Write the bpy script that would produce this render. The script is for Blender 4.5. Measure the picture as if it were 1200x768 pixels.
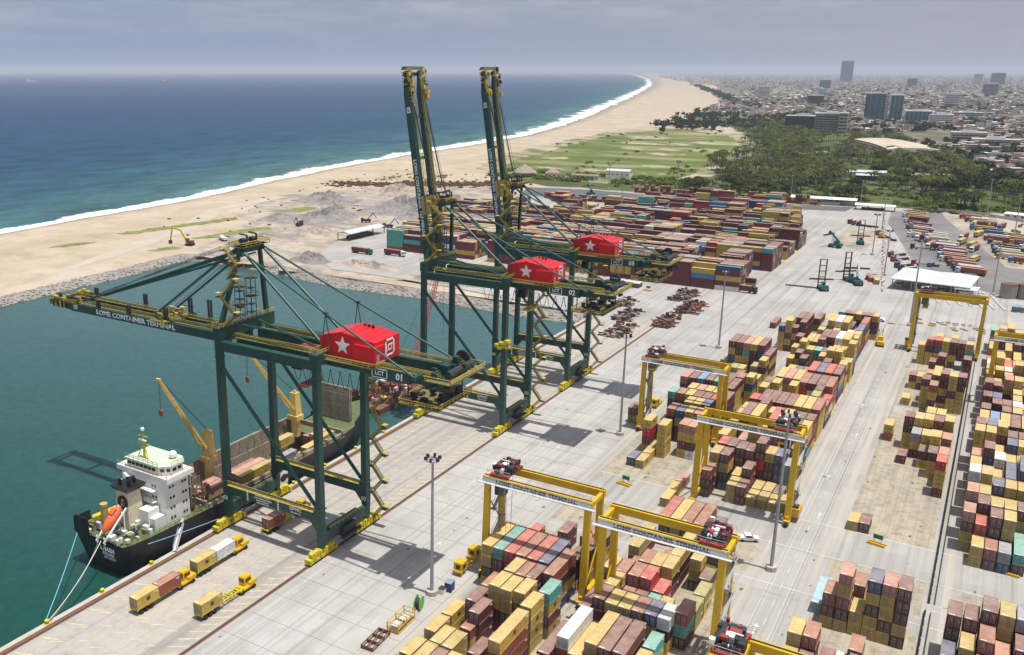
import bpy, bmesh, math, random
from math import radians as R, sin, cos, pi, atan2, sqrt, hypot, floor
from mathutils import Vector, Matrix, noise
from mathutils.geometry import tessellate_polygon
sc = bpy.context.scene
for o in list(bpy.data.objects): bpy.data.objects.remove(o)
COL = sc.collection
rnd = random.Random(7)

# ------------------------------------------------ camera, light, exposure
CAMZ = 110.0
cam = bpy.data.objects.new('camera', bpy.data.cameras.new('camera')); COL.objects.link(cam)
cam.location = (0, 0, CAMZ)
PITCH = math.atan(301/1075.0)
YAW = math.atan2(720, 1075/math.cos(PITCH))
cam.rotation_euler = (pi/2 - PITCH, 0, YAW)
cam.data.sensor_width = 36; cam.data.lens = 32.25; cam.data.shift_x = 0.1
cam.data.clip_start = 1; cam.data.clip_end = 200000
sc.camera = cam
SUN_EL, SUN_AZ = 78.7, 90.0
sun = bpy.data.objects.new('sun', bpy.data.lights.new('sun', 'SUN')); COL.objects.link(sun)
sun.data.energy = 4.6; sun.data.angle = R(0.5); sun.data.color = (1, .975, .935)
sun.rotation_euler = (0, R(90-SUN_EL), 0)
W = bpy.data.worlds.new('World'); sc.world = W; W.use_nodes = True
nt = W.node_tree; nt.nodes.clear()
def N(nt, t, **kw):
    n = nt.nodes.new(t)
    for k, v in kw.items():
        if k.startswith('i_'):
            n.inputs[k[2:].replace('_', ' ')].default_value = v
        else: setattr(n, k, v)
    return n
out = N(nt, 'ShaderNodeOutputWorld'); bg = N(nt, 'ShaderNodeBackground'); bg.inputs[1].default_value = .112
sky = N(nt, 'ShaderNodeTexSky', sky_type='NISHITA', sun_disc=False, sun_elevation=R(SUN_EL), sun_rotation=R(SUN_AZ))
sky.altitude = 100; sky.dust_density = 3.0; sky.air_density = 1.2
tc = N(nt, 'ShaderNodeTexCoord'); sep = N(nt, 'ShaderNodeSeparateXYZ')
nt.links.new(tc.outputs['Generated'], sep.inputs[0])
# haze layer: strong at the horizon, thinning upwards
hz = N(nt, 'ShaderNodeMapRange'); nt.links.new(sep.outputs['Z'], hz.inputs[0])
hz.inputs[1].default_value = 0; hz.inputs[2].default_value = .24; hz.inputs[3].default_value = .95; hz.inputs[4].default_value = .08
# azimuth: the land side is greyer, the sea side bluer
azr = N(nt, 'ShaderNodeMapRange'); nt.links.new(sep.outputs['X'], azr.inputs[0])
azr.inputs[1].default_value = -.85; azr.inputs[2].default_value = .15
hc = N(nt, 'ShaderNodeMixRGB'); nt.links.new(azr.outputs[0], hc.inputs[0])
hc.inputs[1].default_value = (2.6, 3.32, 5.15, 1); hc.inputs[2].default_value = (3.65, 3.85, 4.65, 1)
m1 = N(nt, 'ShaderNodeMixRGB'); nt.links.new(hz.outputs[0], m1.inputs[0]); nt.links.new(sky.outputs[0], m1.inputs[1]); nt.links.new(hc.outputs[0], m1.inputs[2])
mp = N(nt, 'ShaderNodeMapping'); mp.inputs['Scale'].default_value = (1, 1, 5.5); nt.links.new(tc.outputs['Generated'], mp.inputs[0])
cn = N(nt, 'ShaderNodeTexNoise'); cn.inputs['Scale'].default_value = 6.5; cn.inputs['Detail'].default_value = 7; cn.inputs['Roughness'].default_value = .62
nt.links.new(mp.outputs[0], cn.inputs[0])
cr = N(nt, 'ShaderNodeMapRange'); nt.links.new(cn.outputs[0], cr.inputs[0]); cr.inputs[1].default_value = .46; cr.inputs[2].default_value = .72; cr.inputs[3].default_value = 0; cr.inputs[4].default_value = .5
ce = N(nt, 'ShaderNodeMapRange'); nt.links.new(sep.outputs['Z'], ce.inputs[0]); ce.inputs[1].default_value = .012; ce.inputs[2].default_value = .07
cm = N(nt, 'ShaderNodeMath', operation='MULTIPLY'); nt.links.new(cr.outputs[0], cm.inputs[0]); nt.links.new(ce.outputs[0], cm.inputs[1])
m2 = N(nt, 'ShaderNodeMixRGB'); nt.links.new(cm.outputs[0], m2.inputs[0]); nt.links.new(m1.outputs[0], m2.inputs[1]); m2.inputs[2].default_value = (5.9, 5.8, 6.0, 1)
nt.links.new(m2.outputs[0], bg.inputs[0]); nt.links.new(bg.outputs[0], out.inputs[0])
vs = sc.view_settings; sc.display_settings.display_device = 'sRGB'
vs.view_transform = 'Standard'; vs.look = 'None'; vs.exposure = 0.0; vs.gamma = 1
sc.render.engine = 'CYCLES'; sc.cycles.max_bounces = 5; sc.cycles.volume_bounces = 0

# ------------------------------------------------ helpers
class MB:
    def __init__(s): s.v = []; s.f = []; s.m = []; s.cm = 0
    def add(s, vs, fs, m=None):
        b = len(s.v); s.v += [tuple(v) for v in vs]
        for f in fs: s.f.append(tuple(b+i for i in f)); s.m.append(s.cm if m is None else m)
        return s
    def box(s, x0, y0, z0, x1, y1, z1, m=None):
        return s.add([(x0,y0,z0),(x1,y0,z0),(x1,y1,z0),(x0,y1,z0),(x0,y0,z1),(x1,y0,z1),(x1,y1,z1),(x0,y1,z1)],
              [(0,3,2,1),(4,5,6,7),(0,1,5,4),(1,2,6,5),(2,3,7,6),(3,0,4,7)], m)
    def cbox(s, c, d, m=None):
        return s.box(c[0]-d[0]/2, c[1]-d[1]/2, c[2]-d[2]/2, c[0]+d[0]/2, c[1]+d[1]/2, c[2]+d[2]/2, m)
    def beam(s, p, q, w, h, m=None, w2=None, h2=None):
        p = Vector(p); q = Vector(q); d = (q-p).normalized()
        up = Vector((0,0,1)) if abs(d.z) < .9 else Vector((1,0,0))
        a = d.cross(up).normalized(); b = a.cross(d).normalized()
        w2 = w if w2 is None else w2; h2 = h if h2 is None else h2
        vs = [p-a*w/2-b*h/2, p+a*w/2-b*h/2, p+a*w/2+b*h/2, p-a*w/2+b*h/2, q-a*w2/2-b*h2/2, q+a*w2/2-b*h2/2, q+a*w2/2+b*h2/2, q-a*w2/2+b*h2/2]
        return s.add(vs, [(0,1,2,3),(7,6,5,4),(0,4,5,1),(1,5,6,2),(2,6,7,3),(3,7,4,0)], m)
    def tube(s, p, q, r, n=6, r2=None, m=None, cap=True):
        p = Vector(p); q = Vector(q); d = (q-p).normalized()
        up = Vector((0,0,1)) if abs(d.z) < .9 else Vector((1,0,0))
        a = d.cross(up).normalized(); b = a.cross(d).normalized(); r2 = r if r2 is None else r2
        vs = [p+(a*cos(2*pi*i/n)+b*sin(2*pi*i/n))*r for i in range(n)]+[q+(a*cos(2*pi*i/n)+b*sin(2*pi*i/n))*r2 for i in range(n)]
        fs = [(i, i+n, (i+1)%n+n, (i+1)%n) for i in range(n)]
        if cap: fs += [tuple(range(n)), tuple(range(2*n-1, n-1, -1))]
        return s.add(vs, fs, m)
    def prism(s, pts, z0, z1, m=None, axis='z'):
        n = len(pts)
        ax = {'z': lambda a,b,c:(a,b,c), 'x': lambda a,b,c:(c,a,b), 'y': lambda a,b,c:(a,c,b)}[axis]
        vs = [ax(p[0],p[1],z0) for p in pts]+[ax(p[0],p[1],z1) for p in pts]
        fs = [tuple(range(n-1,-1,-1)), tuple(range(n,2*n))]+[(i,(i+1)%n,(i+1)%n+n,i+n) for i in range(n)]
        return s.add(vs, fs, m)
    def sphere(s, c, r, n=8, k=5, m=None, sz=(1,1,1)):
        vs = [(c[0],c[1],c[2]+r*sz[2])]
        for j in range(1,k):
            t = pi*j/k
            for i in range(n): vs.append((c[0]+r*sz[0]*sin(t)*cos(2*pi*i/n), c[1]+r*sz[1]*sin(t)*sin(2*pi*i/n), c[2]+r*sz[2]*cos(t)))
        vs.append((c[0],c[1],c[2]-r*sz[2]))
        fs = [(0,1+i,1+(i+1)%n) for i in range(n)]
        for j in range(k-2):
            for i in range(n): a=1+j*n; fs.append((a+i,a+n+i,a+n+(i+1)%n,a+(i+1)%n))
        a = 1+(k-2)*n; fs += [(a+(i+1)%n,a+i,a+n) for i in range(n)]
        return s.add(vs, fs, m)
    def mesh(s, name, mats):
        me = bpy.data.meshes.new(name); me.from_pydata(s.v, [], s.f)
        for m in (mats if isinstance(mats, (list,tuple)) else [mats]): me.materials.append(m)
        if any(s.m): me.polygons.foreach_set('material_index', s.m)
        me.update(); return me
    def build(s, name, mats, parent=None, **kw):
        return obj(name, s.mesh(name, mats), parent, **kw)
def fixn(me):
    bm = bmesh.new(); bm.from_mesh(me); bmesh.ops.recalc_face_normals(bm, faces=bm.faces); bm.to_mesh(me); bm.free(); return me
def obj(name, me, parent=None, loc=(0,0,0), rz=0, mat=None, smooth=False, **props):
    o = bpy.data.objects.new(name, me); COL.objects.link(o)
    o.location = loc; o.rotation_euler = (0,0,rz)
    if parent is not None: o.parent = parent
    if mat is not None:
        o.material_slots[0].link = 'OBJECT'; o.material_slots[0].material = mat
    if smooth: me.polygons.foreach_set('use_smooth', [True]*len(me.polygons))
    for k, v in props.items(): o[k] = v
    return o
def thing(name, label, cat, loc=(0,0,0), rz=0, group=None):
    o = bpy.data.objects.new(name, None); COL.objects.link(o); o.empty_display_size = .5
    o.location = loc; o.rotation_euler = (0,0,rz); o['label'] = label; o['category'] = cat
    if group: o['group'] = group
    return o
def kids(o): return KIDS.get(o.name, [])
def copy_tree(o, parent=None, loc=None, rz=None, label=None, group=None):
    c = o.copy(); COL.objects.link(c)
    if parent is not None: c.parent = parent
    if loc is not None: c.location = loc
    if rz is not None: c.rotation_euler = (0,0,rz)
    if label: c['label'] = label
    if group: c['group'] = group
    for ch in list(o.children): copy_tree(ch, c)
    return c
FONT = {}
def text_mesh(body, size, depth=.02, bold=.0, space=1.0):
    k = (body, size, depth, bold, space)
    if k in FONT: return FONT[k]
    cu = bpy.data.curves.new('lettering', 'FONT'); cu.body = body; cu.size = size; cu.extrude = depth; cu.offset = bold*size
    cu.align_x = 'CENTER'; cu.align_y = 'CENTER'; cu.resolution_u = 2; cu.space_character = space
    o = bpy.data.objects.new('tmp', cu); COL.objects.link(o)
    dg = bpy.context.evaluated_depsgraph_get(); me = bpy.data.meshes.new_from_object(o.evaluated_get(dg))
    bpy.data.objects.remove(o); me.name = 'lettering'; FONT[k] = me; return me
def text(body, size, mat, parent, loc, rot, name='lettering', bold=.02, space=1.0, sx=1.0):
    me = text_mesh(body, size, .02, bold, space).copy(); me.materials.clear(); me.materials.append(mat)
    o = obj(name, me, parent, loc); o.rotation_euler = rot; o.scale = (sx,1,1); return o

# ------------------------------------------------ materials
def mat(name, col, rough=.6, metal=0., var=.12, scale=.6, dirt=0., dirtcol=(.12,.09,.06), bump=0., bscale=3., top=0., topcol=(.5,.43,.33), rand=0., spec=.5, streak=False):
    m = bpy.data.materials.new(name); m.use_nodes = True; nt = m.node_tree
    b = nt.nodes['Principled BSDF']; b.inputs['Roughness'].default_value = rough; b.inputs['Metallic'].default_value = metal
    b.inputs['Specular IOR Level'].default_value = spec
    tc = N(nt, 'ShaderNodeTexCoord'); ge = N(nt, 'ShaderNodeNewGeometry')
    pos = ge.outputs['Position']
    n1 = N(nt, 'ShaderNodeTexNoise'); n1.inputs['Scale'].default_value = scale; n1.inputs['Detail'].default_value = 5; n1.inputs['Roughness'].default_value = .65
    if streak:
        mp = N(nt, 'ShaderNodeMapping'); mp.inputs['Scale'].default_value = (1,1,.18); nt.links.new(pos, mp.inputs[0]); nt.links.new(mp.outputs[0], n1.inputs[0])
    else: nt.links.new(pos, n1.inputs[0])
    mr = N(nt, 'ShaderNodeMapRange'); nt.links.new(n1.outputs[0], mr.inputs[0]); mr.inputs[1].default_value=.3; mr.inputs[2].default_value=.7
    mr.inputs[3].default_value = 1-var; mr.inputs[4].default_value = 1+var
    v = mr.outputs[0]
    if rand:
        oi = N(nt, 'ShaderNodeObjectInfo'); r2 = N(nt, 'ShaderNodeMapRange'); nt.links.new(oi.outputs['Random'], r2.inputs[0])
        r2.inputs[3].default_value = 1-rand; r2.inputs[4].default_value = 1+rand
        mu = N(nt, 'ShaderNodeMath', operation='MULTIPLY'); nt.links.new(v, mu.inputs[0]); nt.links.new(r2.outputs[0], mu.inputs[1]); v = mu.outputs[0]
    vm = N(nt, 'ShaderNodeVectorMath', operation='SCALE'); vm.inputs[0].default_value = col; nt.links.new(v, vm.inputs['Scale'])
    c = vm.outputs[0]
    if dirt:
        n2 = N(nt, 'ShaderNodeTexNoise'); n2.inputs['Scale'].default_value = scale*2.7; n2.inputs['Detail'].default_value = 6; nt.links.new(pos, n2.inputs[0])
        r3 = N(nt, 'ShaderNodeMapRange'); nt.links.new(n2.outputs[0], r3.inputs[0]); r3.inputs[1].default_value=.5; r3.inputs[2].default_value=.75; r3.inputs[4].default_value=dirt
        mx = N(nt, 'ShaderNodeMixRGB'); nt.links.new(r3.outputs[0], mx.inputs[0]); nt.links.new(c, mx.inputs[1]); mx.inputs[2].default_value = (*dirtcol,1); c = mx.outputs[0]
    if top:   # dust and sun bleaching on upward faces, strengthened to paint in sunlit tops
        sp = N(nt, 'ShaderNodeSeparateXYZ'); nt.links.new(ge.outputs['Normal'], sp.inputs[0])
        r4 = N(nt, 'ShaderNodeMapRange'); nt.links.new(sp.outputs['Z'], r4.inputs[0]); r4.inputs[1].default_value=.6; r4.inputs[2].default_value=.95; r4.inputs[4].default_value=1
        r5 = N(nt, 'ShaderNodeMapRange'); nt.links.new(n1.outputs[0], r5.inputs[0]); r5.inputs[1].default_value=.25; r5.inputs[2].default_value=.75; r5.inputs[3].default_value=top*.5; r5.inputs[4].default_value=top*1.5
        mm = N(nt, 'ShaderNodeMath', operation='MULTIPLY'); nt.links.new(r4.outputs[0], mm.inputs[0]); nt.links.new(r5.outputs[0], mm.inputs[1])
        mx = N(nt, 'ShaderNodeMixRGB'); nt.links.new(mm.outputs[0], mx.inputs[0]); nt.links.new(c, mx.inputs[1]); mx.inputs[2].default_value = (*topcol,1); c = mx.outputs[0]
    nt.links.new(c, b.inputs['Base Color'])
    if bump:
        n3 = N(nt, 'ShaderNodeTexNoise'); n3.inputs['Scale'].default_value = bscale; n3.inputs['Detail'].default_value = 4; nt.links.new(pos, n3.inputs[0])
        bp = N(nt, 'ShaderNodeBump'); bp.inputs['Strength'].default_value = bump; bp.inputs['Distance'].default_value = .3; nt.links.new(n3.outputs[0], bp.inputs['Height']); nt.links.new(bp.outputs[0], b.inputs['Normal'])
    return m
M = {}
M['green'] = mat('crane_green_paint', (.011,.060,.046), .45, var=.2, scale=.25, dirt=.35, dirtcol=(.06,.06,.04), streak=True)
M['green2'] = mat('stay_green_paint', (.012,.068,.052), .45, var=.15)
M['yrail'] = mat('safety_yellow_railing', (.50,.38,.07), .5, var=.25, scale=.8)
M['walk'] = mat('walkway_grating', (.17,.14,.05), .8, var=.4, scale=2.5)
M['bogie'] = mat('bogie_yellow', (.62,.50,.02), .5, var=.3, scale=1.2, dirt=.7, dirtcol=(.05,.05,.03))
M['white'] = mat('white_paint', (.78,.77,.74), .5, var=.06, dirt=.25, dirtcol=(.4,.33,.24))
M['whiter'] = mat('white_lettering', (.85,.85,.83), .5, var=.03)
M['black'] = mat('black_paint', (.012,.012,.014), .4, var=.3)
M['dark'] = mat('dark_machinery', (.03,.03,.032), .6, var=.4, scale=1)
M['rubber'] = mat('black_rubber', (.015,.015,.015), .8)
M['red'] = mat('machinery_house_red', (.62,.010,.016), .38, var=.08, scale=.3)
M['rtg'] = mat('gantry_yellow', (.66,.41,.008), .42, var=.10, scale=.3, dirt=.3, dirtcol=(.25,.16,.04), streak=True)
M['grey'] = mat('galvanised_grey', (.34,.34,.35), .5, metal=.2, var=.15)
M['lgrey'] = mat('pale_grey_steel', (.55,.55,.54), .5, var=.1, dirt=.3, dirtcol=(.3,.26,.2))
M['glass'] = mat('dark_glass', (.015,.02,.025), .08, spec=.8, var=.1)
M['teal'] = mat('teal_machine_paint', (.02,.13,.13), .45, var=.2)
M['rust'] = mat('rusty_brown_steel', (.16,.075,.04), .8, var=.4, scale=1.3)
M['redm'] = mat('red_oxide', (.30,.05,.04), .6, var=.25, scale=1)
CC = {'y':(.50,.345,.062),'m':(.140,.020,.027),'r':(.45,.018,.022),'b':(.28,.072,.034),'k':(.075,.018,.019),'n':(.03,.055,.17),
      't':(.08,.36,.31),'w':(.66,.66,.64),'g':(.24,.25,.29),'o':(.30,.27,.06),'u':(.05,.20,.38),'l':(.25,.47,.58),'p':(.45,.18,.13),'a':(.62,.38,.06)}
CN = {'y':'khaki yellow','m':'maroon','r':'bright red','b':'brick brown','k':'dark brown','n':'navy blue','t':'turquoise','w':'white','g':'slate grey','o':'olive','u':'mid blue','l':'pale blue','p':'faded salmon','a':'amber yellow'}
CM = {k: mat('container_paint_'+CN[k].replace(' ','_'), v, .6, var=.16, scale=.5, dirt=.55, dirtcol=tuple(.35*x+.035 for x in v), top=.30, topcol=(.66,.545,.40), rand=.13, bump=.12, bscale=1.4) for k, v in CC.items()}  # dusty tops paled and sides deepened, so some overhead light is in the colour
# corrugated panels: ribs along the container sides as fine relief
for k, m in CM.items():
    nt = m.node_tree; b = nt.nodes['Principled BSDF']; tc = [n for n in nt.nodes if n.type=='TEX_COORD'][0]
    wv = N(nt, 'ShaderNodeTexWave', wave_type='BANDS', bands_direction='Y'); wv.inputs['Scale'].default_value = 1.15; nt.links.new(tc.outputs['Object'], wv.inputs[0])
    bp = N(nt, 'ShaderNodeBump'); bp.inputs['Strength'].default_value = .5; bp.inputs['Distance'].default_value = .05; nt.links.new(wv.outputs[1], bp.inputs['Height'])
    old = b.inputs['Normal'].links[0].from_socket; nt.links.new(old, bp.inputs['Normal']); nt.links.new(bp.outputs[0], b.inputs['Normal'])
# ------------------------------------------------ ground materials
def gmat(name, c1, c2, scale=.05, rough=.9, c3=None, s3=.4, f3=.3, joints=None, stretch=None, streak=0., bump=.2, lo=.35, hi=.65, st3=False):
    m = bpy.data.materials.new(name); m.use_nodes = True; nt = m.node_tree
    b = nt.nodes['Principled BSDF']; b.inputs['Roughness'].default_value = rough; b.inputs['Specular IOR Level'].default_value = .25
    ge = N(nt, 'ShaderNodeNewGeometry'); pos = ge.outputs['Position']
    if stretch:
        mp = N(nt, 'ShaderNodeMapping'); mp.inputs['Scale'].default_value = stretch; nt.links.new(pos, mp.inputs[0]); p1 = mp.outputs[0]
    else: p1 = pos
    n1 = N(nt, 'ShaderNodeTexNoise'); n1.inputs['Scale'].default_value = scale; n1.inputs['Detail'].default_value = 9; n1.inputs['Roughness'].default_value = .6; nt.links.new(p1, n1.inputs[0])
    r = N(nt, 'ShaderNodeMapRange'); nt.links.new(n1.outputs[0], r.inputs[0]); r.inputs[1].default_value = lo; r.inputs[2].default_value = hi
    mx = N(nt, 'ShaderNodeMixRGB'); nt.links.new(r.outputs[0], mx.inputs[0]); mx.inputs[1].default_value = (*c1,1); mx.inputs[2].default_value = (*c2,1); c = mx.outputs[0]
    if c3:
        n2 = N(nt, 'ShaderNodeTexNoise'); n2.inputs['Scale'].default_value = s3; n2.inputs['Detail'].default_value = 8; n2.inputs['Roughness'].default_value=.7; nt.links.new(p1 if st3 else pos, n2.inputs[0])
        r2 = N(nt, 'ShaderNodeMapRange'); nt.links.new(n2.outputs[0], r2.inputs[0]); r2.inputs[1].default_value = .48; r2.inputs[2].default_value = .72; r2.inputs[4].default_value = f3
        mx2 = N(nt, 'ShaderNodeMixRGB'); nt.links.new(r2.outputs[0], mx2.inputs[0]); nt.links.new(c, mx2.inputs[1]); mx2.inputs[2].default_value = (*c3,1); c = mx2.outputs[0]
    if streak:   # tyre marks worn along the driving lanes
        mp2 = N(nt, 'ShaderNodeMapping'); mp2.inputs['Scale'].default_value = (1.3, .009, 1); nt.links.new(pos, mp2.inputs[0])
        n4 = N(nt, 'ShaderNodeTexNoise'); n4.inputs['Scale'].default_value = .55; n4.inputs['Detail'].default_value = 5; nt.links.new(mp2.outputs[0], n4.inputs[0])
        r4 = N(nt, 'ShaderNodeMapRange'); nt.links.new(n4.outputs[0], r4.inputs[0]); r4.inputs[1].default_value = .47; r4.inputs[2].default_value = .70; r4.inputs[4].default_value = streak
        mx3 = N(nt, 'ShaderNodeMixRGB'); nt.links.new(r4.outputs[0], mx3.inputs[0]); nt.links.new(c, mx3.inputs[1]); mx3.inputs[2].default_value = (.17,.15,.13,1); c = mx3.outputs[0]
    if joints:
        bt = N(nt, 'ShaderNodeTexBrick'); bt.offset = .5; bt.inputs['Scale'].default_value = 1; bt.inputs['Mortar Size'].default_value = joints[2]
        bt.inputs['Brick Width'].default_value = joints[0]; bt.inputs['Row Height'].default_value = joints[1]; bt.inputs['Bias'].default_value = 0
        bt.inputs['Color1'].default_value = (1,1,1,1); bt.inputs['Color2'].default_value = (.86,.86,.86,1); bt.inputs['Mortar'].default_value = (.52,.5,.47,1)
        rot = N(nt, 'ShaderNodeMapping'); rot.inputs['Rotation'].default_value = (0,0,pi/2); nt.links.new(pos, rot.inputs[0]); nt.links.new(rot.outputs[0], bt.inputs[0])
        mu = N(nt, 'ShaderNodeMixRGB', blend_type='MULTIPLY'); mu.inputs[0].default_value = 1; nt.links.new(c, mu.inputs[1]); nt.links.new(bt.outputs[0], mu.inputs[2]); c = mu.outputs[0]
    nt.links.new(c, b.inputs['Base Color'])
    if bump:
        bp = N(nt, 'ShaderNodeBump'); bp.inputs['Strength'].default_value = bump; bp.inputs['Distance'].default_value = .5; nt.links.new(n1.outputs[0], bp.inputs['Height']); nt.links.new(bp.outputs[0], b.inputs['Normal'])
    return m
G = {}
G['concrete'] = gmat('yard_concrete', (.38,.36,.325), (.45,.43,.395), .02, joints=(11,6.2,.012), streak=.45, c3=(.25,.225,.19), s3=.08, f3=.45)
G['slab'] = gmat('concrete_slab_paving', (.40,.38,.345), (.46,.44,.405), .05, streak=.33, c3=(.25,.23,.20), s3=.12, f3=.45)
G['joint'] = gmat('slab_joint', (.29,.275,.245), (.34,.32,.29), .3)
G['quay'] = gmat('quay_deck_concrete', (.44,.40,.345), (.37,.345,.305), .05, stretch=(1,.12,1), c3=(.23,.21,.19), s3=.25, f3=.55, streak=.5)
G['cope'] = gmat('quay_edge_concrete', (.42,.38,.32), (.50,.46,.40), .3)
G['pad'] = gmat('container_pad_ground', (.44,.385,.285), (.385,.35,.275), .06, c3=(.19,.13,.07), s3=.35, f3=.75, joints=(6.5,2.7,.03), streak=.35)
G['run'] = gmat('crane_runway_concrete', (.45,.41,.345), (.37,.345,.30), .1, stretch=(1,.1,1), streak=.5)
G['asph'] = gmat('dark_asphalt', (.095,.095,.105), (.13,.13,.135), .04, c3=(.2,.19,.17), s3=.15, f3=.4)
G['park'] = gmat('worn_parking_asphalt', (.15,.145,.145), (.24,.225,.205), .03, c3=(.10,.10,.10), s3=.2, f3=.6)
G['sand'] = gmat('beach_sand', (.40,.32,.22), (.47,.385,.275), .012, c3=(.34,.26,.17), s3=.05, f3=.5, lo=.3, hi=.7)
G['dirt'] = gmat('sandy_dirt', (.45,.375,.285), (.27,.235,.20), .03, c3=(.17,.15,.13), s3=.12, f3=.75, bump=.9, lo=.4, hi=.6)
G['gravel'] = gmat('grey_aggregate', (.19,.18,.175), (.33,.29,.26), .12, c3=(.09,.085,.085), s3=.5, f3=.7, bump=1.)
G['rock'] = gmat('revetment_rock', (.24,.215,.185), (.38,.34,.29), .5, c3=(.12,.11,.10), s3=.9, f3=.6)
G['field'] = gmat('grass_field', (.060,.105,.010), (.135,.155,.024), .016, c3=(.38,.32,.20), s3=.012, f3=1.0, stretch=(.4,1.2,1), st3=True)
G['grove'] = gmat('grove_floor', (.04,.06,.012), (.105,.12,.026), .012, c3=(.17,.16,.08), s3=.05, f3=.5)
G['city'] = gmat('town_ground', (.06,.07,.035), (.27,.215,.155), .008, c3=(.05,.075,.03), s3=.02, f3=.8)
G['grass'] = gmat('dune_grass', (.12,.15,.03), (.24,.24,.08), .15, c3=(.40,.34,.2), s3=.3, f3=.5)
G['yl'] = mat('worn_yellow_marking', (.55,.48,.27), .8, var=.3, scale=.8)
G['wl'] = mat('worn_white_marking', (.53,.515,.47), .8, var=.25, scale=.6)
def S(o, kind='structure'): o['kind'] = kind; return o
def sheet(name, pts, z, m, kind='structure', jag=0., step=0, seed=1, thick=None):
    P = [Vector((p[0],p[1],0)) for p in pts]
    if step:
        rr = random.Random(seed); Q = []
        for i in range(len(P)):
            a, b = P[i], P[(i+1)%len(P)]; L = (b-a).length; n = max(1, min(60, int(L/step)))
            for k in range(n):
                q = a.lerp(b, k/n)
                if k: q = q+Vector((rr.uniform(-jag,jag), rr.uniform(-jag,jag), 0))
                Q.append(q)
        P = Q
    tr = tessellate_polygon([P]); vs = [(p.x,p.y,z) for p in P]; fs = [tuple(t) for t in tr]
    me = bpy.data.meshes.new(name); me.from_pydata(vs, [], fs); me.materials.append(m)
    for pl in me.polygons:
        if pl.normal.z < 0: pl.flip()
    return S(obj(name, me), kind)
def interp(L, y):
    if y <= L[0][1]: return L[0][0]
    for a, b in zip(L, L[1:]):
        if y <= b[1]: return a[0]+(b[0]-a[0])*(y-a[1])/(b[1]-a[1])
    return L[-1][0]
COAST = [(-590,-400),(-596,200),(-603,390),(-605,435),(-612,489),(-617,567),(-630,645),(-657,755),(-681,903),(-704,1073),(-715,1293),(-740,1539),(-801,1818),(-925,2285),(-1119,2943),(-1378,3816),(-1780,5154),(-2600,7786),(-4188,12437),(-7872,22476),(-14863,40958)]
BW = [(-409,-400),(-411,261),(-413,300),(-414,345),(-419,392)]
# rows along the shore, getting wider apart with distance
ys = []; y = -400.
while y < 40958: ys.append(y); y += max(9, (y-300)*.012 if y > 300 else 9)
ys.append(40958.)
def coastx(y):
    a = max(2.5, y*.004); return interp(COAST, y)+a*noise.noise(Vector((y*.012, 3.1, 0)))*1.6+a*.7*noise.noise(Vector((y*.05,7,0)))
# sea
ds = [-20,-4,0,4,9,15,22,32,50,80,130,200,300,420,600,900,1400,2200,4000,8000,16000,32000,60000]
vs = []; at = []
for y in ys:
    cx = coastx(y); sl = 1/sqrt(1+((coastx(y+20)-coastx(y-20))/40)**2)
    for d in ds: vs.append((cx-d, y, -3)); at.append(d*sl)
# continue the sea to the far left beyond the last row
n = len(ds); fs = [(i*n+j, i*n+j+1, (i+1)*n+j+1, (i+1)*n+j) for i in range(len(ys)-1) for j in range(n-1)]
b0 = len(vs)
for yy in (80000, 160000):
    for d in ds: vs.append((-14863-(yy-40958)*.45-d, yy, -3)); at.append(d)
l = len(ys)-1
for k in range(2):
    a0 = l*n if k == 0 else b0; a1 = b0+k*n
    fs += [(a0+j, a0+j+1, a1+j+1, a1+j) for j in range(n-1)]
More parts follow.
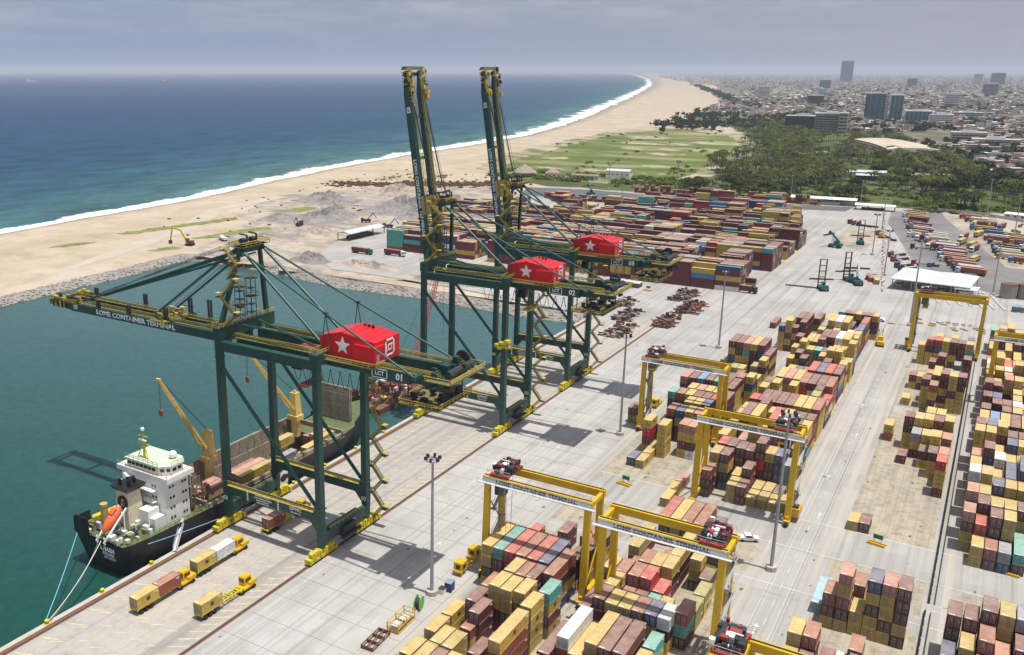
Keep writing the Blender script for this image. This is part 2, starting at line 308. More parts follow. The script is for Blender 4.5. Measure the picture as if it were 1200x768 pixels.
# seaward and south of the first row
me = bpy.data.meshes.new('sea'); me.from_pydata(vs, [], fs)
a = me.attributes.new('offshore', 'FLOAT', 'POINT'); a.data.foreach_set('value', at)
def seamat():
    m = bpy.data.materials.new('sea_water'); m.use_nodes = True; nt = m.node_tree; b = nt.nodes['Principled BSDF']
    b.inputs['Roughness'].default_value = .45; b.inputs['IOR'].default_value = 1.33; b.inputs['Specular IOR Level'].default_value = .15
    ge = N(nt, 'ShaderNodeNewGeometry'); at = N(nt, 'ShaderNodeAttribute', attribute_name='offshore')
    n0 = N(nt, 'ShaderNodeTexNoise'); n0.inputs['Scale'].default_value = .004; n0.inputs['Detail'].default_value = 6; nt.links.new(ge.outputs['Position'], n0.inputs[0])
    ad = N(nt, 'ShaderNodeMath', operation='MULTIPLY_ADD'); nt.links.new(n0.outputs[0], ad.inputs[0]); ad.inputs[1].default_value = 260; nt.links.new(at.outputs['Fac'], ad.inputs[2])
    dv = N(nt, 'ShaderNodeMath', operation='MULTIPLY_ADD'); nt.links.new(ad.outputs[0], dv.inputs[0]); dv.inputs[1].default_value = 1/1200; dv.inputs[2].default_value = -.1
    cr = N(nt, 'ShaderNodeValToRGB'); nt.links.new(dv.outputs[0], cr.inputs[0]); e = cr.color_ramp.elements
    e[0].position = 0; e[0].color = (.085,.15,.13,1); e[1].position = 1; e[1].color = (.005,.036,.090,1)
    for p, c in ((.05,(.045,.115,.115,1)),(.13,(.020,.075,.100,1)),(.3,(.008,.046,.088,1))):
        k = e.new(p); k.color = c
    # chop: small streaky colour changes
    mp = N(nt, 'ShaderNodeMapping'); mp.inputs['Scale'].default_value = (1,.45,1); mp.inputs['Rotation'].default_value = (0,0,.5); nt.links.new(ge.outputs['Position'], mp.inputs[0])
    n2 = N(nt, 'ShaderNodeTexNoise'); n2.inputs['Scale'].default_value = .03; n2.inputs['Detail'].default_value = 10; n2.inputs['Roughness'].default_value = .74; nt.links.new(mp.outputs[0], n2.inputs[0])
    r2 = N(nt, 'ShaderNodeMapRange'); nt.links.new(n2.outputs[0], r2.inputs[0]); r2.inputs[1].default_value=.3; r2.inputs[2].default_value=.7; r2.inputs[3].default_value=.45; r2.inputs[4].default_value=1.65
    sc1 = N(nt, 'ShaderNodeVectorMath', operation='SCALE'); nt.links.new(cr.outputs[0], sc1.inputs[0]); nt.links.new(r2.outputs[0], sc1.inputs['Scale'])
    # foam: broken band along the shore
    n3 = N(nt, 'ShaderNodeTexNoise'); n3.inputs['Scale'].default_value = .05; n3.inputs['Detail'].default_value = 9; n3.inputs['Roughness'].default_value = .78; nt.links.new(ge.outputs['Position'], n3.inputs[0])
    n5 = N(nt, 'ShaderNodeTexNoise'); n5.inputs['Scale'].default_value = .012; n5.inputs['Detail'].default_value = 3; nt.links.new(ge.outputs['Position'], n5.inputs[0])
    sp = N(nt, 'ShaderNodeSeparateXYZ'); nt.links.new(ge.outputs['Position'], sp.inputs[0])
    wd = N(nt, 'ShaderNodeMapRange'); nt.links.new(sp.outputs['Y'], wd.inputs[0]); wd.inputs[1].default_value = 600; wd.inputs[2].default_value = 2200; wd.inputs[3].default_value = 23; wd.inputs[4].default_value = 52
    w2 = N(nt, 'ShaderNodeMath', operation='MULTIPLY'); nt.links.new(wd.outputs[0], w2.inputs[0]); nt.links.new(n5.outputs[0], w2.inputs[1])
    w3 = N(nt, 'ShaderNodeMath', operation='MULTIPLY'); nt.links.new(w2.outputs[0], w3.inputs[0]); w3.inputs[1].default_value = 2.
    df = N(nt, 'ShaderNodeMath', operation='DIVIDE'); nt.links.new(at.outputs['Fac'], df.inputs[0]); nt.links.new(w3.outputs[0], df.inputs[1])
    th = N(nt, 'ShaderNodeMath', operation='SUBTRACT'); th.inputs[0].default_value = .70; nt.links.new(df.outputs[0], th.inputs[1])
    tm = N(nt, 'ShaderNodeMath', operation='MULTIPLY_ADD'); nt.links.new(n3.outputs[0], tm.inputs[0]); tm.inputs[1].default_value = 2.; nt.links.new(th.outputs[0], tm.inputs[2])
    fr = N(nt, 'ShaderNodeMapRange'); nt.links.new(tm.outputs[0], fr.inputs[0]); fr.inputs[1].default_value = .80; fr.inputs[2].default_value = .94
    mx = N(nt, 'ShaderNodeMixRGB'); nt.links.new(fr.outputs[0], mx.inputs[0]); nt.links.new(sc1.outputs[0], mx.inputs[1]); mx.inputs[2].default_value = (.80,.80,.78,1)
    # a second, broken breaker line further out
    wv = N(nt, 'ShaderNodeMath', operation='MULTIPLY_ADD'); nt.links.new(n5.outputs[0], wv.inputs[0]); wv.inputs[1].default_value = 60; nt.links.new(at.outputs['Fac'], wv.inputs[2])
    s2 = N(nt, 'ShaderNodeMath', operation='SUBTRACT'); nt.links.new(wv.outputs[0], s2.inputs[0]); s2.inputs[1].default_value = 66
    ab = N(nt, 'ShaderNodeMath', operation='ABSOLUTE'); nt.links.new(s2.outputs[0], ab.inputs[0])
    q2 = N(nt, 'ShaderNodeMath', operation='MULTIPLY_ADD'); nt.links.new(ab.outputs[0], q2.inputs[0]); q2.inputs[1].default_value = -.07; nt.links.new(n3.outputs[0], q2.inputs[2])
    q3 = N(nt, 'ShaderNodeMapRange'); nt.links.new(q2.outputs[0], q3.inputs[0]); q3.inputs[1].default_value = .50; q3.inputs[2].default_value = .62; q3.inputs[4].default_value = .8
    mxf = N(nt, 'ShaderNodeMixRGB'); nt.links.new(q3.outputs[0], mxf.inputs[0]); nt.links.new(mx.outputs[0], mxf.inputs[1]); mxf.inputs[2].default_value = (.72,.74,.72,1)
    nt.links.new(mxf.outputs[0], b.inputs['Base Color'])
    bp = N(nt, 'ShaderNodeBump'); bp.inputs['Strength'].default_value = .6; bp.inputs['Distance'].default_value = 2.; nt.links.new(n2.outputs[0], bp.inputs['Height']); nt.links.new(bp.outputs[0], b.inputs['Normal'])
    return m
me.materials.append(seamat()); S(obj('sea', me))
# beach and open land, one sheet
def landrows(name, Y, right):
    vs = []; 
    for y in Y:
        cx = coastx(y)+ (0 if y > 0 else 0); k = 1+max(0,y-600)/900
        for d, z in ((-12,-3.9),(0,-3.0),(14*k,-2.1),(40*k,-.9),(80*k,-.3)): vs.append((cx+d, y, z))
        vs.append((right(y), y, -.3))
    fs = [(i*6+j, i*6+j+1, (i+1)*6+j+1, (i+1)*6+j) for i in range(len(Y)-1) for j in range(5)]
    me = bpy.data.meshes.new(name); me.from_pydata(vs, [], fs); me.materials.append(G['beach'])
    return S(obj(name, me))
m = gmat('beach_and_dirt', (.40,.315,.215), (.50,.415,.305), .02, c3=(.30,.235,.165), s3=.06, f3=.7, lo=.36, hi=.64, bump=.5)
# wet sand darkening near the waterline follows the slope height
nt = m.node_tree; b = nt.nodes['Principled BSDF']; src = b.inputs['Base Color'].links[0].from_socket
ge = N(nt, 'ShaderNodeNewGeometry'); sp = N(nt, 'ShaderNodeSeparateXYZ'); nt.links.new(ge.outputs['Position'], sp.inputs[0])
r = N(nt, 'ShaderNodeMapRange'); nt.links.new(sp.outputs['Z'], r.inputs[0]); r.inputs[1].default_value=-3.0; r.inputs[2].default_value=-2.2; r.inputs[3].default_value=.55; r.inputs[4].default_value=1
v = N(nt, 'ShaderNodeVectorMath', operation='SCALE'); nt.links.new(src, v.inputs[0]); nt.links.new(r.outputs[0], v.inputs['Scale']); nt.links.new(v.outputs[0], b.inputs['Base Color'])
G['beach'] = m
ya = [y for y in ys if y < 398]+[398.]; yb = [398.]+[y for y in ys if y > 398]
landrows('ground', ya, lambda y: interp(BW, y)-7)
landrows('ground_inland', yb, lambda y: 40000.)
# harbour basin
def watermat():
    m = bpy.data.materials.new('harbour_water'); m.use_nodes = True; nt = m.node_tree; b = nt.nodes['Principled BSDF']
    b.inputs['Roughness'].default_value = .22; b.inputs['IOR'].default_value = 1.33; b.inputs['Specular IOR Level'].default_value = .36
    ge = N(nt, 'ShaderNodeNewGeometry'); sp = N(nt, 'ShaderNodeSeparateXYZ'); nt.links.new(ge.outputs['Position'], sp.inputs[0])
    n1 = N(nt, 'ShaderNodeTexNoise'); n1.inputs['Scale'].default_value = .012; n1.inputs['Detail'].default_value = 4; nt.links.new(ge.outputs['Position'], n1.inputs[0])
    # silt makes the inner end of the basin greyer; deep green towards the mouth
    r = N(nt, 'ShaderNodeMapRange'); nt.links.new(sp.outputs['Y'], r.inputs[0]); r.inputs[1].default_value = 60; r.inputs[2].default_value = 330
    ad = N(nt, 'ShaderNodeMath', operation='MULTIPLY_ADD'); nt.links.new(n1.outputs[0], ad.inputs[0]); ad.inputs[1].default_value = .35; nt.links.new(r.outputs[0], ad.inputs[2])
    sb = N(nt, 'ShaderNodeMath', operation='SUBTRACT'); nt.links.new(ad.outputs[0], sb.inputs[0]); sb.inputs[1].default_value = .17
    mx = N(nt, 'ShaderNodeMixRGB'); nt.links.new(sb.outputs[0], mx.inputs[0]); mx.inputs[1].default_value = (.003,.052,.036,1); mx.inputs[2].default_value = (.042,.100,.098,1)
    n9 = N(nt, 'ShaderNodeTexNoise'); n9.inputs['Scale'].default_value = .3; n9.inputs['Detail'].default_value = 9; n9.inputs['Roughness'].default_value = .75; nt.links.new(ge.outputs['Position'], n9.inputs[0])
    r9 = N(nt, 'ShaderNodeMapRange'); nt.links.new(n9.outputs[0], r9.inputs[0]); r9.inputs[1].default_value = .3; r9.inputs[2].default_value = .7; r9.inputs[3].default_value = .80; r9.inputs[4].default_value = 1.22
    v9 = N(nt, 'ShaderNodeVectorMath', operation='SCALE'); nt.links.new(mx.outputs[0], v9.inputs[0]); nt.links.new(r9.outputs[0], v9.inputs['Scale'])
    nt.links.new(v9.outputs[0], b.inputs['Base Color'])
    n2 = N(nt, 'ShaderNodeTexNoise'); n2.inputs['Scale'].default_value = .55; n2.inputs['Detail'].default_value = 7; n2.inputs['Roughness'].default_value = .6
    mp = N(nt, 'ShaderNodeMapping'); mp.inputs['Scale'].default_value = (1,.5,1); mp.inputs['Rotation'].default_value = (0,0,-.5); nt.links.new(ge.outputs['Position'], mp.inputs[0]); nt.links.new(mp.outputs[0], n2.inputs[0])
    bp = N(nt, 'ShaderNodeBump'); bp.inputs['Strength'].default_value = .4; bp.inputs['Distance'].default_value = .35; nt.links.new(n2.outputs[0], bp.inputs['Height']); nt.links.new(bp.outputs[0], b.inputs['Normal'])
    return m
sheet('harbour_water', [(-425,-400),(-150,-400),(-150,404),(-425,404)], -3.0, watermat())
# rock revetment round the basin: bank plus loose armour stones
SH = [(-409,-200),(-411,261),(-413,300),(-414,345),(-419,385),(-414,396),(-405,398),(-365,397),(-329,392),(-293,386),(-242,390),(-190,385),(-165,387),(-151,392)]
def pathpts(L, step):
    out = []
    for a, b in zip(L, L[1:]):
        d = hypot(b[0]-a[0], b[1]-a[1]); n = max(1, int(d/step))
        for k in range(n): out.append((a[0]+(b[0]-a[0])*k/n, a[1]+(b[1]-a[1])*k/n, (b[0]-a[0])/d, (b[1]-a[1])/d))
    return out
pp = pathpts(SH, 4); vs = []; fs = []
for x, y, dx, dy in pp:
    nx, ny = -dy, dx       # inland side
    for d, z in ((-2,-3.6),(4.6,.15),(6.5,.1),(8,-.5)): vs.append((x+nx*d, y+ny*d, z+rnd.uniform(-.15,.15)))
for i in range(len(pp)-1):
    for j in range(3): fs.append((i*4+j, (i+1)*4+j, (i+1)*4+j+1, i*4+j+1))
me = bpy.data.meshes.new('revetment_bank'); me.from_pydata(vs, [], fs); me.materials.append(G['rock']); fixn(me); S(obj('revetment_bank', me))
def rocks(mb, x, y, z, r, rr):
    n = 5; a0 = rr.uniform(0,6); vs = []
    for k, (zz, q) in enumerate(((-.4,.8),(.35,1.0))):
        for i in range(n): t = a0+2*pi*i/n+k*.5; s = r*q*rr.uniform(.7,1.2); vs.append((x+s*cos(t), y+s*sin(t), z+zz*r))
    vs.append((x,y,z+r*rr.uniform(.6,.9)))
    fs = [(i,(i+1)%n,(i+1)%n+n,i+n) for i in range(n)]+[(n+i,n+(i+1)%n,2*n) for i in range(n)]
    mb.add(vs, fs)
mb = MB()
for x, y, dx, dy in pathpts(SH, 1.0):
    if y < 120: continue
    for k in range(5):
        d = rnd.uniform(-1.6,6.6); z = -3.4+(d+1.6)/6.6*3.5 if d < 5 else .05
        rocks(mb, x-dy*d+rnd.uniform(-.5,.5), y+dx*d, z, rnd.uniform(.35,.85), rnd)
S(mb.build('armour_stones', G['rock']), 'stuff')

# ------------------------------------------------ port platform
EDGE, SR, LR = -153.5, -151.0, -121.8
def plate(name, x0, y0, x1, y1, z, m): return sheet(name, [(x0,y0),(x1,y0),(x1,y1),(x0,y1)], z, m)
pts = [(-153.5,-300),(400,-300),(400,842),(-6,842),(-42,862),(-79,861),(-219,832),(-279,845),(-379,835),(-400,790),(-398,727),(-411,665),(-396,590),(-369,528),(-365,475),(-350,437),(-319,411),(-286,411),(-240,409),(-197,402),(-153.5,394)]
q = MB(); q.prism([(p[0],p[1]) for p in pts], -6, -.30)
# platform body and its surface
me = q.mesh('platform', G['cope']); bm = bmesh.new(); bm.from_mesh(me); bmesh.ops.triangulate(bm, faces=bm.faces); bm.to_mesh(me); bm.free()
S(obj('port_platform', fixn(me)))
sheet('yard_pavement', pts, -.02, G['concrete'])
S(MB().box(-153.5,-300,-6,-152.2,394,.06).build('quay_edge', G['cope']))
plate('quay_deck', -152.2,-300,-121.3,392, .0, G['quay'])
# near apron: separate cast slabs with open joints between them
plate('slab_bedding', -121.0, 84, -88.0, 330, .0, G['joint'])
ap = thing('apron_paving', 'grey cast concrete apron of large slabs between crane rail and container blocks', 'pavement', (0,0,0)); ap['kind'] = 'structure'; del ap['category']
n = 0; xw = 33/6
for i in range(6):
    for j in range(30):
        w, h = xw-.12, 8.2-.12; 
        if (i, j) == (0, 0): slab = MB().box(0,0,0,w,h,.05).mesh('concrete_slab', G['slab'])
        obj('concrete_slab', slab, ap, (-121+i*xw, 84+j*8.2, .004+.006*rnd.random())); n += 1
# rails
def rail(x, y0, y1):
    t = thing('crane_rail', '', '', (x,0,0)); 
    MB().box(-.45,y0,.061,.45,y1,.075).build('rail_slot', M['rust'], t); MB().box(-.08,y0,.075,.08,y1,.16).build('rail_head', M['dark'], t)
    del t['label']; del t['category']; t['kind'] = 'structure'
rail(SR+.0, -100, 390); rail(LR, -100, 390)
for x in (SR, LR): pass
S(MB().box(-152.2,-100,.0,-151.6,390,.07).build('cable_trench', M['rust']))
# container pads and runways
for nm, x0, x1, y0, y1 in [('container_pad',-84.8,-64.2,90,352),('container_pad',-58,-36.6,90,372),('container_pad',-21,-1.6,90,415),('container_pad',4.4,26,90,440),('container_pad',30,60,90,440)]:
    plate(nm, x0, y0, x1, y1, .012, G['pad'])
    # gaps of plain concrete crossing the blocks
for y0, y1 in ((192,198),(215,232.5),(331,337)):
    plate('cross_road', -87.9, y0, 70, y1, .018, G['concrete'])
for x in (-87.2,-63.3,-59.2,-34.6,-23.4,.6,2.6,29): plate('gantry_runway', x-.75 if x!=.6 else x-.3, 90, x+.75 if x!=.6 else x+.3, 450, .024, G['run'])
# painted markings
mk = MB()
def rect(mb, cx, cy, w, l, ang=0, z=.03):
    c, s = cos(ang), sin(ang); mb.add([(cx+a*c-b*s, cy+a*s+b*c, z) for a, b in ((-w/2,-l/2),(w/2,-l/2),(w/2,l/2),(-w/2,l/2))], [(0,1,2,3)])
for y in range(60, 385, 1):
    if y % 3 == 0:
        rect(mk, LR-2.6, y, .32, 4.2, -pi/2+.62, .008)
        if y % 6 == 0: rect(mk, SR+3.2, y, .3, 4.0, -pi/2+.35, .008)
for x in (-146,-141.9,-137.8,-133.6,-129.4):
    for k, y in enumerate(range(60, 385, 3)):
        if (k+int(-x)) % 2 == 0: rect(mk, x+rnd.uniform(-.1,.1), y, .22, 2.6, -pi/2+.55, .008)
        else: rect(mk, x, y, .13, 1.3, 0, .008)
S(mk.build('quay_markings', G['yl']))
mk = MB()
for x in (-117.5,-96.5): 
    for y in range(92, 420, 15): rect(mk, x, y, .16, 3.4, 0, .075 if y<330 else .02)
for x in (-31.2,-30.4,-26.6,-25.9,-61.9,-60.6): rect(mk, x, 280, .10, 390, 0, .03)
for x in (-28.5,): 
    for y in range(100, 440, 8): rect(mk, x, y, .15, 3, 0, .03)
for y in (196, 215.5, 232, 373): rect(mk, -25, y, 120, .25, 0, .034)
for (x,y) in ((-29.6,176),(-27.4,236),(-29.5,262),(-27.3,300),(-29.6,330),(-102,170),(-112,205),(-102,240)):
    mk.add([(x-.15,y-2,.08),(x+.15,y-2,.08),(x+.15,y+1,.08),(x-.15,y+1,.08),(x-.7,y+1,.08),(x+.7,y+1,.08),(x,y+2.6,.08)], [(0,1,2,3),(4,5,6)])
for k in range(9): rect(mk, 3+k*1.9, 203-k*.4, .3, 5.5, -.1+pi/2, .034); rect(mk, 3+k*1.3, 206+k*.3, .3, 4.5, .3+pi/2, .036)
for k in range(7): rect(mk, -97+3.5*k, 207, .25, 5, pi/2+.0, .08)
S(mk.build('yard_markings', G['wl']))
# wear patches and oil stains on the yard
st = MB()
for k in range(260):
    x = rnd.uniform(-120, 60); y = 100+330*rnd.random()**1.3; r = rnd.uniform(.12,.42)
    st.add([(x+r*cos(t*pi/3)*rnd.uniform(.6,1.3), y+2*r*sin(t*pi/3)*rnd.uniform(.5,1.2), .078) for t in range(6)], [tuple(range(6))])
S(st.build('oil_stains', G['asph']))
sheet('asphalt_strip', [(-392,822),(-329,836),(-275,829),(-204,827),(-103,845),(-105,815),(-196,797),(-259,788),(-338,764),(-374,769)], .02, G['asph'], step=30, jag=1)
sheet('lorry_park', [(-74,838),(-47,846),(0,835),(250,835),(250,545),(4,545),(-19,571),(-33,596),(-44,641),(-58,716),(-69,767)], .02, G['park'])
sheet('gravel_slope', [(-38,846),(0,834),(250,834),(250,625),(8,625),(-6,692),(-24,768)], .05, G['dirt'], step=20, jag=2)
sheet('bare_lot', [(-6,868),(300,872),(300,640),(40,690),(6,757)], .09, gmat('bare_pale_lot',(.45,.39,.31),(.38,.33,.27),.03), step=20, jag=2)
sheet('building_site', [(-412,396),(-322,398),(-240,410),(-330,425),(-352,440),(-368,478),(-372,530),(-398,590),(-414,665),(-400,727),(-396,800),(-430,850),(-520,760),(-560,640),(-520,560),(-470,500),(-440,440)], -.24, G['dirt'], step=14, jag=6)
sheet('site_road', [(-424,300),(-452,330),(-470,380),(-505,470),(-545,540),(-560,640),(-545,642),(-535,545),(-490,475),(-458,384),(-445,335),(-424,320)], -.2, gmat('pale_track',(.48,.42,.34),(.43,.37,.29),.05), step=15, jag=2)
for nm, P in [('grass_patch',[(-520,425),(-508,430),(-500,470),(-492,520),(-503,522),(-512,470)]),('grass_patch',[(-514,365),(-505,372),(-503,395),(-511,390)]),('grass_patch',[(-452,392),(-444,395),(-440,412),(-449,412)]),
               ('grass_patch',[(-500,560),(-475,575),(-470,605),(-490,600)]),('grass_patch',[(-440,520),(-425,530),(-430,560),(-445,550)]),('grass_patch',[(-462,440),(-452,445),(-440,500),(-452,505)])]:
    S(sheet(nm, P, -.16, G['grass'], step=5, jag=2.5, seed=int(abs(P[0][0]))), 'stuff')
sheet('field_margin', [(-520,950),(-565,1075),(-590,1216),(-622,1513),(-640,1700),(-575,1870),(-420,1770),(-318,1500),(-285,1190),(-275,1010),(-285,905),(-358,895),(-440,905)], -.155, gmat('thin_coastal_grass', (.12,.14,.04), (.42,.345,.24), .02, lo=.40, hi=.56, stretch=(.6,1,1)), step=12, jag=9)
sheet('grass_field', [(-497,974),(-532,1065),(-549,1206),(-591,1503),(-597,1686),(-540,1814),(-431,1708),(-340,1483),(-306,1184),(-290,1015),(-300,925),(-358,912),(-428,930)], -.14, G['field'], step=25, jag=8)
sheet('far_field', [(-689,2616),(-491,2565),(-382,2051),(-442,1877),(-567,2127)], -.1, G['field'], step=60, jag=15)
sheet('grove_ground', [(-476,950),(-355,915),(-306,925),(-293,998),(-313,1249),(-358,1583),(-470,1925),(-623,2090),(-829,3042),(-709,2878),(-537,2535),(-303,1875),(-183,1816),(-82,1475),(-12,1105),(60,1043),(600,1000),(600,868),(60,868),(-42,864),(-79,863),(-219,836),(-275,848),(-379,840),(-437,858)], -.18, G['grove'], step=30, jag=8)
sheet('town_ground', [(-1750,6600),(-2500,9500),(-4600,16500),(-9500,30000),(-13500,40800),(36000,40800),(9000,1500),(600,1000),(17,1043),(-12,1105),(-82,1475),(-183,1816),(-303,1875),(-537,2535),(-709,2878),(-971,3673)], -.22, G['city'], step=60, jag=15)

G['thin'] = gmat('thin_sandy_grass', (.13,.15,.04), (.40,.335,.23), .03, lo=.42, hi=.55)
for k, (x, y, a, b) in enumerate([(-430,1010,60,14),(-400,1260,34,22),(-440,1330,46,26),(-350,1090,22,10),(-470,1440,60,30),(-390,1500,40,34),(-520,1560,40,40),(-360,1350,26,30),(-330,1010,16,8),(-500,1130,18,20)]):
    sheet('sand_patch', [(x+a*cos(t*pi/5)*(1+.4*noise.noise(Vector((t,k,0)))), y+b*sin(t*pi/5)*(1+.4*noise.noise(Vector((k,t,3))))) for t in range(10)], -.10+.002*k, G['thin'], step=3, jag=5, seed=k)
# ------------------------------------------------ ship-to-shore cranes
def zigzag(mb, x, y, z0, z1, flights, run=3.2, axis='y', m=0, out=1.0):
    h = (z1-z0)/flights; s = 1
    for k in range(flights):
        a, b = (-run/2*s, run/2*s); za, zb = z0+k*h, z0+(k+1)*h
        def P(u, z, o=0): return (x+o, y+u, z) if axis == 'y' else (x+u, y+o, z)
        mb.beam(P(a,za), P(b,zb), out, .12, 1)
        for o in (-out/2, out/2):
            mb.beam(P(a,za+1,o), P(b,zb+1,o), .09, .16, 0); mb.beam(P(a,za+.5,o), P(b,zb+.5,o), .07, .12, 0)
        cx = b+ (.7 if b>0 else -.7)
        c = P(cx, zb); mb.cbox((c[0],c[1],c[2]), (out*1.4 if axis=='y' else 1.5, 1.5 if axis=='y' else out*1.4, .12), 1)
        mb.cbox((c[0],c[1],c[2]+1), (out*1.4 if axis=='y' else 1.5, 1.5 if axis=='y' else out*1.4, .1), 0)
        for e in (-1,1): mb.tube((c[0]+e*.6,c[1]+.6*e,c[2]), (c[0]+e*.6,c[1]+.6*e,c[2]+1.05), .05, 4, m=0)
        s = -s
def railing(mb, p, q, h=1.05, step=1.5, m=0, th=.07):
    p = Vector(p); q = Vector(q); L = (q-p).length; n = max(1, int(L/step)); up = Vector((0,0,1))
    mb.beam(p+up*h, q+up*h, th, th*1.3, m); mb.beam(p+up*h*.55, q+up*h*.55, th*.7, th, m)
    for k in range(n+1):
        a = p.lerp(q, k/n); mb.beam(a, a+up*h, th*.8, th*.8, m)
def star(mb, c, r, axis, depth, m=0):
    pts = []
    for k in range(10):
        a = pi/2+k*pi/5; q = r if k % 2 == 0 else r*.42
        pts.append((c[0]+q*cos(a), c[1]+q*sin(a)))
    mb.prism(pts, depth[0], depth[1], m, axis)
Yn, Yf, ZG = -9.0, 9.0, 46.5          # leg planes and girder level (local y, z)
GY = 3.8                              # half spacing of the twin girders
XW, XL = SR, LR                       # rails
XR = -92.5                            # rear end of the girders
def sts(y0, num, up, label):
    t = thing('quay_crane', label, 'gantry crane', ((XW+XL)/2, y0, 0), 0, 'green quay cranes')
    ox = -(XW+XL)/2; w = XW+ox; l = XL+ox; g = M['green']; y_ = M['yrail']; rr = random.Random(int(num))
    # legs
    for x, y, tx in ((w,Yn,w),(w,Yf,w),(l,Yn,l),(l,Yf,l)):
        m = MB(); m.beam((x,y,2.6), (x,y,9), 1.2, 1.4, 0, 1.8, 1.7); m.beam((x,y,9), (tx,y,ZG+2.0), 1.7, 1.6, 0, 1.5, 1.5)
        m.cbox((x,y,12.6), (2.3,2.2,.16)); m.cbox((x,y,ZG-2), (1.8,1.8,.3))
        m.build('leg', g, t)
    for x, y, tag in ((w,Yn,'leg'),(l,Yf,'leg')):
        text('03' if num=='01' else num, 1.5, M['whiter'], t, (x, y-.9, 8), (pi/2,0,0), 'leg_number')
    # sill beams along the quay with bogies, one pair each side
    for x in (w, l):
        m = MB(); m.box(x-.7, Yn+.8, 3.6, x+.7, Yf-.8, 6.1); m.box(x-1.1,Yn+3,6.2,x+1.1,Yf-3,6.35)
        sb = m.build('sill_beam', g, t)
        rl = MB(); railing(rl, (x+.9,Yn+2.5,6.3), (x+.9,Yf-2.5,6.3)); rl.build('railing', y_, sb)
        for yc in (Yn, Yf):
            b = MB(); b.box(x-.55,yc-4.2,1.9,x+.55,yc+4.2,2.7)
            for q in (-3.1,-1.1,1.1,3.1):
                b.prism([(yc+q-1.15,.55),(yc+q+1.15,.55),(yc+q+.35,2.1),(yc+q-.35,2.1)], x-.75, x+.75, 0, 'x')
                b.box(x-.95,yc+q-.35,1.0,x+.95,yc+q+.35,2.6)
            b.box(x-.9,yc-5.2,.6,x+.9,yc-4.3,1.7); b.box(x-.9,yc+4.3,.6,x+.9,yc+5.2,1.7)
            bo = b.build('bogie', M['bogie'], t)
            wm = MB()
            for q in (-3.7,-2.5,-1.7,-.5,.5,1.7,2.5,3.7): wm.tube((x-.35,yc+q,.55),(x+.35,yc+q,.55),.42,10)
            wm.build('wheels', M['dark'], bo)
    if True:
        m = MB(); m.box(l-1.3,-2,2.6,l+1.5,2.6,5.2); m.box(l+1.5,-3.5,2.9,l+2.4,4,3.1); m.build('cable_reel_box', M['dark'], t)
        text(num if num!='01' else '03', 1.3, M['whiter'], t, (l+.83,2.8,4.8), (pi/2,0,pi/2), 'beam_number')
    # lower portal beams across, near and far, with diagonal braces
    for y in (Yn, Yf):
        m = MB(); m.box(w+.8, y-.75, 9.3, l-.8, y+.75, 11.8)
        m.prism([(w+.8,9.3),(w+2.8,9.3),(w+.8,7.0)], y-.75, y+.75, 0, 'y'); m.prism([(l-.8,9.3),(l-.8,7.0),(l-2.8,9.3)], y-.75, y+.75, 0, 'y')
        pb = m.build('portal_beam', g, t)
        rl = MB(); railing(rl, (w+1.3,y-1.1,11.9), (l-1.3,y-1.1,11.9), th=.1); rl.box(w+1.2,y-1.4,11.8,l-1.2,y-.3,11.9,0); rl.build('railing', y_, pb)
        m = MB(); m.tube((w+.6,y,ZG-4.5), (l-.9,y,12.4), .46, 10); m.build('diagonal_brace', M['green2'], t, )
        m = MB(); m.box(w-.8,y-.8,ZG-.3,l+.8,y+.8,ZG+2.0); m.build('upper_beam', g, t)
    text('ZPMC', 1.15, M['whiter'], t, (w+22.3, Yn-.78, 10.8), (pi/2,0,0), 'lettering', bold=.03, sx=1.2)
    text('CHANGXING', .5, M['whiter'], t, (w+22.3, Yn-.78, 9.85), (pi/2,0,0), 'lettering')
    for k in range(4): text(('HOISTING CAPACITY','LOAD UNDER SPREADER','RATED LOAD 65 T','MAX LOAD 100 T')[k], .5, M['whiter'], t, (w+12.2, Yn-.78, 11.2-k*.6), (pi/2,0,0), 'lettering', bold=.03)
    for x in (w+7.3, w+17): 
        for k in range(4): MB().cbox((x,Yn-.78,11.2-k*.6), (.45,.04,.45)).build('plate', M['whiter'], t)
    # cross beams between the leg planes at girder level
    for x, zz in ((w,ZG+2.4),(l,ZG+2.4)):
        m = MB(); m.box(x-.9,Yn-1.0,zz-.2,x+.9,Yf+1.0,zz+2.7) if x == w else m.box(x-1,Yn-1,zz-1.6,x+1,Yf+1,zz+1)
        cb = m.build('cross_beam', g, t)
        rl = MB(); z2 = zz+2.7 if x == w else zz+1
        for e in (-1,1): railing(rl, (x+e*1.1,Yn-1,z2), (x+e*1.1,Yf+1,z2), th=.1)
        rl.build('railing', y_, cb)
    # rear trolley girders
    xr = XR+ox
    for s in (-1, 1):
        m = MB(); y = s*GY; m.box(w+1.2,y-.6,ZG-.4,xr-3,y+.6,ZG+2.1); m.prism([(xr-3,ZG-.4),(xr,ZG+.8),(xr,ZG+2.1),(xr-3,ZG+2.1)], y-.6, y+.6, 0, 'y')
        gd = m.build('trolley_girder', g, t)
        r2 = MB(); yo = y+s*1.35; r2.box(w+1.2,min(y+s*.8,yo+s*.35),ZG+1.9,xr,max(y+s*.8,yo+s*.35),ZG+2.0,1); railing(r2, (w+1.2,yo+s*.3,ZG+2.0), (xr,yo+s*.3,ZG+2.0), th=.12); railing(r2, (w+1.2,yo-s*.5,ZG+2.0), (xr,yo-s*.5,ZG+2.0), th=.1)
        r2.build('walkway', [y_, M['walk']], gd)
    text('LCT', 1.3, M['whiter'], t, (xr-14.6,-GY-1.95,ZG+.75), (pi/2,0,0), 'logo', bold=.03)
    fr = MB(); 
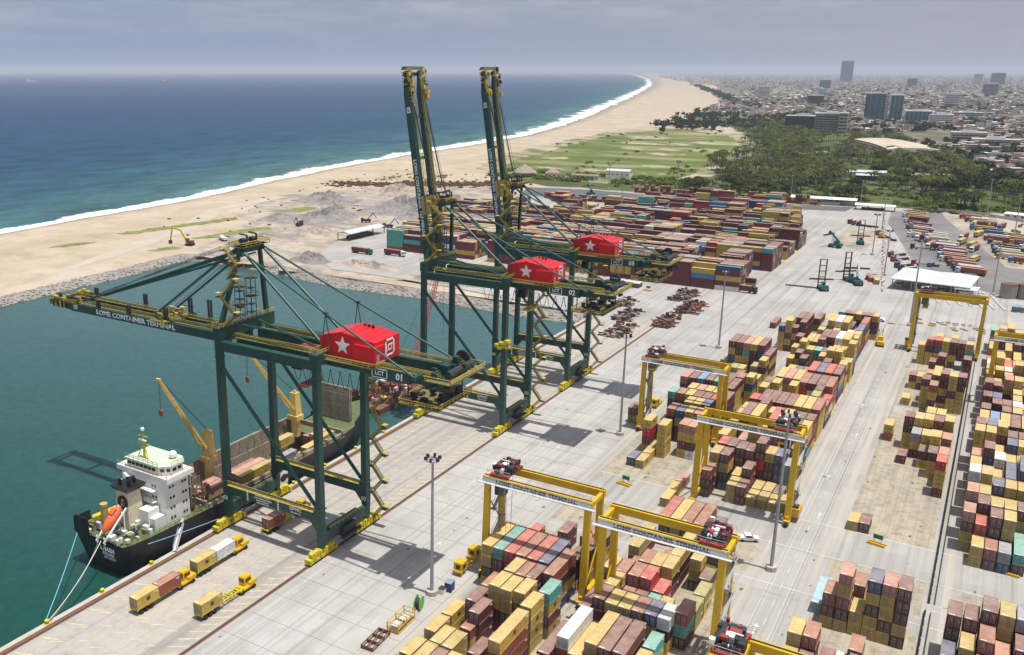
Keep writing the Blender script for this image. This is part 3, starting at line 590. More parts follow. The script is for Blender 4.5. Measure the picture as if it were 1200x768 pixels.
    for a in ((-2.0,-1.0,2.0,-.85),(-2.0,.85,2.0,1.0),(-2.0,-1.0,-1.85,1.0),(1.85,-1.0,2.0,1.0)): fr.box(xr-14.6+a[0],-GY-1.98,ZG+.75+a[1],xr-14.6+a[2],-GY-1.9,ZG+.75+a[3])
    fr.build('logo_frame', M['whiter'], t)
    nb = MB(); nb.box(xr-17.5,-GY-1.88,ZG-.5,xr-7,-GY-.61,ZG+1.9); nb.build('fascia', g, t)
    text(num, 2.0, M['whiter'], t, (xr-9.4,-GY-1.95,ZG+.7), (pi/2,0,0), 'crane_number', bold=.03)
    # rear end: drums, sheaves and the service platform hanging below
    m = MB(); 
    for k in range(26): m.cbox((xr-rr.uniform(-3,4.5), rr.uniform(-7,7), ZG+rr.uniform(-1.5,4.2)), (rr.uniform(.4,2),rr.uniform(.4,2.4),rr.uniform(.4,1.6)), rr.choice((0,0,1)))
    m.tube((xr+2,-5,ZG+3),(xr+2,5,ZG+3),.9,10,m=1); m.tube((xr-1,6.3,ZG+3.4),(xr-1,7.0,ZG+3.4),1.7,14,m=1); m.box(xr-.5,-GY-.8,ZG-.6,xr+.7,GY+.8,ZG+1.8,0)
    m.build('rope_drum_frame', [g, M['dark']], t)
    r2 = MB()
    for (a, b) in (((xr-2,-7.6),(xr+4.2,-7.6)),((xr+4.2,-7.6),(xr+4.2,7.6)),((xr-2,7.6),(xr+4.2,7.6))):
        railing(r2, (a[0],a[1],ZG+1.9), (b[0],b[1],ZG+1.9), th=.12)
    r2.box(xr-2,-7.6,ZG+1.75,xr+4.2,-6,ZG+1.9,1); r2.box(xr+2.7,-6,ZG+1.75,xr+4.2,7.6,ZG+1.9,1); r2.box(xr-2,6,ZG+1.75,xr+2.7,7.6,ZG+1.9,1)
    r2.build('end_platform', [y_, M['walk']], t)
    r2 = MB(); zp = ZG-4.6; r2.box(xr-9,-7,zp,xr+1,7,zp+.25,1)
    for e in (-7,7): railing(r2, (xr-9,e,zp+.2), (xr+1,e,zp+.2), th=.13)
    for e in (-9,1): railing(r2, (xr+e,-7,zp+.2), (xr+e,7,zp+.2), th=.13)
    for k in range(14): r2.cbox((xr-4+rr.uniform(-4,4), rr.uniform(-6,6), zp+rr.uniform(.5,1.3)), (rr.uniform(.6,2),rr.uniform(.6,2),rr.uniform(.5,1.6)), 2)
    for x in (xr-8.5,xr+.5):
        for e in (-GY,GY): r2.tube((x,e,zp),(x,e,ZG-.6),.16,5,m=2)
    r2.build('service_platform', [y_, M['walk'], M['dark']], t)
    # machinery house
    hx0, hx1, hy0, hy1, hz = -123.3+ox, -108.4+ox, -GY-1.8, GY+.3, ZG+2.2
    m = MB(); prof = [(hx0,hz+1.6),(hx0+2.2,hz),(hx1-2.4,hz),(hx1,hz+1.2),(hx1,hz+5.6),(hx0+9.2,hz+7.0),(hx0+5.8,hz+7.0),(hx0,hz+6.0)]
    prof = [(hx0,hz+1.8),(hx0+2.4,hz),(hx1,hz),(hx1,hz+5.0),(hx0+6.0,hz+6.2),(hx0,hz+4.6)]
    m.prism(prof, hy0, hy1, 0, 'y')
    me = m.mesh('machinery_house', M['red']); mh = obj('machinery_house', fixn(me), t)
    m = MB(); m.box(hx1-5,hy0-1.2,hz+.2,hx1+.7,hy0+2.8,hz+4.2); m.build('annex', M['red'], mh)
    m = MB(); star(m, (hx0+6.3,hz+3.1), 2.1, 'y', (hy0-.06,hy0+.02)); m.build('star_emblem', M['whiter'], mh)
    m = MB(); m.box(hx0+2,hy0-.02,hz+6.25,hx1-.2,hy0+.02,hz+6.4); 
    m = MB()
    for a in ((.4,.9,4.0,1.35),(.4,4.35,4.0,4.8),(.4,.9,.85,4.8),(3.55,.9,4.0,4.8)): m.box(hx1+.0,hy0+3.6+a[0],hz+a[1],hx1+.05,hy0+3.6+a[2],hz+a[3])
    m.build('logo_frame', M['whiter'], mh)
    text('LCT', 2.1, M['whiter'], mh, (hx1+.04,hy0+5.6,hz+2.75), (pi/2,0,pi/2), 'logo', bold=.04, sx=.7)
    m = MB(); m.box(hx1+.7,hy0-.3,hz+.3,hx1+.75,hy0+.7,hz+2.5); m.build('door', M['grey'], mh)
    m = MB()
    for k in range(4): xx = hx0+6+k*2.2; m.box(xx,hy0+.05,hz+6.1-k*2.2*.134,xx+.14,hy1-.05,hz+6.26-k*2.2*.134)
    m.build('roof_seam', M['redm'], mh)
    m = MB()
    for k in range(3): m.sphere((hx0+7+k*1.1,hy1-2,hz+6.2), .45, 6, 4)
    m.build('roof_vent', M['dark'], mh)
    r2 = MB(); pl = [(hx0+.6,hy0-1.9),(hx1+1.2,hy0-1.9),(hx1+1.2,hy0+2)]
    r2.box(hx0+.6,hy0-1.9,hz-.3,hx1+1.2,hy0-.05,hz-.15,1)
    for a, b in zip(pl, pl[1:]): railing(r2, (a[0],a[1],hz-.15), (b[0],b[1],hz-.15), th=.14)
    r2.build('house_walkway', [y_, M['walk']], mh)
    # A-frame
    AX = w+2.8; ZA = 69.4; AY = 3.4
    for s in (-1,1):
        m = MB(); m.beam((w,s*(Yf-1.0),ZG+5.6), (AX,s*AY,ZA), 1.0, 1.0, 0, .8, .8); m.build('a_frame_leg', g, t)
    m = MB(); m.beam((AX,-AY-.8,ZA), (AX,AY+.8,ZA), 1.6, 1.2); m.box(AX-1.6,-AY-1,ZA+.8,AX+1.6,AY+1,ZA+1.0)
    for s in (-1.6,1.6): m.tube((AX-.6,s-.5,ZA+1.9),(AX-.6,s+.5,ZA+1.9),.75,10,m=1); m.beam((AX+.8,s,ZA+.9),(AX+.8,s,ZA+3.4),.35,.35,1); m.beam((AX+.8,s,ZA+3.4),(AX-1.6,s,ZA+3.6),.3,.3,1)
    m.build('apex_beam', [g, M['dark']], t)
    r2 = MB()
    for e in (-1,1): railing(r2, (AX-2,e*(AY+1.4),ZA+1), (AX+2,e*(AY+1.4),ZA+1), th=.14); railing(r2, (AX+e*2,-AY-1.4,ZA+1), (AX+e*2,AY+1.4,ZA+1), th=.14)
    r2.box(AX-2,-AY-1.4,ZA+.9,AX+2,AY+1.4,ZA+1,1)
    r2.build('apex_platform', [y_, M['walk']], t)
    for z in (ZA-3,ZA-6): r2 = MB(); r2.cbox((AX-.6,-AY-1.2,z),(2.2,1.8,.12),1); railing(r2,(AX-1.7,-AY-2.1,z),(AX+.5,-AY-2.1,z),th=.13); r2.build('apex_landing', [y_, M['walk']], t)
    # backstays: heavy inner pair to the landside legs, long outer pair to the rear end
    for s in (-1,1):
        m = MB(); m.tube((AX+.8,s*AY,ZA+.2), (l-.3,s*(GY+.6),ZG+3.2), .38, 9); m.build('backstay', M['green2'], t)
        m = MB(); q = Vector((AX+.8,s*(AY+.6),ZA)).lerp(Vector((xr-4.5,s*7.9,ZG+2.3)), .52)
        m.tube((AX+.8,s*(AY+.6),ZA), q, .25, 8); m.tube(q, (xr-4.5,s*7.9,ZG+2.3), .25, 8); m.box(xr-5,min(s*GY,s*8.2),ZG+1.5,xr-4,max(s*GY,s*8.2),ZG+2.3); m.cbox(q, (1.3,.45,.5))
        m.tube(q, (q.x-1.3,q.y,ZG+4), .12, 5); m.tube(q, (q.x+1.3,q.y,ZG+4), .12, 5); m.build('rear_stay', M['green2'], t)
    m = MB(); m.tube((w+2,-GY+1,ZG+4.6),(l-3,GY-1,ZG+2.4),.3,6); m.tube((w+2,GY-1,ZG+4.6),(l-3,-GY+1,ZG+2.4),.3,6); m.build('plan_bracing', g, t)
    # elevators and stairs
    r2 = MB(); zigzag(r2, l+2.1, Yf+2.2, 1.5, ZG+1.5, 13, 3.0, 'x', out=1.0); r2.build('stair_tower', [y_, M['walk']], t)
    r2 = MB(); zigzag(r2, w+1.6, -7.0, ZG+4, ZG+16, 3, 4.2, 'x', out=1.0); zigzag(r2, w+1.8, -5.2, ZG+16, ZA, 2, 3.6, 'x', out=1.0); r2.build('a_frame_stair', [y_, M['walk']], t)
    for q, z1 in ((-1.5,ZG+13.5),(2.5,ZG+15)):
        m = MB()
        for dx in (-.8,.8):
            for dy in (-.8,.8): m.tube((w+dx+.2,q+dy,ZG+5.6),(w+dx+.2,q+dy,z1),.13,4)
        for z in range(int(ZG+7), int(z1), 2): m.cbox((w+.2,q,z),(1.7,1.7,.12))
        lf = m.build('boom_latch_frame', g, t)
        for z in (z1, z1-4.5):
            r2 = MB(); r2.cbox((w+.2,q,z),(2.6,2.6,.12),1); [railing(r2,(w+.2-1.3,q+e*1.3,z),(w+.2+1.3,q+e*1.3,z),th=.12) for e in (-1,1)]; r2.build('latch_platform', [y_, M['walk']], lf)
    # festoon cables hanging in loops under the near girder
    m = MB(); x = w+6
    while x < xr-10:
        pts = [(x+u*2.6, -GY-1.5, ZG-.9-4.2*(1-(2*u-1)**2)) for u in [k/8 for k in range(9)]]
        if x > hx0-3 or x > l-10: [m.tube(a, b, .09, 4, cap=False) for a, b in zip(pts, pts[1:])]
        x += 2.7
    m.build('festoon_cable', M['rubber'], t)
    # trolley with cab and spreader
    tx = l-9 if num == '01' else l+4
    m = MB(); m.box(tx-3.5,-GY+.9,ZG-.2,tx+3.5,GY-.9,ZG+1.2,0); m.box(tx-2,-1.6,ZG-1.2,tx+2,1.6,ZG-.2,0); 
    tr = m.build('trolley', M['redm'], t)
    m = MB(); m.box(tx-2.8,-3.6,ZG-3.4,tx-.2,-1.6,ZG-.9); m.build('cab', M['glass'], tr)
    m = MB(); m.box(tx-1.2,-3.2,ZG-7.6,tx+1.2,3.2,ZG-7.1); [m.tube((tx+a,b,ZG-7.1),(tx+a,b*.8,ZG-.5),.05,4) for a in (-.8,.8) for b in (-2.4,2.4)]
    m.build('spreader', M['bogie'] if num!='01' else M['redm'], tr)
    if num != '01':
        m = MB()
        for k in range(10): m.cbox((l+.2+rr.uniform(-2,2),Yn-2+rr.uniform(-1,1),30+rr.uniform(-1.5,1.5)),(1.4,1.2,.9))
        if num == '02': m.build('elevator_cage', M['bogie'], t)
    m = MB(); [m.tube((l-1.6,Yf+1.2+dy,1),(l-1.6,Yf+1.2+dy,ZG),.1,4) for dy in (-.5,.5)]; m.build('cable_conduit', M['grey'], t)
    # boom
    L = 65.8 if not up else 63.5
    bt = thing('boom', '', '', (w-1.4,0,ZG+.6)); bt.parent = t; del bt['label']; del bt['category']
    # boom pieces are built along -x from the hinge, then tilted as one
    ang = 0 if not up else R(81.4)
    ca, sa = cos(ang), sin(ang)
    def T(x, y, z): return (w-1.4+x*ca+z*sa, y, ZG+.6-x*sa+z*ca)   # rotate about the hinge, x negative outwards
    bpy.data.objects.remove(bt)
    def tf(mb): mb.v = [T(*v) for v in mb.v]; return mb
    for s in (-1,1):
        m = MB(); y = s*GY; m.box(-L+7,y-.5,-.9,0,y+.5,1.25); m.prism([(-L,.3),(-L+7,-.9),(-L+7,1.25),(-L,1.25)], y-.5, y+.5, 0, 'y')
        for k in range(3): m.box(-L+16+k*15,y-.6,-.95,-L+16.3+k*15,y+.6,1.35)
        gd = obj('boom_girder', fixn(tf(m).mesh('boom_girder', g)), t)
        r2 = MB(); yi = y+s*1.1; r2.box(-L,min(y-s*1.5,y-s*.5),1.05,0,max(y-s*1.5,y-s*.5),1.18,1); r2.box(-L+3,min(yi-.4,yi+.4),.95,0,max(yi-.4,yi+.4),1.1,1) if s>0 else None
        n = int(L/1.6)
        for q in (y-s*.6, y-s*1.5):
            r2.box(-L,q-.06,2.05,0,q+.06,2.17,0); r2.box(-L,q-.04,1.6,0,q+.04,1.68,0)
            for k in range(n+1): r2.box(-L+k*1.6-.04,q-.04,1.2,-L+k*1.6+.04,q+.04,2.1,0)
        obj('boom_walkway', tf(r2).mesh('boom_walkway', [y_, M['green'] if up else M['walk']]), gd)
    for x in (-L+1,-L+14,-L+27,-L+40,-L+53,-1.5): obj('boom_tie', tf(MB().box(x-.5,-GY,-.6,x+.5,GY,.8)).mesh('boom_tie', g), t)
    # tip machinery and stay anchor platforms
    m = MB()
    for k in range(40): m.cbox((-L+rr.uniform(-.4,9), rr.choice((-1,1))*rr.uniform(2.5,GY+1.2), rr.uniform(1.2,2.8)), (rr.uniform(.5,2),rr.uniform(.3,1.2),rr.uniform(.2,1.0)), rr.choice((0,0,0,1,2)))
    an = MB()
    for k in range(34): an.cbox((-L+42+rr.uniform(-3,3), rr.uniform(-GY-2,GY+2) if not up else rr.uniform(0,GY+2.5), rr.uniform(1.4,3.6)), (rr.uniform(.5,1.6),rr.uniform(.3,1.2),rr.uniform(.2,1.0)), rr.choice((0,0,1)))
    for e in (-GY-1.0, GY+1.0): 
        for x in range(0, 11): m.box(-L-.8+x,e-.05,1.2,-L-.7+x,e+.05,2.4,0)
        m.box(-L-.8,e-.06,2.3,-L+10,e+.06,2.45,0)
    for k in range(7): m.box(-L-.6+k*.9,-GY-.8,-.6+k*.02,-L-.3+k*.9,-GY-.52,1.2,0 if k%2 else 2)
    m.box(-L-1.2,-GY-1.4,.2,-L-.4,GY+1.4,1.6,1)
    an.box(-L+39,-GY-1.6,1.3,-L+45,GY+1.6,1.5,1); obj('anchor_platform', tf(an).mesh('anchor_platform', [y_, M['walk'], M['dark']]), t)
    obj('tip_platform', tf(m).mesh('tip_platform', [y_, M['walk'], M['dark']]), t)
    if not up:
        for (x, y, h) in ((-58,GY,2.6),(-38,GY,3.4),(-36,-GY,2.2),(-22,-GY,3.4),(-21,GY,4.6),(-14,GY,5),(-48,-GY,2)):
            m = MB(); m.box(x-.6,y-.3,1.5,x-.35,y+.3,1.5+h); m.box(x+.35,y-.3,1.5,x+.6,y+.3,1.5+h); m.box(x-.6,y-.3,1.4,x+.6,y+.3,1.6)
            obj('link_rest', tf(m).mesh('link_rest', M['dark']), t)
    if not up:
        text('LOME CONTAINER TERMINAL', 1.75, M['whiter'], t, T(-33.5,-GY-.53,.18), (pi/2,0,0), 'lettering', bold=.03, sx=1.27)
        text(num, 1.8, M['whiter'], t, T(-57,-GY-.53,.25), (pi/2,0,0), 'crane_number', bold=.03)
    else:
        for body, xx, sz, nm in (('LOME CONTAINER TERMINAL',-24,1.6,'lettering'),(num,-51.5,1.8,'crane_number')):
            o = text(body, sz, M['whiter'], t, T(xx,-GY-.53,.18), (0,0,0), nm, bold=.03, sx=1.13)
            o.rotation_euler = Matrix(((ca,0,0),(0,0,-1),(-sa,1,0))).to_euler() if False else (Matrix.Rotation(ang,3,'Y')@Matrix.Rotation(pi/2,3,'X')).to_euler()
    # forestays
    for s in (-1,1):
        if not up:
            for dz, xa in ((0,-L+11),(.9,-L+11),(-.6,-L+39)):
                m = MB(); a = T(xa, s*(GY-.3), 2.2); q = (AX-1, s*(AY-.4), ZA-.2-dz*1.5); m.tube(q, a, .3 if dz != .9 else .2, 7); m.build('forestay', M['green2'], t)
            m = MB()
            for xa, dz in ((-L+9,1.8),(-L+39,1.2),(-L+10,2.6)): m.tube((AX-1,s*1.2,ZA+dz), T(xa,s*1.6,2.2), .055, 4)
            m.build('hoist_rope', M['rubber'], t)
        else:
            for xa, k in ((-L+11,.45),(-L+39,.5)):
                m = MB(); a = Vector(T(xa, s*(GY-.3), 2.0)); q = Vector((AX-.4, s*(AY-.4), ZA-.2))
                mid = Vector(((a.x+q.x)/2+2.2, (a.y+q.y)/2, min(a.z,q.z)-2+6)) if xa > -L+20 else Vector((T(-28,0,4.5)[0],s*(GY-.3),T(-28,0,4)[2]))
                m.tube(a, mid, .2, 6); m.tube(mid, q, .2, 6); m.build('forestay', M['dark'], t)
            m = MB(); m.tube((AX-.5,s*1.2,ZA+1.8), T(-L+9,s*1.6,3.2), .06, 4); m.build('hoist_rope', M['rubber'], t)
    return t
sts(159.8, '01', False, 'green quay crane with its long boom lowered over the ship, red house with white star')
sts(251.6, '02', True, 'green quay crane with raised boom, middle of the three, numbered 02')
sts(302.0, '03', True, 'green quay crane with raised boom, farthest of the three, numbered 03')
# ------------------------------------------------ rubber-tyred yard gantries
def rtg(x0, y0, label, trolley, grp='yellow yard gantry cranes', face='white', sp=22, detail=True, W=23.5, D=6.8):
    t = thing('yard_gantry_crane', label, 'gantry crane', (x0, y0, 0), 0, grp); H = 24.2; yc = D/2; g = M['rtg']; rr = random.Random(int(abs(x0*7+y0)))
    for x in (0, W):
        for y in (0, D):
            m = MB(); m.beam((x,y+(-.6 if y==0 else .6),2.2), (x,y,H-1.6), 1.05, 1.5, 0, .95, 1.3); m.build('leg', g, t)
        m = MB(); m.box(x-.5,-1.6,1.5,x+.5,D+1.6,2.5); sb = m.build('sill_beam', g, t)
        for y in (-1.2, D+1.2):
            m = MB(); m.box(x-.7,y-1.1,.9,x+.7,y+1.1,1.6); bo = m.build('bogie', g, t)
            m = MB()
            for q in (-1.0,1.0): m.tube((x-.32,y+q,.8),(x+.32,y+q,.8),.78,12)
            m.build('tyres', M['rubber'], bo)
    # top girders; the near one carries the lettering panel
    for k, y in enumerate((0, D)):
        m = MB(); m.box(-1.0,y-.6,H-1.6,W+1.0,y+.6,H); gd = m.build('main_girder', g, t)
        if k == 0 and face:
            m = MB(); m.box(-.9,y-.68,H-1.5,W+.9,y-.605,H-.12); m.build('fascia_panel', M['lgrey'], gd)
            text('LOME CONTAINER TERMINAL', 1.25, M['black'], t, (W/2,y-.72,H-.85), (pi/2,0,0), 'lettering', bold=.03, sx=1.12)
            m = MB(); m.box(-1.9,y-1.5,H-1.4,W+1.9,y-.7,H-1.3,0); railing(m,(-1.9,y-1.5,H-1.3),(W+1.9,y-1.5,H-1.3),h=.9,step=2.2,th=.05); m.build('walkway', M['lgrey'], gd)
        m = MB(); m.box(-.8,y-.12,H,W+.8,y+.12,H+.18); m.build('trolley_rail', M['dark'], gd)
    for x in (-.4, W+.4):
        m = MB(); m.box(x-.4,.6,H-1.5,x+.4,D-.6,H-.5); m.build('end_tie', g, t)
    for x in (0, W):
        m = MB(); m.beam((x,0,7),(x,D,7),.5,.5) if x == 0 else None
        m.tube((x,.3,3),(x,D-.3,11),.16,6); m.tube((x,D-.3,11),(x,.3,19),.16,6); m.build('leg_brace', g, t)
    # machinery trolley with cab, hoist ropes and spreader
    u = trolley*W
    m = MB(); m.box(u-2.2,-.4,H+.25,u+2.2,.5,H+.75,0); m.box(u-2.2,D-.5,H+.25,u+2.2,D+.4,H+.75,0); m.box(u-2.0,.5,H+.25,u-1.2,D-.5,H+.7,0); m.box(u+.9,.5,H+.25,u+2.0,D-.5,H+.7,0); m.build('trolley_frame', M['redm'], t)
    m = MB(); m.box(u-.8,2.2,H+1.9,u+.5,D-3.2,H+2.3,1); m.box(u-1.3,1.2,H+1.4,u-.2,2.2,H+2.5,2); m.box(u-.6,3.8,H+1.6,u+1.2,5.2,H+2.2,2); m.box(u-1.6,.4,H+.7,u+1.6,D-.6,H+1.3,0); m.box(u-1.9,3.6,H+1.3,u-.9,5.4,H+2.0,2); m.tube((u-1.7,yc-2.2,H+1.5),(u-1.7,yc+2.2,H+1.5),.75,12); m.box(u+1.3,1,H+.8,u+2.5,2.8,H+2.4); m.box(u-.9,D-1.6,H+.8,u+1.5,D-.3,H+2.1); m.box(u-1.2,1.2,H+.8,u+.8,3.4,H+1.9,0)
    for k in range(26): m.cbox((u+rr.uniform(-2.3,2.3), rr.uniform(0,D), H+rr.uniform(1,2.3)), (rr.uniform(.3,1),rr.uniform(.3,1),rr.uniform(.3,1)), rr.choice((0,0,0,0,2,2,1)))
    m.box(u+1.5,.5,H+.8,u+1.6,.6,H+4.2,0); m.box(u+.2,.45,H+4.1,u+2.2,.65,H+4.25,1)
    m.build('hoist_machinery', [M['dark'], M['whiter'], M['redm']], t)
    m = MB(); [railing(m,(u-2.8,y,H+.75),(u+2.8,y,H+.75),th=.06) for y in (-.5,D+.5)]; m.build('trolley_railing', M['lgrey'], t)
    s = -1 if trolley < .5 else 1
    m = MB(); m.box(u+s*.4-1.1,-1.2+1.9,H-4.6,u+s*.4+1.1,3.0,H-2.2); m.build('cab', M['glass'], t)
    m = MB(); z = sp
    m.box(u-.9,yc-3.05,z-.2,u+.9,yc+3.05,z+.15); m.box(u-1.2,yc-3.1,z-.4,u+1.2,yc-2.75,z+.1); m.box(u-1.2,yc+2.75,z-.4,u+1.2,yc+3.1,z+.1); m.box(u-1,yc-1.4,z+.3,u+1,yc+1.4,z+1.1)
    spd = m.build('spreader', M['bogie'], t)
    m = MB(); [m.tube((u+a,yc+b,z+1),(u+a,yc+b*1.3,H+.3),.05,4) for a in (-.8,.8) for b in (-1.2,1.2)]; m.build('hoist_rope', M['rubber'], spd)
    # diesel house, stairs and cables on the outer leg pair
    xo = W+1.3 if trolley > .5 else -1.3
    m = MB(); m.box(xo-.7,1.2,1.6,xo+.9,5.6,3.8,0); m.box(xo-.8,1.6,3.8,xo+.6,3.4,4.4,1); m.build('generator_house', [g, M['dark']], t)
    m = MB(); xs = W+.9 if trolley > .5 else .9
    for k in range(6):
        a, b = (1.2, D-1.2) if k % 2 == 0 else (D-1.2, 1.2); z0, z1 = 2.6+k*3.3, 2.6+(k+1)*3.3
        m.beam((xs,a,z0),(xs,b,z1),.7,.1,1); m.beam((xs+.4,a,z0+.9),(xs+.4,b,z1+.9),.07,.1,0); m.beam((xs-.4,a,z0+.9),(xs-.4,b,z1+.9),.07,.1,0)
        m.cbox((xs,b,z1),(1.3,1.1,.1),1); m.cbox((xs+.6,b,z1+.9),(.08,1.1,.08),0)
    m.build('access_stair', [M['lgrey'], M['grey']], t)
    return t
rtg(-86.2, 165.6, 'yellow yard gantry over front left container block, trolley at left end', .12, sp=7)
rtg(-57.4, 160.4, 'yellow yard gantry over front centre block, dark red trolley at right end', .90, sp=20)
rtg(-57.0, 227.6, 'yellow yard gantry over middle centre block, trolley above light mast', .86, sp=21)
rtg(-86.2, 269.2, 'yellow yard gantry over middle left block beside the apron', .10, sp=20.5)
rtg(-22.8, 411.5, 'yellow yard gantry farthest back, near the white gate canopy', .14, face=None, sp=18.5)
rtg(5.6, 356.0, 'yellow yard gantry cut by the right picture edge', .8, face='white')
rtg(-22.8, 127.4, 'yellow yard gantry at bottom edge, only its red trolley and beam end seen', -.1, sp=19)

# ------------------------------------------------ cargo ship
CM_ship = {}
def ship():
    t = thing('cargo_ship', 'black hulled cargo ship with white superstructure moored at the quay under the lowered boom', 'cargo ship', (-164.5, 123, -3))
    B = 9.3
    hull = mat('ship_hull_black', (.018,.018,.022), .42, var=.35, scale=.3, dirt=.3, dirtcol=(.06,.04,.03), streak=True)
    # hull as lofted sections (y, half breadth at deck, at waterline, deck height, keel)
    secs = [(0,7.6,5.6,8.2,.6),(1.5,8.5,7.4,8.2,0),(6,9.2,8.8,8.2,-1),(14,B,B,8.0,-1),(26,B,B,7.6,-1),(78,B,B,7.6,-1),(88,B*.93,B*.84,8.6,-1),(95,B*.7,B*.5,9.4,-1),(101,B*.36,B*.16,10.2,-1),(105,.35,.1,10.8,-1)]
    vs = []; fs = []
    for y, bd, bw, zd, zk in secs:
        for s, x in ((0,-bd),(1,-bw),(2,-bw*.9),(3,bw*.9),(4,bw),(5,bd)):
            vs.append((x, y-(1.2 if (s in (0,5) and y==0) else 0), (zd,.9,zk,zk,.9,zd)[s]))
    for i in range(len(secs)-1):
        for j in range(5): fs.append((i*6+j,i*6+j+1,(i+1)*6+j+1,(i+1)*6+j))
    fs.append((0,1,2,3,4,5)); 
    me = bpy.data.meshes.new('hull'); me.from_pydata(vs, [], fs); me.materials.append(hull); hl = obj('hull', fixn(me), t)
    m = MB()
    for i in range(len(secs)-1):
        a, b = secs[i], secs[i+1]; zz = 1.1
        for s in (-1,1):
            m.add([(s*a[1],a[0],a[3]),(s*b[1],b[0],b[3]),(s*b[1],b[0],b[3]+zz),(s*a[1],a[0],a[3]+zz),(s*(a[1]-.25),a[0],a[3]),(s*(b[1]-.25),b[0],b[3]),(s*(b[1]-.25),b[0],b[3]+zz),(s*(a[1]-.25),a[0],a[3]+zz)],[(0,1,2,3),(7,6,5,4),(3,2,6,7)]) if i > 5 else None
    m.build('bulwark', hull, t); m = MB(); m.box(-7.9,-1.15,8.2,-3.2,-.95,12.6); m.box(-8.4,-1.15,8.2,-8.1,3.5,11.8); m.box(-8.4,-1.15,8.2,-7.9,-.9,12)   # raised bulwark, port quarter
    m.build('bulwark', hull, t)
    m = MB(); 
    dkm = mat('deck_green_paint', (.10,.13,.05), .7, var=.4, scale=.7, dirt=.7, dirtcol=(.18,.12,.06))
    for i in range(len(secs)-1):
        a, b = secs[i], secs[i+1]
        if i == 4: m.build('aft_deck', dkm, t); m = MB(); continue
        m.add([(-a[1]+.1,a[0],a[3]-.5),(a[1]-.1,a[0],a[3]-.5),(b[1]-.1,b[0],b[3]-.5),(-b[1]+.1,b[0],b[3]-.5)],[(0,1,2,3)])
    dk = m.build('fore_deck', dkm, t)
    text('L MARIA', 1.3, M['whiter'], t, (2.9,-1.12,6.6), (R(75),0,0), 'ship_name', bold=.03); text('PANAMA', 1.0, M['whiter'], t, (2.9,-.93,5.2), (R(76),0,0), 'port_name', bold=.03); text('IMO 9155377', .7, M['whiter'], t, (3.1,-.73,4.1), (R(76),0,0), 'ship_number', bold=.02)
    text('MSC', 5.6, M['whiter'], t, (B+.04,49,4.6), (pi/2,0,pi/2), 'hull_lettering', bold=.05, sx=1.15)
    wm = M['white']
    # superstructure
    m = MB(); m.box(-7.2,13.0,7.6,7.6,20.5,19.0); m.box(-5,9.5,7.6,7.3,13,10.8); m.build('accommodation_block', wm, t)
    m = MB(); m.box(-8.6,12.6,18.9,9.0,21.3,20.1); br0 = m.build('bridge_deck', wm, t)
    m = MB(); m.prism([(-5.6,13.4),(5.4,13.4),(7.8,15.4),(7.8,19.0),(5.2,20.8),(-5.6,20.8)], 20.1, 22.2); br = m.build('wheelhouse', wm, t)
    m = MB(); m.prism([(-6,13.0),(5.6,13.0),(8.2,15.2),(8.2,19.2),(5.4,21.2),(-6,21.2)], 22.2, 22.45); m.build('wheelhouse_roof', mat('pale_green_roof', (.52,.60,.46), .6, var=.12, scale=.8, dirt=.3, dirtcol=(.4,.4,.3)), t)
    win = MB().box(-.55,-.04,-.4,.55,.04,.4).mesh('window', M['glass'])
    for x in (-4.6,-3.2,-1.8,-.4,1.0,2.4,3.8): obj('window', win, br, (x,13.37,21.3))
    for k in range(2): o = obj('window', win, br, (6.1+k*1.1,13.98+k*.92,21.3), R(39.8)); o.scale=(.8,1,1)
    for y in (16.3,17.9): obj('window', win, br, (7.83,y,21.3), pi/2)
    ab = [o for o in t.children if o.name.startswith('accommodation_block')][0]
    port = MB().box(-.3,-.04,-.3,.3,.04,.3).mesh('window', M['glass'])
    for z in (17.2,14.4,11.8,9.2):
        for y in (14.6,15.6,18.6,19.5): obj('window', port, ab, (7.63,y,z), pi/2)
        for x in (-4,-1,3.4,4.4): obj('window', port, ab, (x,12.97,z))
    m = MB()
    for z in (10.8,13.5,16.3):
        m.box(-7,11.4,z,5,13,z+.12); railing(m,(-7,11.4,z),(5,11.4,z),th=.08)
    for k, z in enumerate((8,10.8,13.5,16.3)): m.beam((-5+(k%2)*5,11.8,z),(-(k%2)*5+0,11.8,z+2.7),.7,.12)
    m.build('external_stairs', wm, t)
    m = MB()
    for a, b in (((-8.5,12.7,20.1),(8.9,12.7,20.1)),((8.9,12.7,20.1),(8.9,21.2,20.1)),((-6,13.1,22.4),(5.6,13.1,22.4)),((8.1,15.2,22.4),(8.1,19.2,22.4))): railing(m, a, b, th=.09)
    m.build('railing', M['yrail'], t)
    m = MB(); m.tube((-1.5,15.5,22.4),(-1.5,15.5,29.5),.35,6,.15); m.beam((-3.4,15.5,26),(.4,15.5,26),.25,.25); m.beam((-3,15.5,28),(0,15.5,28),.2,.2); m.tube((-3.2,15,22.4),(-1.6,15.4,26.5),.15,4); m.tube((.4,15,22.4),(-1.4,15.4,26.5),.15,4); m.sphere((-1.5,15.5,29.8),.5,8,5,1)
    m.cbox((-1.5,15.3,27),(2.4,.5,.3),1); m.build('radar_mast', [M['bogie'], M['whiter']], t)
    m = MB(); m.sphere((4.6,19,23.4),1.0,10,7); m.tube((4.6,19,22.4),(4.6,19,23),.4,6); m.build('radome', M['whiter'], t)
    # funnel
    crm = mat('cream_paint', (.66,.60,.42), .55, var=.12, dirt=.3)
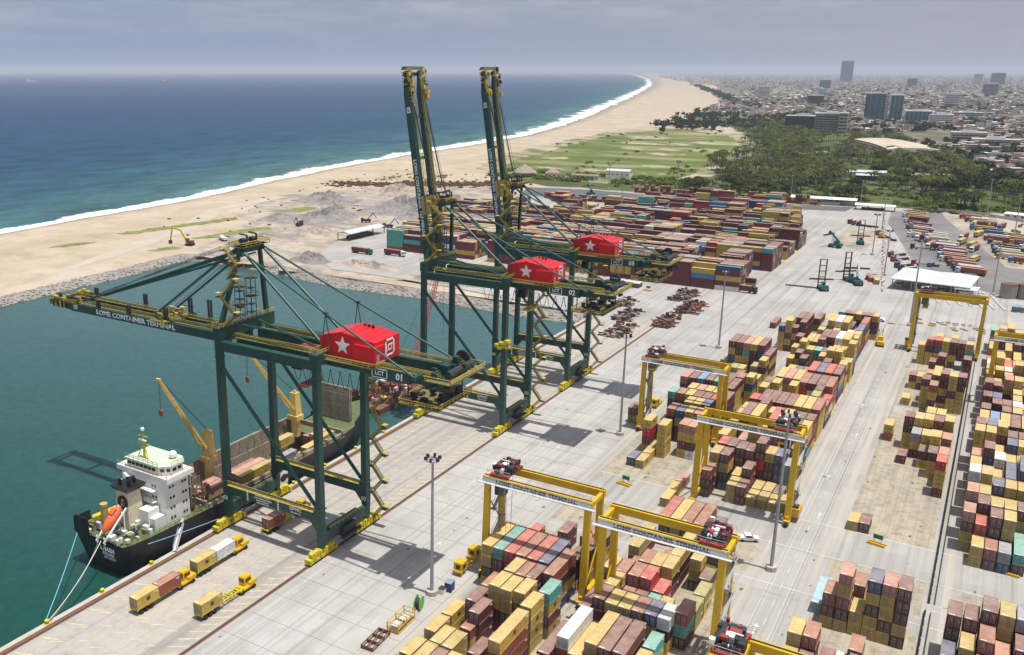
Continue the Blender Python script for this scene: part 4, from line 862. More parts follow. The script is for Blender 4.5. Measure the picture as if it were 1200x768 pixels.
    m = MB(); m.add([(-2.5,6,7.6),(2.3,6,7.6),(2.3,11,7.6),(-2.5,11,7.6),(-2.1,6.8,17.6),(1.9,6.8,17.6),(1.9,10.4,17.6),(-2.1,10.4,17.6)],[(0,3,2,1),(4,5,6,7),(0,1,5,4),(1,2,6,5),(2,3,7,6),(3,0,4,7)]); fn = m.build('funnel', crm, t)
    m = MB(); m.add([(-2.6,6.2,17.6),(2.6,6.2,17.6),(2.6,11.2,17.6),(-2.6,11.2,17.6),(-3.0,5.7,18.6),(3.0,5.7,18.6),(3.0,11.6,18.6),(-3.0,11.6,18.6)],[(0,3,2,1),(4,5,6,7),(0,1,5,4),(1,2,6,5),(2,3,7,6),(3,0,4,7)])
    for q in ((-1.2,7.5),(0,9),(1.2,8),(.6,10.2)): m.tube((q[0],q[1],18.6),(q[0],q[1]-.4,20.2),.42,8)
    m.build('funnel_cap', M['black'], fn)
    m = MB(); m.tube((.2,6.42,14.6),(.2,6.62,14.6),1.75,20); m.build('funnel_badge', M['black'], fn)
    text('M\nSC', 1.1, crm, fn, (.2,6.38,14.6), (R(86),0,0), 'badge_letters', bold=.03)
    # lifeboat on its ramp
    m = MB(); m.sphere((0,0,0),1,12,9,sz=(1.25,3.6,1.2)); m.cbox((0,1.4,1.0),(1.4,1.6,.9)); me = m.mesh('lifeboat', mat('lifeboat_orange', (.72,.13,.04), .45)); lb = obj('lifeboat', me, t, (1.2,2.2,12.4)); lb.rotation_euler = (R(38),0,0)
    m = MB()
    for x in (-.1,2.5): m.beam((x,-1.6,8.2),(x,5.6,14.2),.28,.4); m.beam((x,-1.4,7.7),(x,-1.4,9.5),.3,.3); m.beam((x,4.6,8),(x,4.6,13.6),.3,.3)
    m.beam((-.1,4.6,13.2),(2.5,4.6,13.2),.3,.3); m.build('lifeboat_ramp', M['whiter'], t)
    # aft deck gear
    rr = random.Random(5)
    m = MB()
    for k in range(60): m.cbox((rr.uniform(-7.6,8), rr.uniform(.2,11.5), 7.7+rr.uniform(.2,1.4)), (rr.uniform(.3,1.6),rr.uniform(.3,1.6),rr.uniform(.4,1.7)), rr.choice((0,0,1,1,2,3)))
    for q in ((-4.8,3.5),(4.8,5),(-5,8)): m.tube((q[0]-1.1,q[1],8.5),(q[0]+1.1,q[1],8.5),.7,10,m=3)
    mg = m.build('mooring_gear', [M['white'], mat('olive_gear',(.22,.23,.09),.6,var=.3), M['lgrey'], M['dark']], t); mg['kind'] = 'stuff'
    m = MB(); m.tube((-4.4,4.6,7.7),(-4.4,4.6,13.2),.85,10); m.tube((-4.4,4.6,13.2),(-4.4,4.6,13.9),.95,10); m.build('vent_post', mat('ochre_paint',(.50,.36,.12),.5), t)
    m = MB(); m.box(2.6,9.0,7.7,5.8,12.4,12.6); m.build('deck_house', wm, t)
    m = MB(); m.beam((-8,4,9.2),(-5,9,10.6),1.6,1.2); m.build('rescue_boat', M['bogie'], t)
    m = MB()
    for s in (-1,1):
        P = [(secs[i][1]*s*.985, secs[i][0], secs[i][3]) for i in range(5)]
        for a, b in zip(P, P[1:]): railing(m, a, b, th=.09)
    railing(m,(-7.4,-1,8.2),(7.4,-1,8.2),th=.09); m.build('deck_railing', mat('green_rail',(.16,.24,.07),.6), t)
    # cargo hold: coamings, tank top and bulkheads
    cm = mat('hold_coaming_buff', (.30,.25,.185), .8, var=.25, scale=.35, dirt=.75, dirtcol=(.10,.06,.035), streak=True)
    m = MB(); m.box(-B+.5,26,7.0,-B+1.2,82,11.4); m.box(B-1.3,26,6.9,B-.6,82,8.3); m.box(-B+1.2,26,.4,B-1.3,82,.6); m.box(-B+1.2,25.4,.4,B-1.3,26,9); m.box(-B+1.2,82,.4,B-1.3,82.6,9)
    m.box(-B+1.2,26,.6,-B+1.4,82,7.0); m.box(B-1.5,26,.6,B-1.3,82,6.9)
    for k in range(18): m.box(-B+1.2,27+k*3.1,3,-B+1.36,27.3+k*3.1,11.2)
    m.box(-B+.1,26,7.1,-B+.5,82,7.3); m.box(B-.6,26,7.1,B-.1,82,7.3)
    m.build('hold_coaming', cm, t)
    for y, z1, nm in ((22.6,16.8,0),(23.4,16.2,0),(89.5,19.5,1),(90.3,18.9,1)):
        m = MB(); m.box(-5.4 if nm else -3.2,y,7.8,5.4 if nm else 5.8,y+.55,z1)
        for k in range(5): m.box(-5.4 if nm else -3.2,y-.08,8.6+k*2.1,5.4 if nm else 5.8,y,8.75+k*2.1)
        m.build('hatch_cover', cm, t)
    m = MB()
    for k in range(30): m.cbox((B-1.2+rr.uniform(-2.4,.6), 22.5+rr.uniform(-.4,6), 8+rr.uniform(0,6)), (rr.uniform(.2,.8),rr.uniform(.2,.8),rr.uniform(.5,2.2)), rr.choice((0,1)))
    for k in range(26): m.cbox((B-.8+rr.uniform(-.4,.4), rr.uniform(30,84), 8+rr.uniform(0,.7)), (.5,rr.uniform(.4,1.4),rr.uniform(.4,1)), rr.choice((0,1)))
    df = m.build('deck_fittings', [cm, M['rust']], t); df['kind'] = 'stuff'
    # mooring gangway
    m = MB(); m.beam((B-1,17.5,8),(B+2.6,10.8,3.3),1.0,.2,1)
    for q in (-.5,.5): m.beam((B-1+q,17.5,9),(B+2.6+q,10.8,4.3),.1,.1); m.beam((B-1+q,17.5,8.5),(B+2.6+q,10.8,3.8),.08,.08)
    m.build('gangway', [M['grey'], M['lgrey']], t)
    # ship cranes
    def deck_crane(y, tip, root):
        yel = mat('ship_crane_ochre', (.70,.50,.16), .5, var=.15, scale=.5, dirt=.4, dirtcol=(.2,.12,.05), streak=True) if 'yel' not in CM_ship else CM_ship['yel']; CM_ship['yel'] = yel
        k = thing('deck_crane','','',(0,0,0)); k.parent = t; del k['label']; del k['category']
        m = MB(); m.tube((-5.6,y,6),(-5.6,y,11.5),1.45,12); m.box(-7.6,y-1.6,11.4,-3.7,y+1.6,12.8); m.build('pedestal', yel, k)
        m = MB(); m.add([(-7.0,y-1.3,12.8),(-4.2,y-1.3,12.8),(-4.2,y+1.5,12.8),(-7.0,y+1.5,12.8),(-6.7,y-1,19.9),(-4.6,y-1,19.9),(-4.6,y+1,19.9),(-6.7,y+1,19.9)],[(0,3,2,1),(4,5,6,7),(0,1,5,4),(1,2,6,5),(2,3,7,6),(3,0,4,7)]); m.sphere((-5.6,y,20.2),.6,8,5); m.build('crane_house', yel, k)
        a = Vector(root); b = Vector(tip); m = MB()
        for s in (-.95,.95): m.beam(a+Vector((s,0,0)), b+Vector((s*.45,0,0)), .42, .75, 0, .32, .5)
        for j in range(9): q = a.lerp(b, (j+.5)/9); w = .95*(1-(j+.5)/9)+.43*(j+.5)/9; m.beam(q-Vector((w,0,0)), q+Vector((w,0,0)), .2, .2)
        m.cbox(b,(1.4,.6,.6)); m.build('jib', yel, k)
        m = MB(); 
        for s in (-.4,.4): m.tube((-5.6+s,y,20.3), b+Vector((s,0,.2)), .06, 4); m.tube(b+Vector((s*.4,0,0)), b+Vector((s*.4,0,-8)), .05, 4)
        m.build('hoist_rope', M['rubber'], k)
        m = MB(); m.prism([(-.35,-1),(.35,-1),(.5,.3),(0,.8),(-.5,.3)], -.3, .3, 0, 'y'); o = obj('hook_block', m.mesh('hook_block', M['redm']), k, tuple(b+Vector((0,0,-8.6))))
    deck_crane(40.5, (-5.6,25.2,38.8), (-5.6,39,15.6)); deck_crane(77, (-5.6,57.0,38.5), (-5.6,75.3,15.2))
    return t
shp = ship()
# mooring ropes are things of their own
def rope(label, pts, r, m):
    mb = MB(); [mb.tube(a, b, r, 5, cap=False) for a, b in zip(pts, pts[1:])]
    o = mb.build('mooring_rope', m); o['label'] = label; o['category'] = 'rope'; return o
def cat(a, b, sag, n=8): return [(a[0]+(b[0]-a[0])*k/n, a[1]+(b[1]-a[1])*k/n, a[2]+(b[2]-a[2])*k/n-sag*4*(k/n)*(1-k/n)) for k in range(n+1)]
rope('pale blue mooring rope from port side of the ship stern to the quay', cat((-172.2,122,4.8),(-153,98.6,.5),.5), .10, mat('blue_rope',(.20,.50,.60),.7))
rope('white mooring rope from middle of the ship stern to the quay', cat((-163.6,121.9,5.2),(-152.9,99.4,.5),1.2), .11, mat('white_rope',(.62,.60,.52),.7))
rope('slack brown mooring rope beside the white one at the ship stern', cat((-164.3,121.9,5.2),(-152.9,99.8,.5),2.0), .07, mat('brown_rope',(.22,.18,.12),.7))
rope('pale blue spring rope running along the black hull side above the quay edge', cat((-154.8,128,4.2),(-153.0,163,.5),.4), .09, mat('blue_rope2',(.25,.45,.62),.7))
bol = None
for k, y in enumerate((84.6,98.9,113,127,163.2,178,192,207,222)):
    m = MB(); m.tube((0,0,0),(0,0,.55),.3,10); m.tube((0,0,.55),(0,0,.75),.48,10); m.box(-.6,-.6,-.02,.6,.6,.06)
    if bol is None: bol = m.mesh('bollard', M['bogie'])
    o = obj('bollard', bol, None, (-152.9,y,.06)); o['label'] = 'yellow bollard on the quay edge, %s from the near end' % ['first','second','third','fourth','fifth','sixth','seventh','eighth','ninth'][k]; o['category'] = 'bollard'; o['group'] = 'bollards on the quay edge'
# ------------------------------------------------ containers
def cont_mesh(L, kind='body'):
    m = MB(); w, h = 2.44, 2.59
    if kind == 'body':
        m.box(.04,.04,.12,w-.04,L-.02,h-.05)
        for x in (0,w-.13):
            for y in (0,L-.13): m.box(x,y,0,x+.13,y+.13,h)
            m.box(x,.13,h-.11,x+.13,L-.13,h-.005); m.box(x,.13,.01,x+.13,L-.13,.16)
        for y in (0,L-.13): m.box(.13,y,h-.12,w-.13,y+.13,h-.005); m.box(.13,y,.01,w-.13,y+.13,.16)
        m.box(2.43,L-1.5,h-.52,2.45,L-.45,h-.36,1); m.box(-.01,.45,h-.52,.01,1.5,h-.36,1); m.box(.25,.35,h-.045,1.2,.52,h-.03,1)
        m.box(2.43,L-.95,h-.82,2.45,L-.45,h-.7,1); m.box(-.01,.45,h-.82,.01,.95,h-.7,1)
        if L > 7: m.box(.06,L/2-.15,h-.055,w-.06,L/2+.15,h-.035)
    return m
B20 = cont_mesh(6.06).mesh('body', [CM['y'], M['whiter']]); B40 = cont_mesh(12.19).mesh('body', [CM['y'], M['whiter']])
dm = MB(); dm.box(0,0,0,1.06,.05,2.2); 
for x in (.2,.42,.66,.9):
    dm.tube((x,-.06,.05),(x,-.06,2.15),.032,4,m=1)
for z in (.45,.9,1.3,1.8): dm.box(.06,-.03,z,1.0,.0,z+.06,2)
for (x,z) in ((.5,1.6),(.55,1.12)): dm.box(x,-.035,z,x+.28,-.005,z+.11,3)
dm.box(-.03,-.01,-.02,.0,.02,2.22,2); dm.box(1.06,-.01,-.02,1.09,.02,2.22,2)
DOOR = dm.mesh('door', [CM['y'], M['grey'], M['rubber'], M['lgrey']])
LOGO = None
def logo_mesh():
    m = MB(); m.box(0,-.5,-.42,.03,.5,.42,0); return m.mesh('logo_panel', [mat('brown_logo_print',(.075,.05,.02),.6)])
LOGO = logo_mesh()
CONT = []    # dicts of every box in the yard
def stack(block, x, y, L, s):
    Lm = 6.06 if L == 20 else 12.19
    for k, c in enumerate(s): CONT.append(dict(b=block, x=x+rnd.uniform(-.05,.05), y=y+rnd.uniform(-.08,.08), z=k*2.6, L=Lm, c=c, k=k, n=len(s), sx=x, sy=y))
PAL = 'yyyyyyyyyyyyyyyymmmmmmmmmmkkkkbbbbnntwgorru'
def rc(): return rnd.choice(PAL)
def fill(n, top=None):
    s = ''.join(rc() for _ in range(n)); 
    return s[:-1]+top if top else s
A = [(-84.6,160.2,40,'ykya'),(-81.9,160.2,40,'ymmt'),(-79.2,160.2,40,'yymr'),(-76.5,160.2,40,'mmyb'),(-73.8,160.2,40,'myyr'),(-71.1,160.2,40,'kkkn'),(-68.3,156.4,40,'nykb'),
 (-65.6,170,20,'kyyk'),(-68.3,169.3,20,'ykk'),(-84.8,177,40,'r'),(-82.3,178,20,'y'),(-76.8,183.7,20,'mm'),(-71.4,184.2,20,'yb'),(-66.4,177,40,'yyk'),(-79.3,176.5,20,'y'),(-70.9,153.1,20,'mykm'),(-66.0,149.6,20,'ymyt'),
 (-66.9,143.2,20,'yyyy'),(-66.9,129.9,40,'kbbk'[:3]+'a'),(-75.6,146.6,20,'mkyy'),(-72.9,146.4,20,'mkyy'),(-70.2,146.9,20,'kmky'),(-75.6,153.2,20,'mkyy'),(-72.9,153.0,20,'mkkb'),(-78.9,142.9,20,'nkm'),(-78.9,149.4,20,'kkb'),(-76.3,139.6,20,'mkm'),
 (-82.5,133.2,20,'ya'),(-82.5,139.6,20,'ya'),(-76.9,137.3,20,'yb'),(-79.7,130.4,20,'yy'),(-77,130.2,20,'yy'),(-71.8,131.1,20,'mm'),(-82.6,124.3,20,'yy'),(-79.8,124,20,'yy'),(-77.1,123.6,20,'mm'),(-74.4,124,20,'yy'),(-82.6,117.6,20,'ym'),(-79.8,117.2,20,'yy'),(-77,117,20,'mb'),(-74.3,117.3,20,'yr'),(-71.6,123.6,20,'my'),(-69,123.2,20,'yk'),(-69,116.6,20,'kyy'),(-66.3,122.8,20,'nyb'),(-71.6,117,20,'yy')]
for a in A: stack('A', *a)
Bk = [(-61.0,138.5,40,'mm'),(-58.4,141.5,40,'ybw'),(-55.8,141,40,'my'),(-53.2,142.5,40,'kmy'),(-50.5,142.2,40,'mkm'),(-47.8,142.4,40,'ykm'),
 (-60.8,131.6,20,'my'),(-58.1,131.4,20,'yy'),(-55.4,131.6,20,'mr'),(-52.7,131.2,20,'yk'),(-50,131.6,20,'yb'),(-47.3,132,20,'yy'),(-44.9,144,20,'yy'),(-42.3,143.5,20,'mb'),(-60.8,125,20,'uw'),(-58.1,124.8,20,'ly'),(-55.4,124.9,20,'yb'),(-52.7,124.7,20,'mk'),(-50,124.9,20,'yy'),(-44.8,150.6,20,'yt'),(-47.2,125.2,20,'yym'),(-44.5,137,20,'ymt'),
 (-57.7,157.5,20,'ykm'),(-54.9,157,20,'kyy'),(-52.2,157,20,'mky'),(-49.6,157.2,20,'mkb'),(-47,157.5,20,'kyn'),(-44.4,157.6,20,'ykw'),(-42.0,161.0,20,'ktb'),(-42,167.6,20,'oo'),(-42,174.1,20,'yo'),(-44.6,168.4,20,'kk'),
 (-55.8,154.8-4.5+.2,20,'r')][:31]+[(-60.6,157,40,'mm'),(-59.9,162.3+7.5,20,'nk'),(-60.2,163.6-.0,20,'y')][:1]+[(-57.6,163.6+.1,20,'kky'),(-54.9,163.4,20,'yb'),(-52.2,163.5,20,'km'),(-49.5,163.8,20,'yt'),(-46.9,164,20,'ky'),(-60.4,170,20,'kky'),
 (-57.6,170,20,'nkb'),(-54.8,169.8,20,'kmb'),(-52.2,170,20,'kmr'),(-49.6,170.4,20,'mr'),(-49.8,176.8,20,'mky'),(-49.8,183,40,'mky'),(-57.6,176.6,20,'mb'),(-54.9,176.4,20,'kyb'),(-52.4,176.6,20,'kyy'),(-54.9,183,20,'kg'),(-52.4,183.2,20,'kb'),(-60.4,186.5,40,'my'),
 (-45.6,183.4,40,'kyy'),(-42.8,178.8+1.9,40,'yk'),(-57.8,199.8,40,'mkr'),(-55.2,200,40,'kyy'),(-52.5,199.8,40,'mkb'),(-49.8,200,40,'ymb'),(-47.1,199.4,20,'yk'),(-44.5,200.1,20,'kb'),(-47.1,205.9,20,'kk')]
for a in Bk: stack('B', *a)
D = [(-63.7,219.6,40,'y'),(-63.7,232.2,20,'p'),(-91.6,272.6,20,'om'),(-80.2,240.2,20,'n'),(-77.4,239.6,20,'y'),(-77.6,246.2,40,'y'),(-79.8,251.6,20,'omrY'.lower()),(-77.2,257,20,'nkn'),(-74.9,250.2,20,'yyyy'),(-69.9,253.9,20,'ymyp'),(-67.3,253.6,20,'wkyp'),
 (-77,265,20,'mkkb'),(-74.2,264.7,20,'kkyn'),(-71.6,265,20,'kkyy'),(-68.9,265,20,'kkmp'),(-66.3,264.5,20,'yykb'),(-74.3,273.6,20,'mkyy'),(-71.6,273.6,20,'ykyy'),(-69,273.6,20,'kykn'),(-66.3,272,20,'kyyr'),(-78.9,257.5,20,'kn'),(-74.5,257.2,20,'kyk'),(-69.8,260.2-.1,20,'yk')][:19]+[
 (-81.5,280.4,20,'kknt'),(-78.9,280.4,20,'mkkb'),(-76.2,280.6,20,'kkyy'),(-73.5,280.4,20,'mkym'),(-70.8,280.4,20,'kykm'),(-68.1,280.4,20,'yykr'),(-65.4,279,40,'ykkm'),(-80,287.4,20,'kyo'),(-77.3,287.4,20,'kkyy'),(-74.6,287.3,20,'ykkp'),(-71.9,287.4,20,'kyyy'),(-69.2,287.3,20,'mkyy'),
 (-82.8,297.9,40,'ykkp'),(-80.1,298,40,'mykm'),(-77.4,298.4,40,'kykU'.lower()),(-74.7,298.6,40,'kmym'),(-72,298.6,40,'mkyt'),(-69.3,298.6,40,'yykk'),(-66.6,293.6,40,'yyym'),(-64.0,309,20,'yyny'),(-66.7,307,20,'ykyb'),(-63.9,316.5,20,'yyy'),(-66.6,314,20,'kyr'),(-69.5,312,40,'ykm')]
for a in D: stack('D', *a)
for i, c in enumerate('mmpym'): stack('D', -77.8+i*2.6, 340.6, 40, ''.join(rnd.choice('kkyymnt') for _ in range(4))+c)
for a in [(-64.6,337.5,40,'ykym'),(-64.6,330.5,20,'tyky'),(-67.2,330.4,20,'nyo'),(-72.5,333.4,20,'ny'),(-75.2,333.4,20,'yo'),(-80.4,341,20,'yo')]: stack('D', *a)
for i, s in enumerate(('yyyn','kymyy','mkym','ykmkm')): stack('D', -68.6+i*2.6 - (0), 383, 20, s); stack('D', -68.6+i*2.6, 389.6, 40, ''.join(rc() for _ in range(3))+'ykmm'[i]+('m' if i > 1 else ''))
stack('D', -78.3, 416, 40, 'm')
C = [(-56.7,231.5,20,'kkb'),(-50,231.6,20,'yy'),(-47.9,238,20,'kmm'),(-47.6,231.4,20,'mm'),(-46.2-.0+.9,224.9+7,20,'y')][:4]+[(-45.0,232,20,'y'),(-42.3,232.2,20,'y'),(-39.6,232.0,20,'y'),(-45.0,238.6,20,'y'),(-42.3,238.7,20,'y'),(-39.6,238.5,20,'k'),(-37.0,233,20,'y'),(-56.6,238.2,20,'myyy'),(-53.9,238.1,20,'nkym'),(-50.5,238.3,20,'yy'),
 (-51.4,244.9,20,'kykm'),(-48.8,244.7,20,'kkkm'),(-46.3,245.1,20,'ykrkm'),(-43.8,245.6,20,'kkky'),(-41.2,245.2,20,'knnn'),(-56.6,246,20,'kkyr'),(-54,245.6,20,'mkyk'),(-58.2,252.6,40,'kyyy'),(-55.4,252.6,20,'ykp'),(-52.6,251.6,40,'kykp'),(-49.9,251.8,20,'kyyyy'),(-47.2,252,20,'mkkpp'),(-44.5,252,40,'kymym'),(-41.2,252,20,'mun'),(-38.9,246,20,'ytg'),(-38.6,252.6,40,'ykmb')]
for a in C: stack('C', *a)
rC = random.Random(11)
def rows(block, X0, pitch, ncol, Y0, Y1, dy, hs, pal, skip=.04, rr=rC, fx=0):
    y = Y0; 
    while y < Y1-5:
        L = rr.choice((20,20,20,40)); hb = rr.choice(hs)
        st = dy if L == 20 else 12.19+.55
        if y+st > Y1+4: L = 20; st = dy
        for i in range(ncol):
            if rr.random() < skip: continue
            n = max(1, min(5, hb+rr.choice((-1,0,0,0,1)))); stack(block, X0+i*pitch+fx*(y-Y0), y, L, ''.join(rr.choice(pal) for _ in range(n)))
        y += st
PALn = 'yyyyyyyyyyyyyyymmmmmmmmkkkbbbbnntwgorr'
rows('C', -58.0, 2.64, 8, 265.3, 286, 6.6, (3,4,4), PALn)
for i, c in enumerate('rmmmmyyb'): stack('C', -57.9+i*2.62, 288, 40 if c != 'r' else 20, fill(3)+c)
rows('C', -57.9, 2.64, 8, 301, 314, 6.6, (3,3,4), PALn)
for i, c in enumerate('ypybmmb'): stack('C', -55.6+i*2.62, 315.4 if i < 3 else 313.2, 40, fill(3)+c)
for i, c in enumerate('ynbrnrm'): stack('C', -55.6+i*2.62, 328.2, 40, fill(2 if i < 3 else 3)+c)
rows('C', -58.2, 2.64, 8, 341, 366, 6.6, (3,4,4), 'yyyyyyyymmkbt', .1)
for i, c in enumerate('yymmwy'): stack('C', -55.5+i*2.62, 366, 40, fill(4 if i > 1 else 3)+c)
rows('C', -57, 2.64, 7, 379, 420, 6.6, (3,4,4), PALn, .08)
for i, c in enumerate('tmbymmy'): stack('C', -51.7+i*2.2, 420, 20, fill(3)+c)
# block by the cable fence
E_ = [(-18.9,184.6,20,'ymb'),(-16.3,184.4,20,'ykbyp'),(-13.7,184.8,20,'yy'),(-14.3,191.2,20,'kyb'),(-11.1,184.6,20,'yykyn'),(-8.5,184.6,20,'ykyyp'),(-5.9,184.6,20,'kykkm'),(-21.4,188.8,40,'l'),
 (-22.2,166.4,20,'yyy'),(-19.5,166.6,20,'mmb'),(-16.6,161.5,40,'m'),(-13.9,167.4,20,'w'),(-12.0,170.8,20,'kb'),(-22.2,159.8,20,'yy'),(-19.5,160,20,'mk'),(-16.6,154.6,20,'yb'),(-13.9,160.6,20,'ym'),(-11.4,163.9,20,'mk'),
 (-20.5,232.2,20,'y'),(-18,232.6,20,'m'),(-20.2,301,20,'by'),(-18.8,339.2,20,'y'),(-14.8,284,20,'m'),(-12.3,290.4,20,'kyg'),(-9.6,283.6,20,'yk'),(-7,277,20,'yyk'),(-4.4,264.6,20,'myyr'),(-4.4,271.2,20,'kyb'),(-7,283.6,20,'myyy'),(-4.4,277.8,20,'kyp'),(-9.6,290.4,20,'kyy'),(-4.4,290.4,20,'mkp'),(-7,290.4,20,'kyy'),
 (-14.9,297,20,'yykm'),(-12.3,297,20,'yyyy'),(-9.7,297.4,20,'yykY'.lower()),(-7.1,297.4,20,'ykkm'),(-4.5,299,20,'kyyy'),(-12.3,303.6,20,'kyy'),(-9.7,304,20,'yyyy'),(-7.1,304,20,'kyyy'),(-4.5,305.6,20,'kyg'),
 (-13.7,339,20,'yyym'),(-11.1,333,20,'ykyb'),(-8.5,339.6,20,'ykykm'),(-5.9,338,20,'yykyy'),(-3.4,338.6,20,'yyykm'),(-18.6,359.4,20,'ym'),(-16.2,359,20,'ny'),(-13.6,346,20,'kyy'),(-11,345.6,40,'kkyy'),(-8.4,346.2,20,'ykkp'),(-5.8,345,20,'yykm'),(-3.4,345.2,20,'kyy'),(-5.8,358,20,'kyg'),(-8.4,358,20,'kkp'),(-11,364,20,'yo'),(-13.6,364.6,20,'kp'),
 (-18.9,393.6,20,'yyy')]
for a in E_: stack('E', *a)
for i, s in enumerate(('yykb','yynr','yyyy','kykm','ykmm','kyty')): stack('E', -16.2+i*2.62, 393.4, 20, s); stack('E', -16.2+i*2.62, 400, 20, fill(3+(i%2)))
for i in range(6): stack('E', -16.2+i*2.62, 371, 20, fill(2+(i*7%3))) if i % 3 else None
# F: the block right of the fence
F0 = [(2.9,184.6,20,'ykkm'),(5.6,184.8,20,'yykm'),(8.3,184.8,20,'ykkbm'),(11,184.8,20,'yykyy'),(13.7,184.8,20,'kmkkg'),(16.4,185,20,'ykym'),(2.7,178,20,'yn'),(5.5,178.2,20,'yyy'),(8.3,178.2,20,'kkkb'),(11,178.2,20,'yyp'),(13.8,178.2,20,'kykm'),(8.3,171.6,20,'ykp'),(5.5,171.6,20,'yk'),(11,171.6,20,'kym'),(2.8,171.4,20,'m'),(13.8,171.6,20,'yyp'),(16.5,178.4,20,'yky'),
 (5.6,229,20,'kk'),(8.3,229,20,'kb'),(11,229,20,'nn'),(3.4,235.6,20,'oykm')]
F0 = F0[:17]+[(5.7,228.6,20,'yy'),(8.4,228.6,20,'kb'),(11.1,228.6,20,'ng'),(14.0,229.4,40,'mt'),(3.2,235.4,20,'oykp'),(5.9,235.4,20,'yyr'),(8.6,235.4,20,'kkkm'),(11.3,235.4,20,'okyy'),(16.8,235,20,'yoy'),(19.5,235,20,'kyw')]
for a in F0: stack('F', *a)
rows('F', 3.2, 2.68, 7, 242.2, 300, 6.6, (3,4,4), 'yyyyyyyyymmmmmkkbnwp', .05)
for i, c in enumerate('yuymymy'): stack('F', 4.0+i*2.66, 304, 40, fill(3)+c)
rows('F', 4.2, 2.68, 7, 317.5, 440, 6.6, (3,4,4), 'yyyyyyymmmmmmkkbnwprt', .06)
# ---- decide which are things of their own
DG = {}
for c in CONT: DG.setdefault((c['b'],), []).append(c)
def proj(x, y, z):
    v = Vector((x, y, z-CAMZ)); h = Vector((-sin(YAW), cos(YAW), 0)); r = Vector((cos(YAW), sin(YAW), 0)); U = Vector((0,0,1))
    fw = h*cos(PITCH)-U*sin(PITCH); u = h*sin(PITCH)+U*cos(PITCH); w = v.dot(fw)
    return 480+1075*v.dot(r)/w, 384-1075*v.dot(u)/w
stacks = {}
for c in CONT: stacks.setdefault((c['b'], c['sx'], c['sy']), []).append(c)
SL = [(k[0], k[1], k[2], v[0]['L'], len(v)) for k, v in stacks.items()]
for c in CONT:
    px, py = proj(c['x']+1.2, c['y']+c['L']/2, c['z']+2.6)
    c['in'] = -5 < px < 1205 and py < 772
    front = [s[4] for s in SL if abs(s[1]-c['sx']) < 1.9 and c['sy']-4.2 < s[2]+s[3] < c['sy']+1]
    side = [s[4] for s in SL if (.5 < (s[1]-c['sx'])*(1 if c['sx'] < 0 else -1) < 3.6) and s[2] < c['sy']+c['L']-2 and s[2]+s[3] > c['sy']+2]
    fh = max(front) if front else 0; sh = max(side) if side else 0
    c['vis'] = c['in'] and (c['k'] == c['n']-1 or c['k'] >= fh or c['k'] >= sh)
    c['d'] = sqrt(c['x']**2+c['y']**2)
vis = sorted([c for c in CONT if c['vis']], key=lambda c: c['d'])
own = vis[:298]; ownid = set(id(c) for c in own)
BN = {'A':('front left block', -84.6),'B':('front centre block', -61),'C':('mid centre block', -58.2),'D':('mid left block', -82.8),'E':('left fence block', -22.2),'F':('right fence block', 2.9)}
ORD = ['first','second','third','fourth','fifth','sixth','seventh','eighth','ninth','tenth','eleventh','twelfth','thirteenth','fourteenth','fifteenth','sixteenth','seventeenth','eighteenth','nineteenth','twentieth']
cols = {}
for (b, x, y), v in stacks.items():
    ci = int(round((x-BN[b][1])/2.66)); ci = max(ci, 0)
    cols.setdefault((b, ci), []).append((y, x))
for k in cols: cols[k].sort()
def clabel(c):
    ci = max(0, int(round((c['sx']-BN[c['b']][1])/2.66))); si = cols[(c['b'],ci)].index((c['sy'], c['sx']))
    t = c['n']-1-c['k']; tier = 'single' if c['n'] == 1 else ('topmost' if t == 0 else ('bottom' if c['k'] == 0 else ORD[t]+' down'))
    return '%s %s container, %s, %s stack back, %s column, %s' % (CN[c['c']], 'short' if c['L'] < 7 else 'long', tier, ORD[min(si,19)], ORD[min(ci,19)], BN[c['b']][0])
for c in own:
    t = thing('shipping_container', clabel(c), 'container', (c['x'], c['y'], c['z']), 0, 'stacked shipping containers')
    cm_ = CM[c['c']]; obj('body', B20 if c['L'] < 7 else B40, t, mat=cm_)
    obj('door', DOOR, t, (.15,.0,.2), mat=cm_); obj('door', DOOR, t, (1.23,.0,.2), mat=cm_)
    if c['c'] in 'ya' and rnd.random() < .75:
        o = obj('logo_panel', LOGO, t, (2.405 if c['x'] < 0 else -.005, c['L']/2, 1.5))
# the remaining boxes of the yard in one mesh per colour set
CK = list(CM.keys()); bulk = MB()
for c in CONT:
    if id(c) in ownid: continue
    m_ = CK.index(c['c']); L = c['L']; x, y, z = c['x'], c['y'], c['z']
    bulk.box(x+.03,y+.03,z+.08,x+2.41,y+L-.03,z+2.54,m_)
    for xx in (x,x+2.31):
        bulk.box(xx,y,z+2.44,xx+.13,y+L,z+2.59,m_)
        for yy in (y,y+L-.13): bulk.box(xx,yy,z,xx+.13,yy+.13,z+2.44,m_)
    bulk.box(x+.13,y,z+2.46,x+2.31,y+.1,z+2.585,m_)
    if c['vis']:
        for q in (.45,.9,1.5,1.95): bulk.box(x+q,y-.04,z+.3,x+q+.05,y+.03,z+2.4,len(CK))
        bulk.box(x+1.19,y-.02,z+.2,x+1.25,y+.03,z+2.4,len(CK)+2); bulk.box(x+.2,y-.02,z+1.2,x+2.2,y+.03,z+1.27,len(CK)+2); bulk.box(x+1.5,y-.03,z+1.7,x+2.0,y+.03,z+1.82,len(CK)+3)
        if c['c'] in 'ya' and rnd.random() < .6:
            s = x+2.41 if x < 0 else x-.02; bulk.box(s,y+L/2-.45,z+1.1,s+.05,y+L/2+.45,z+1.9,len(CK)+1)
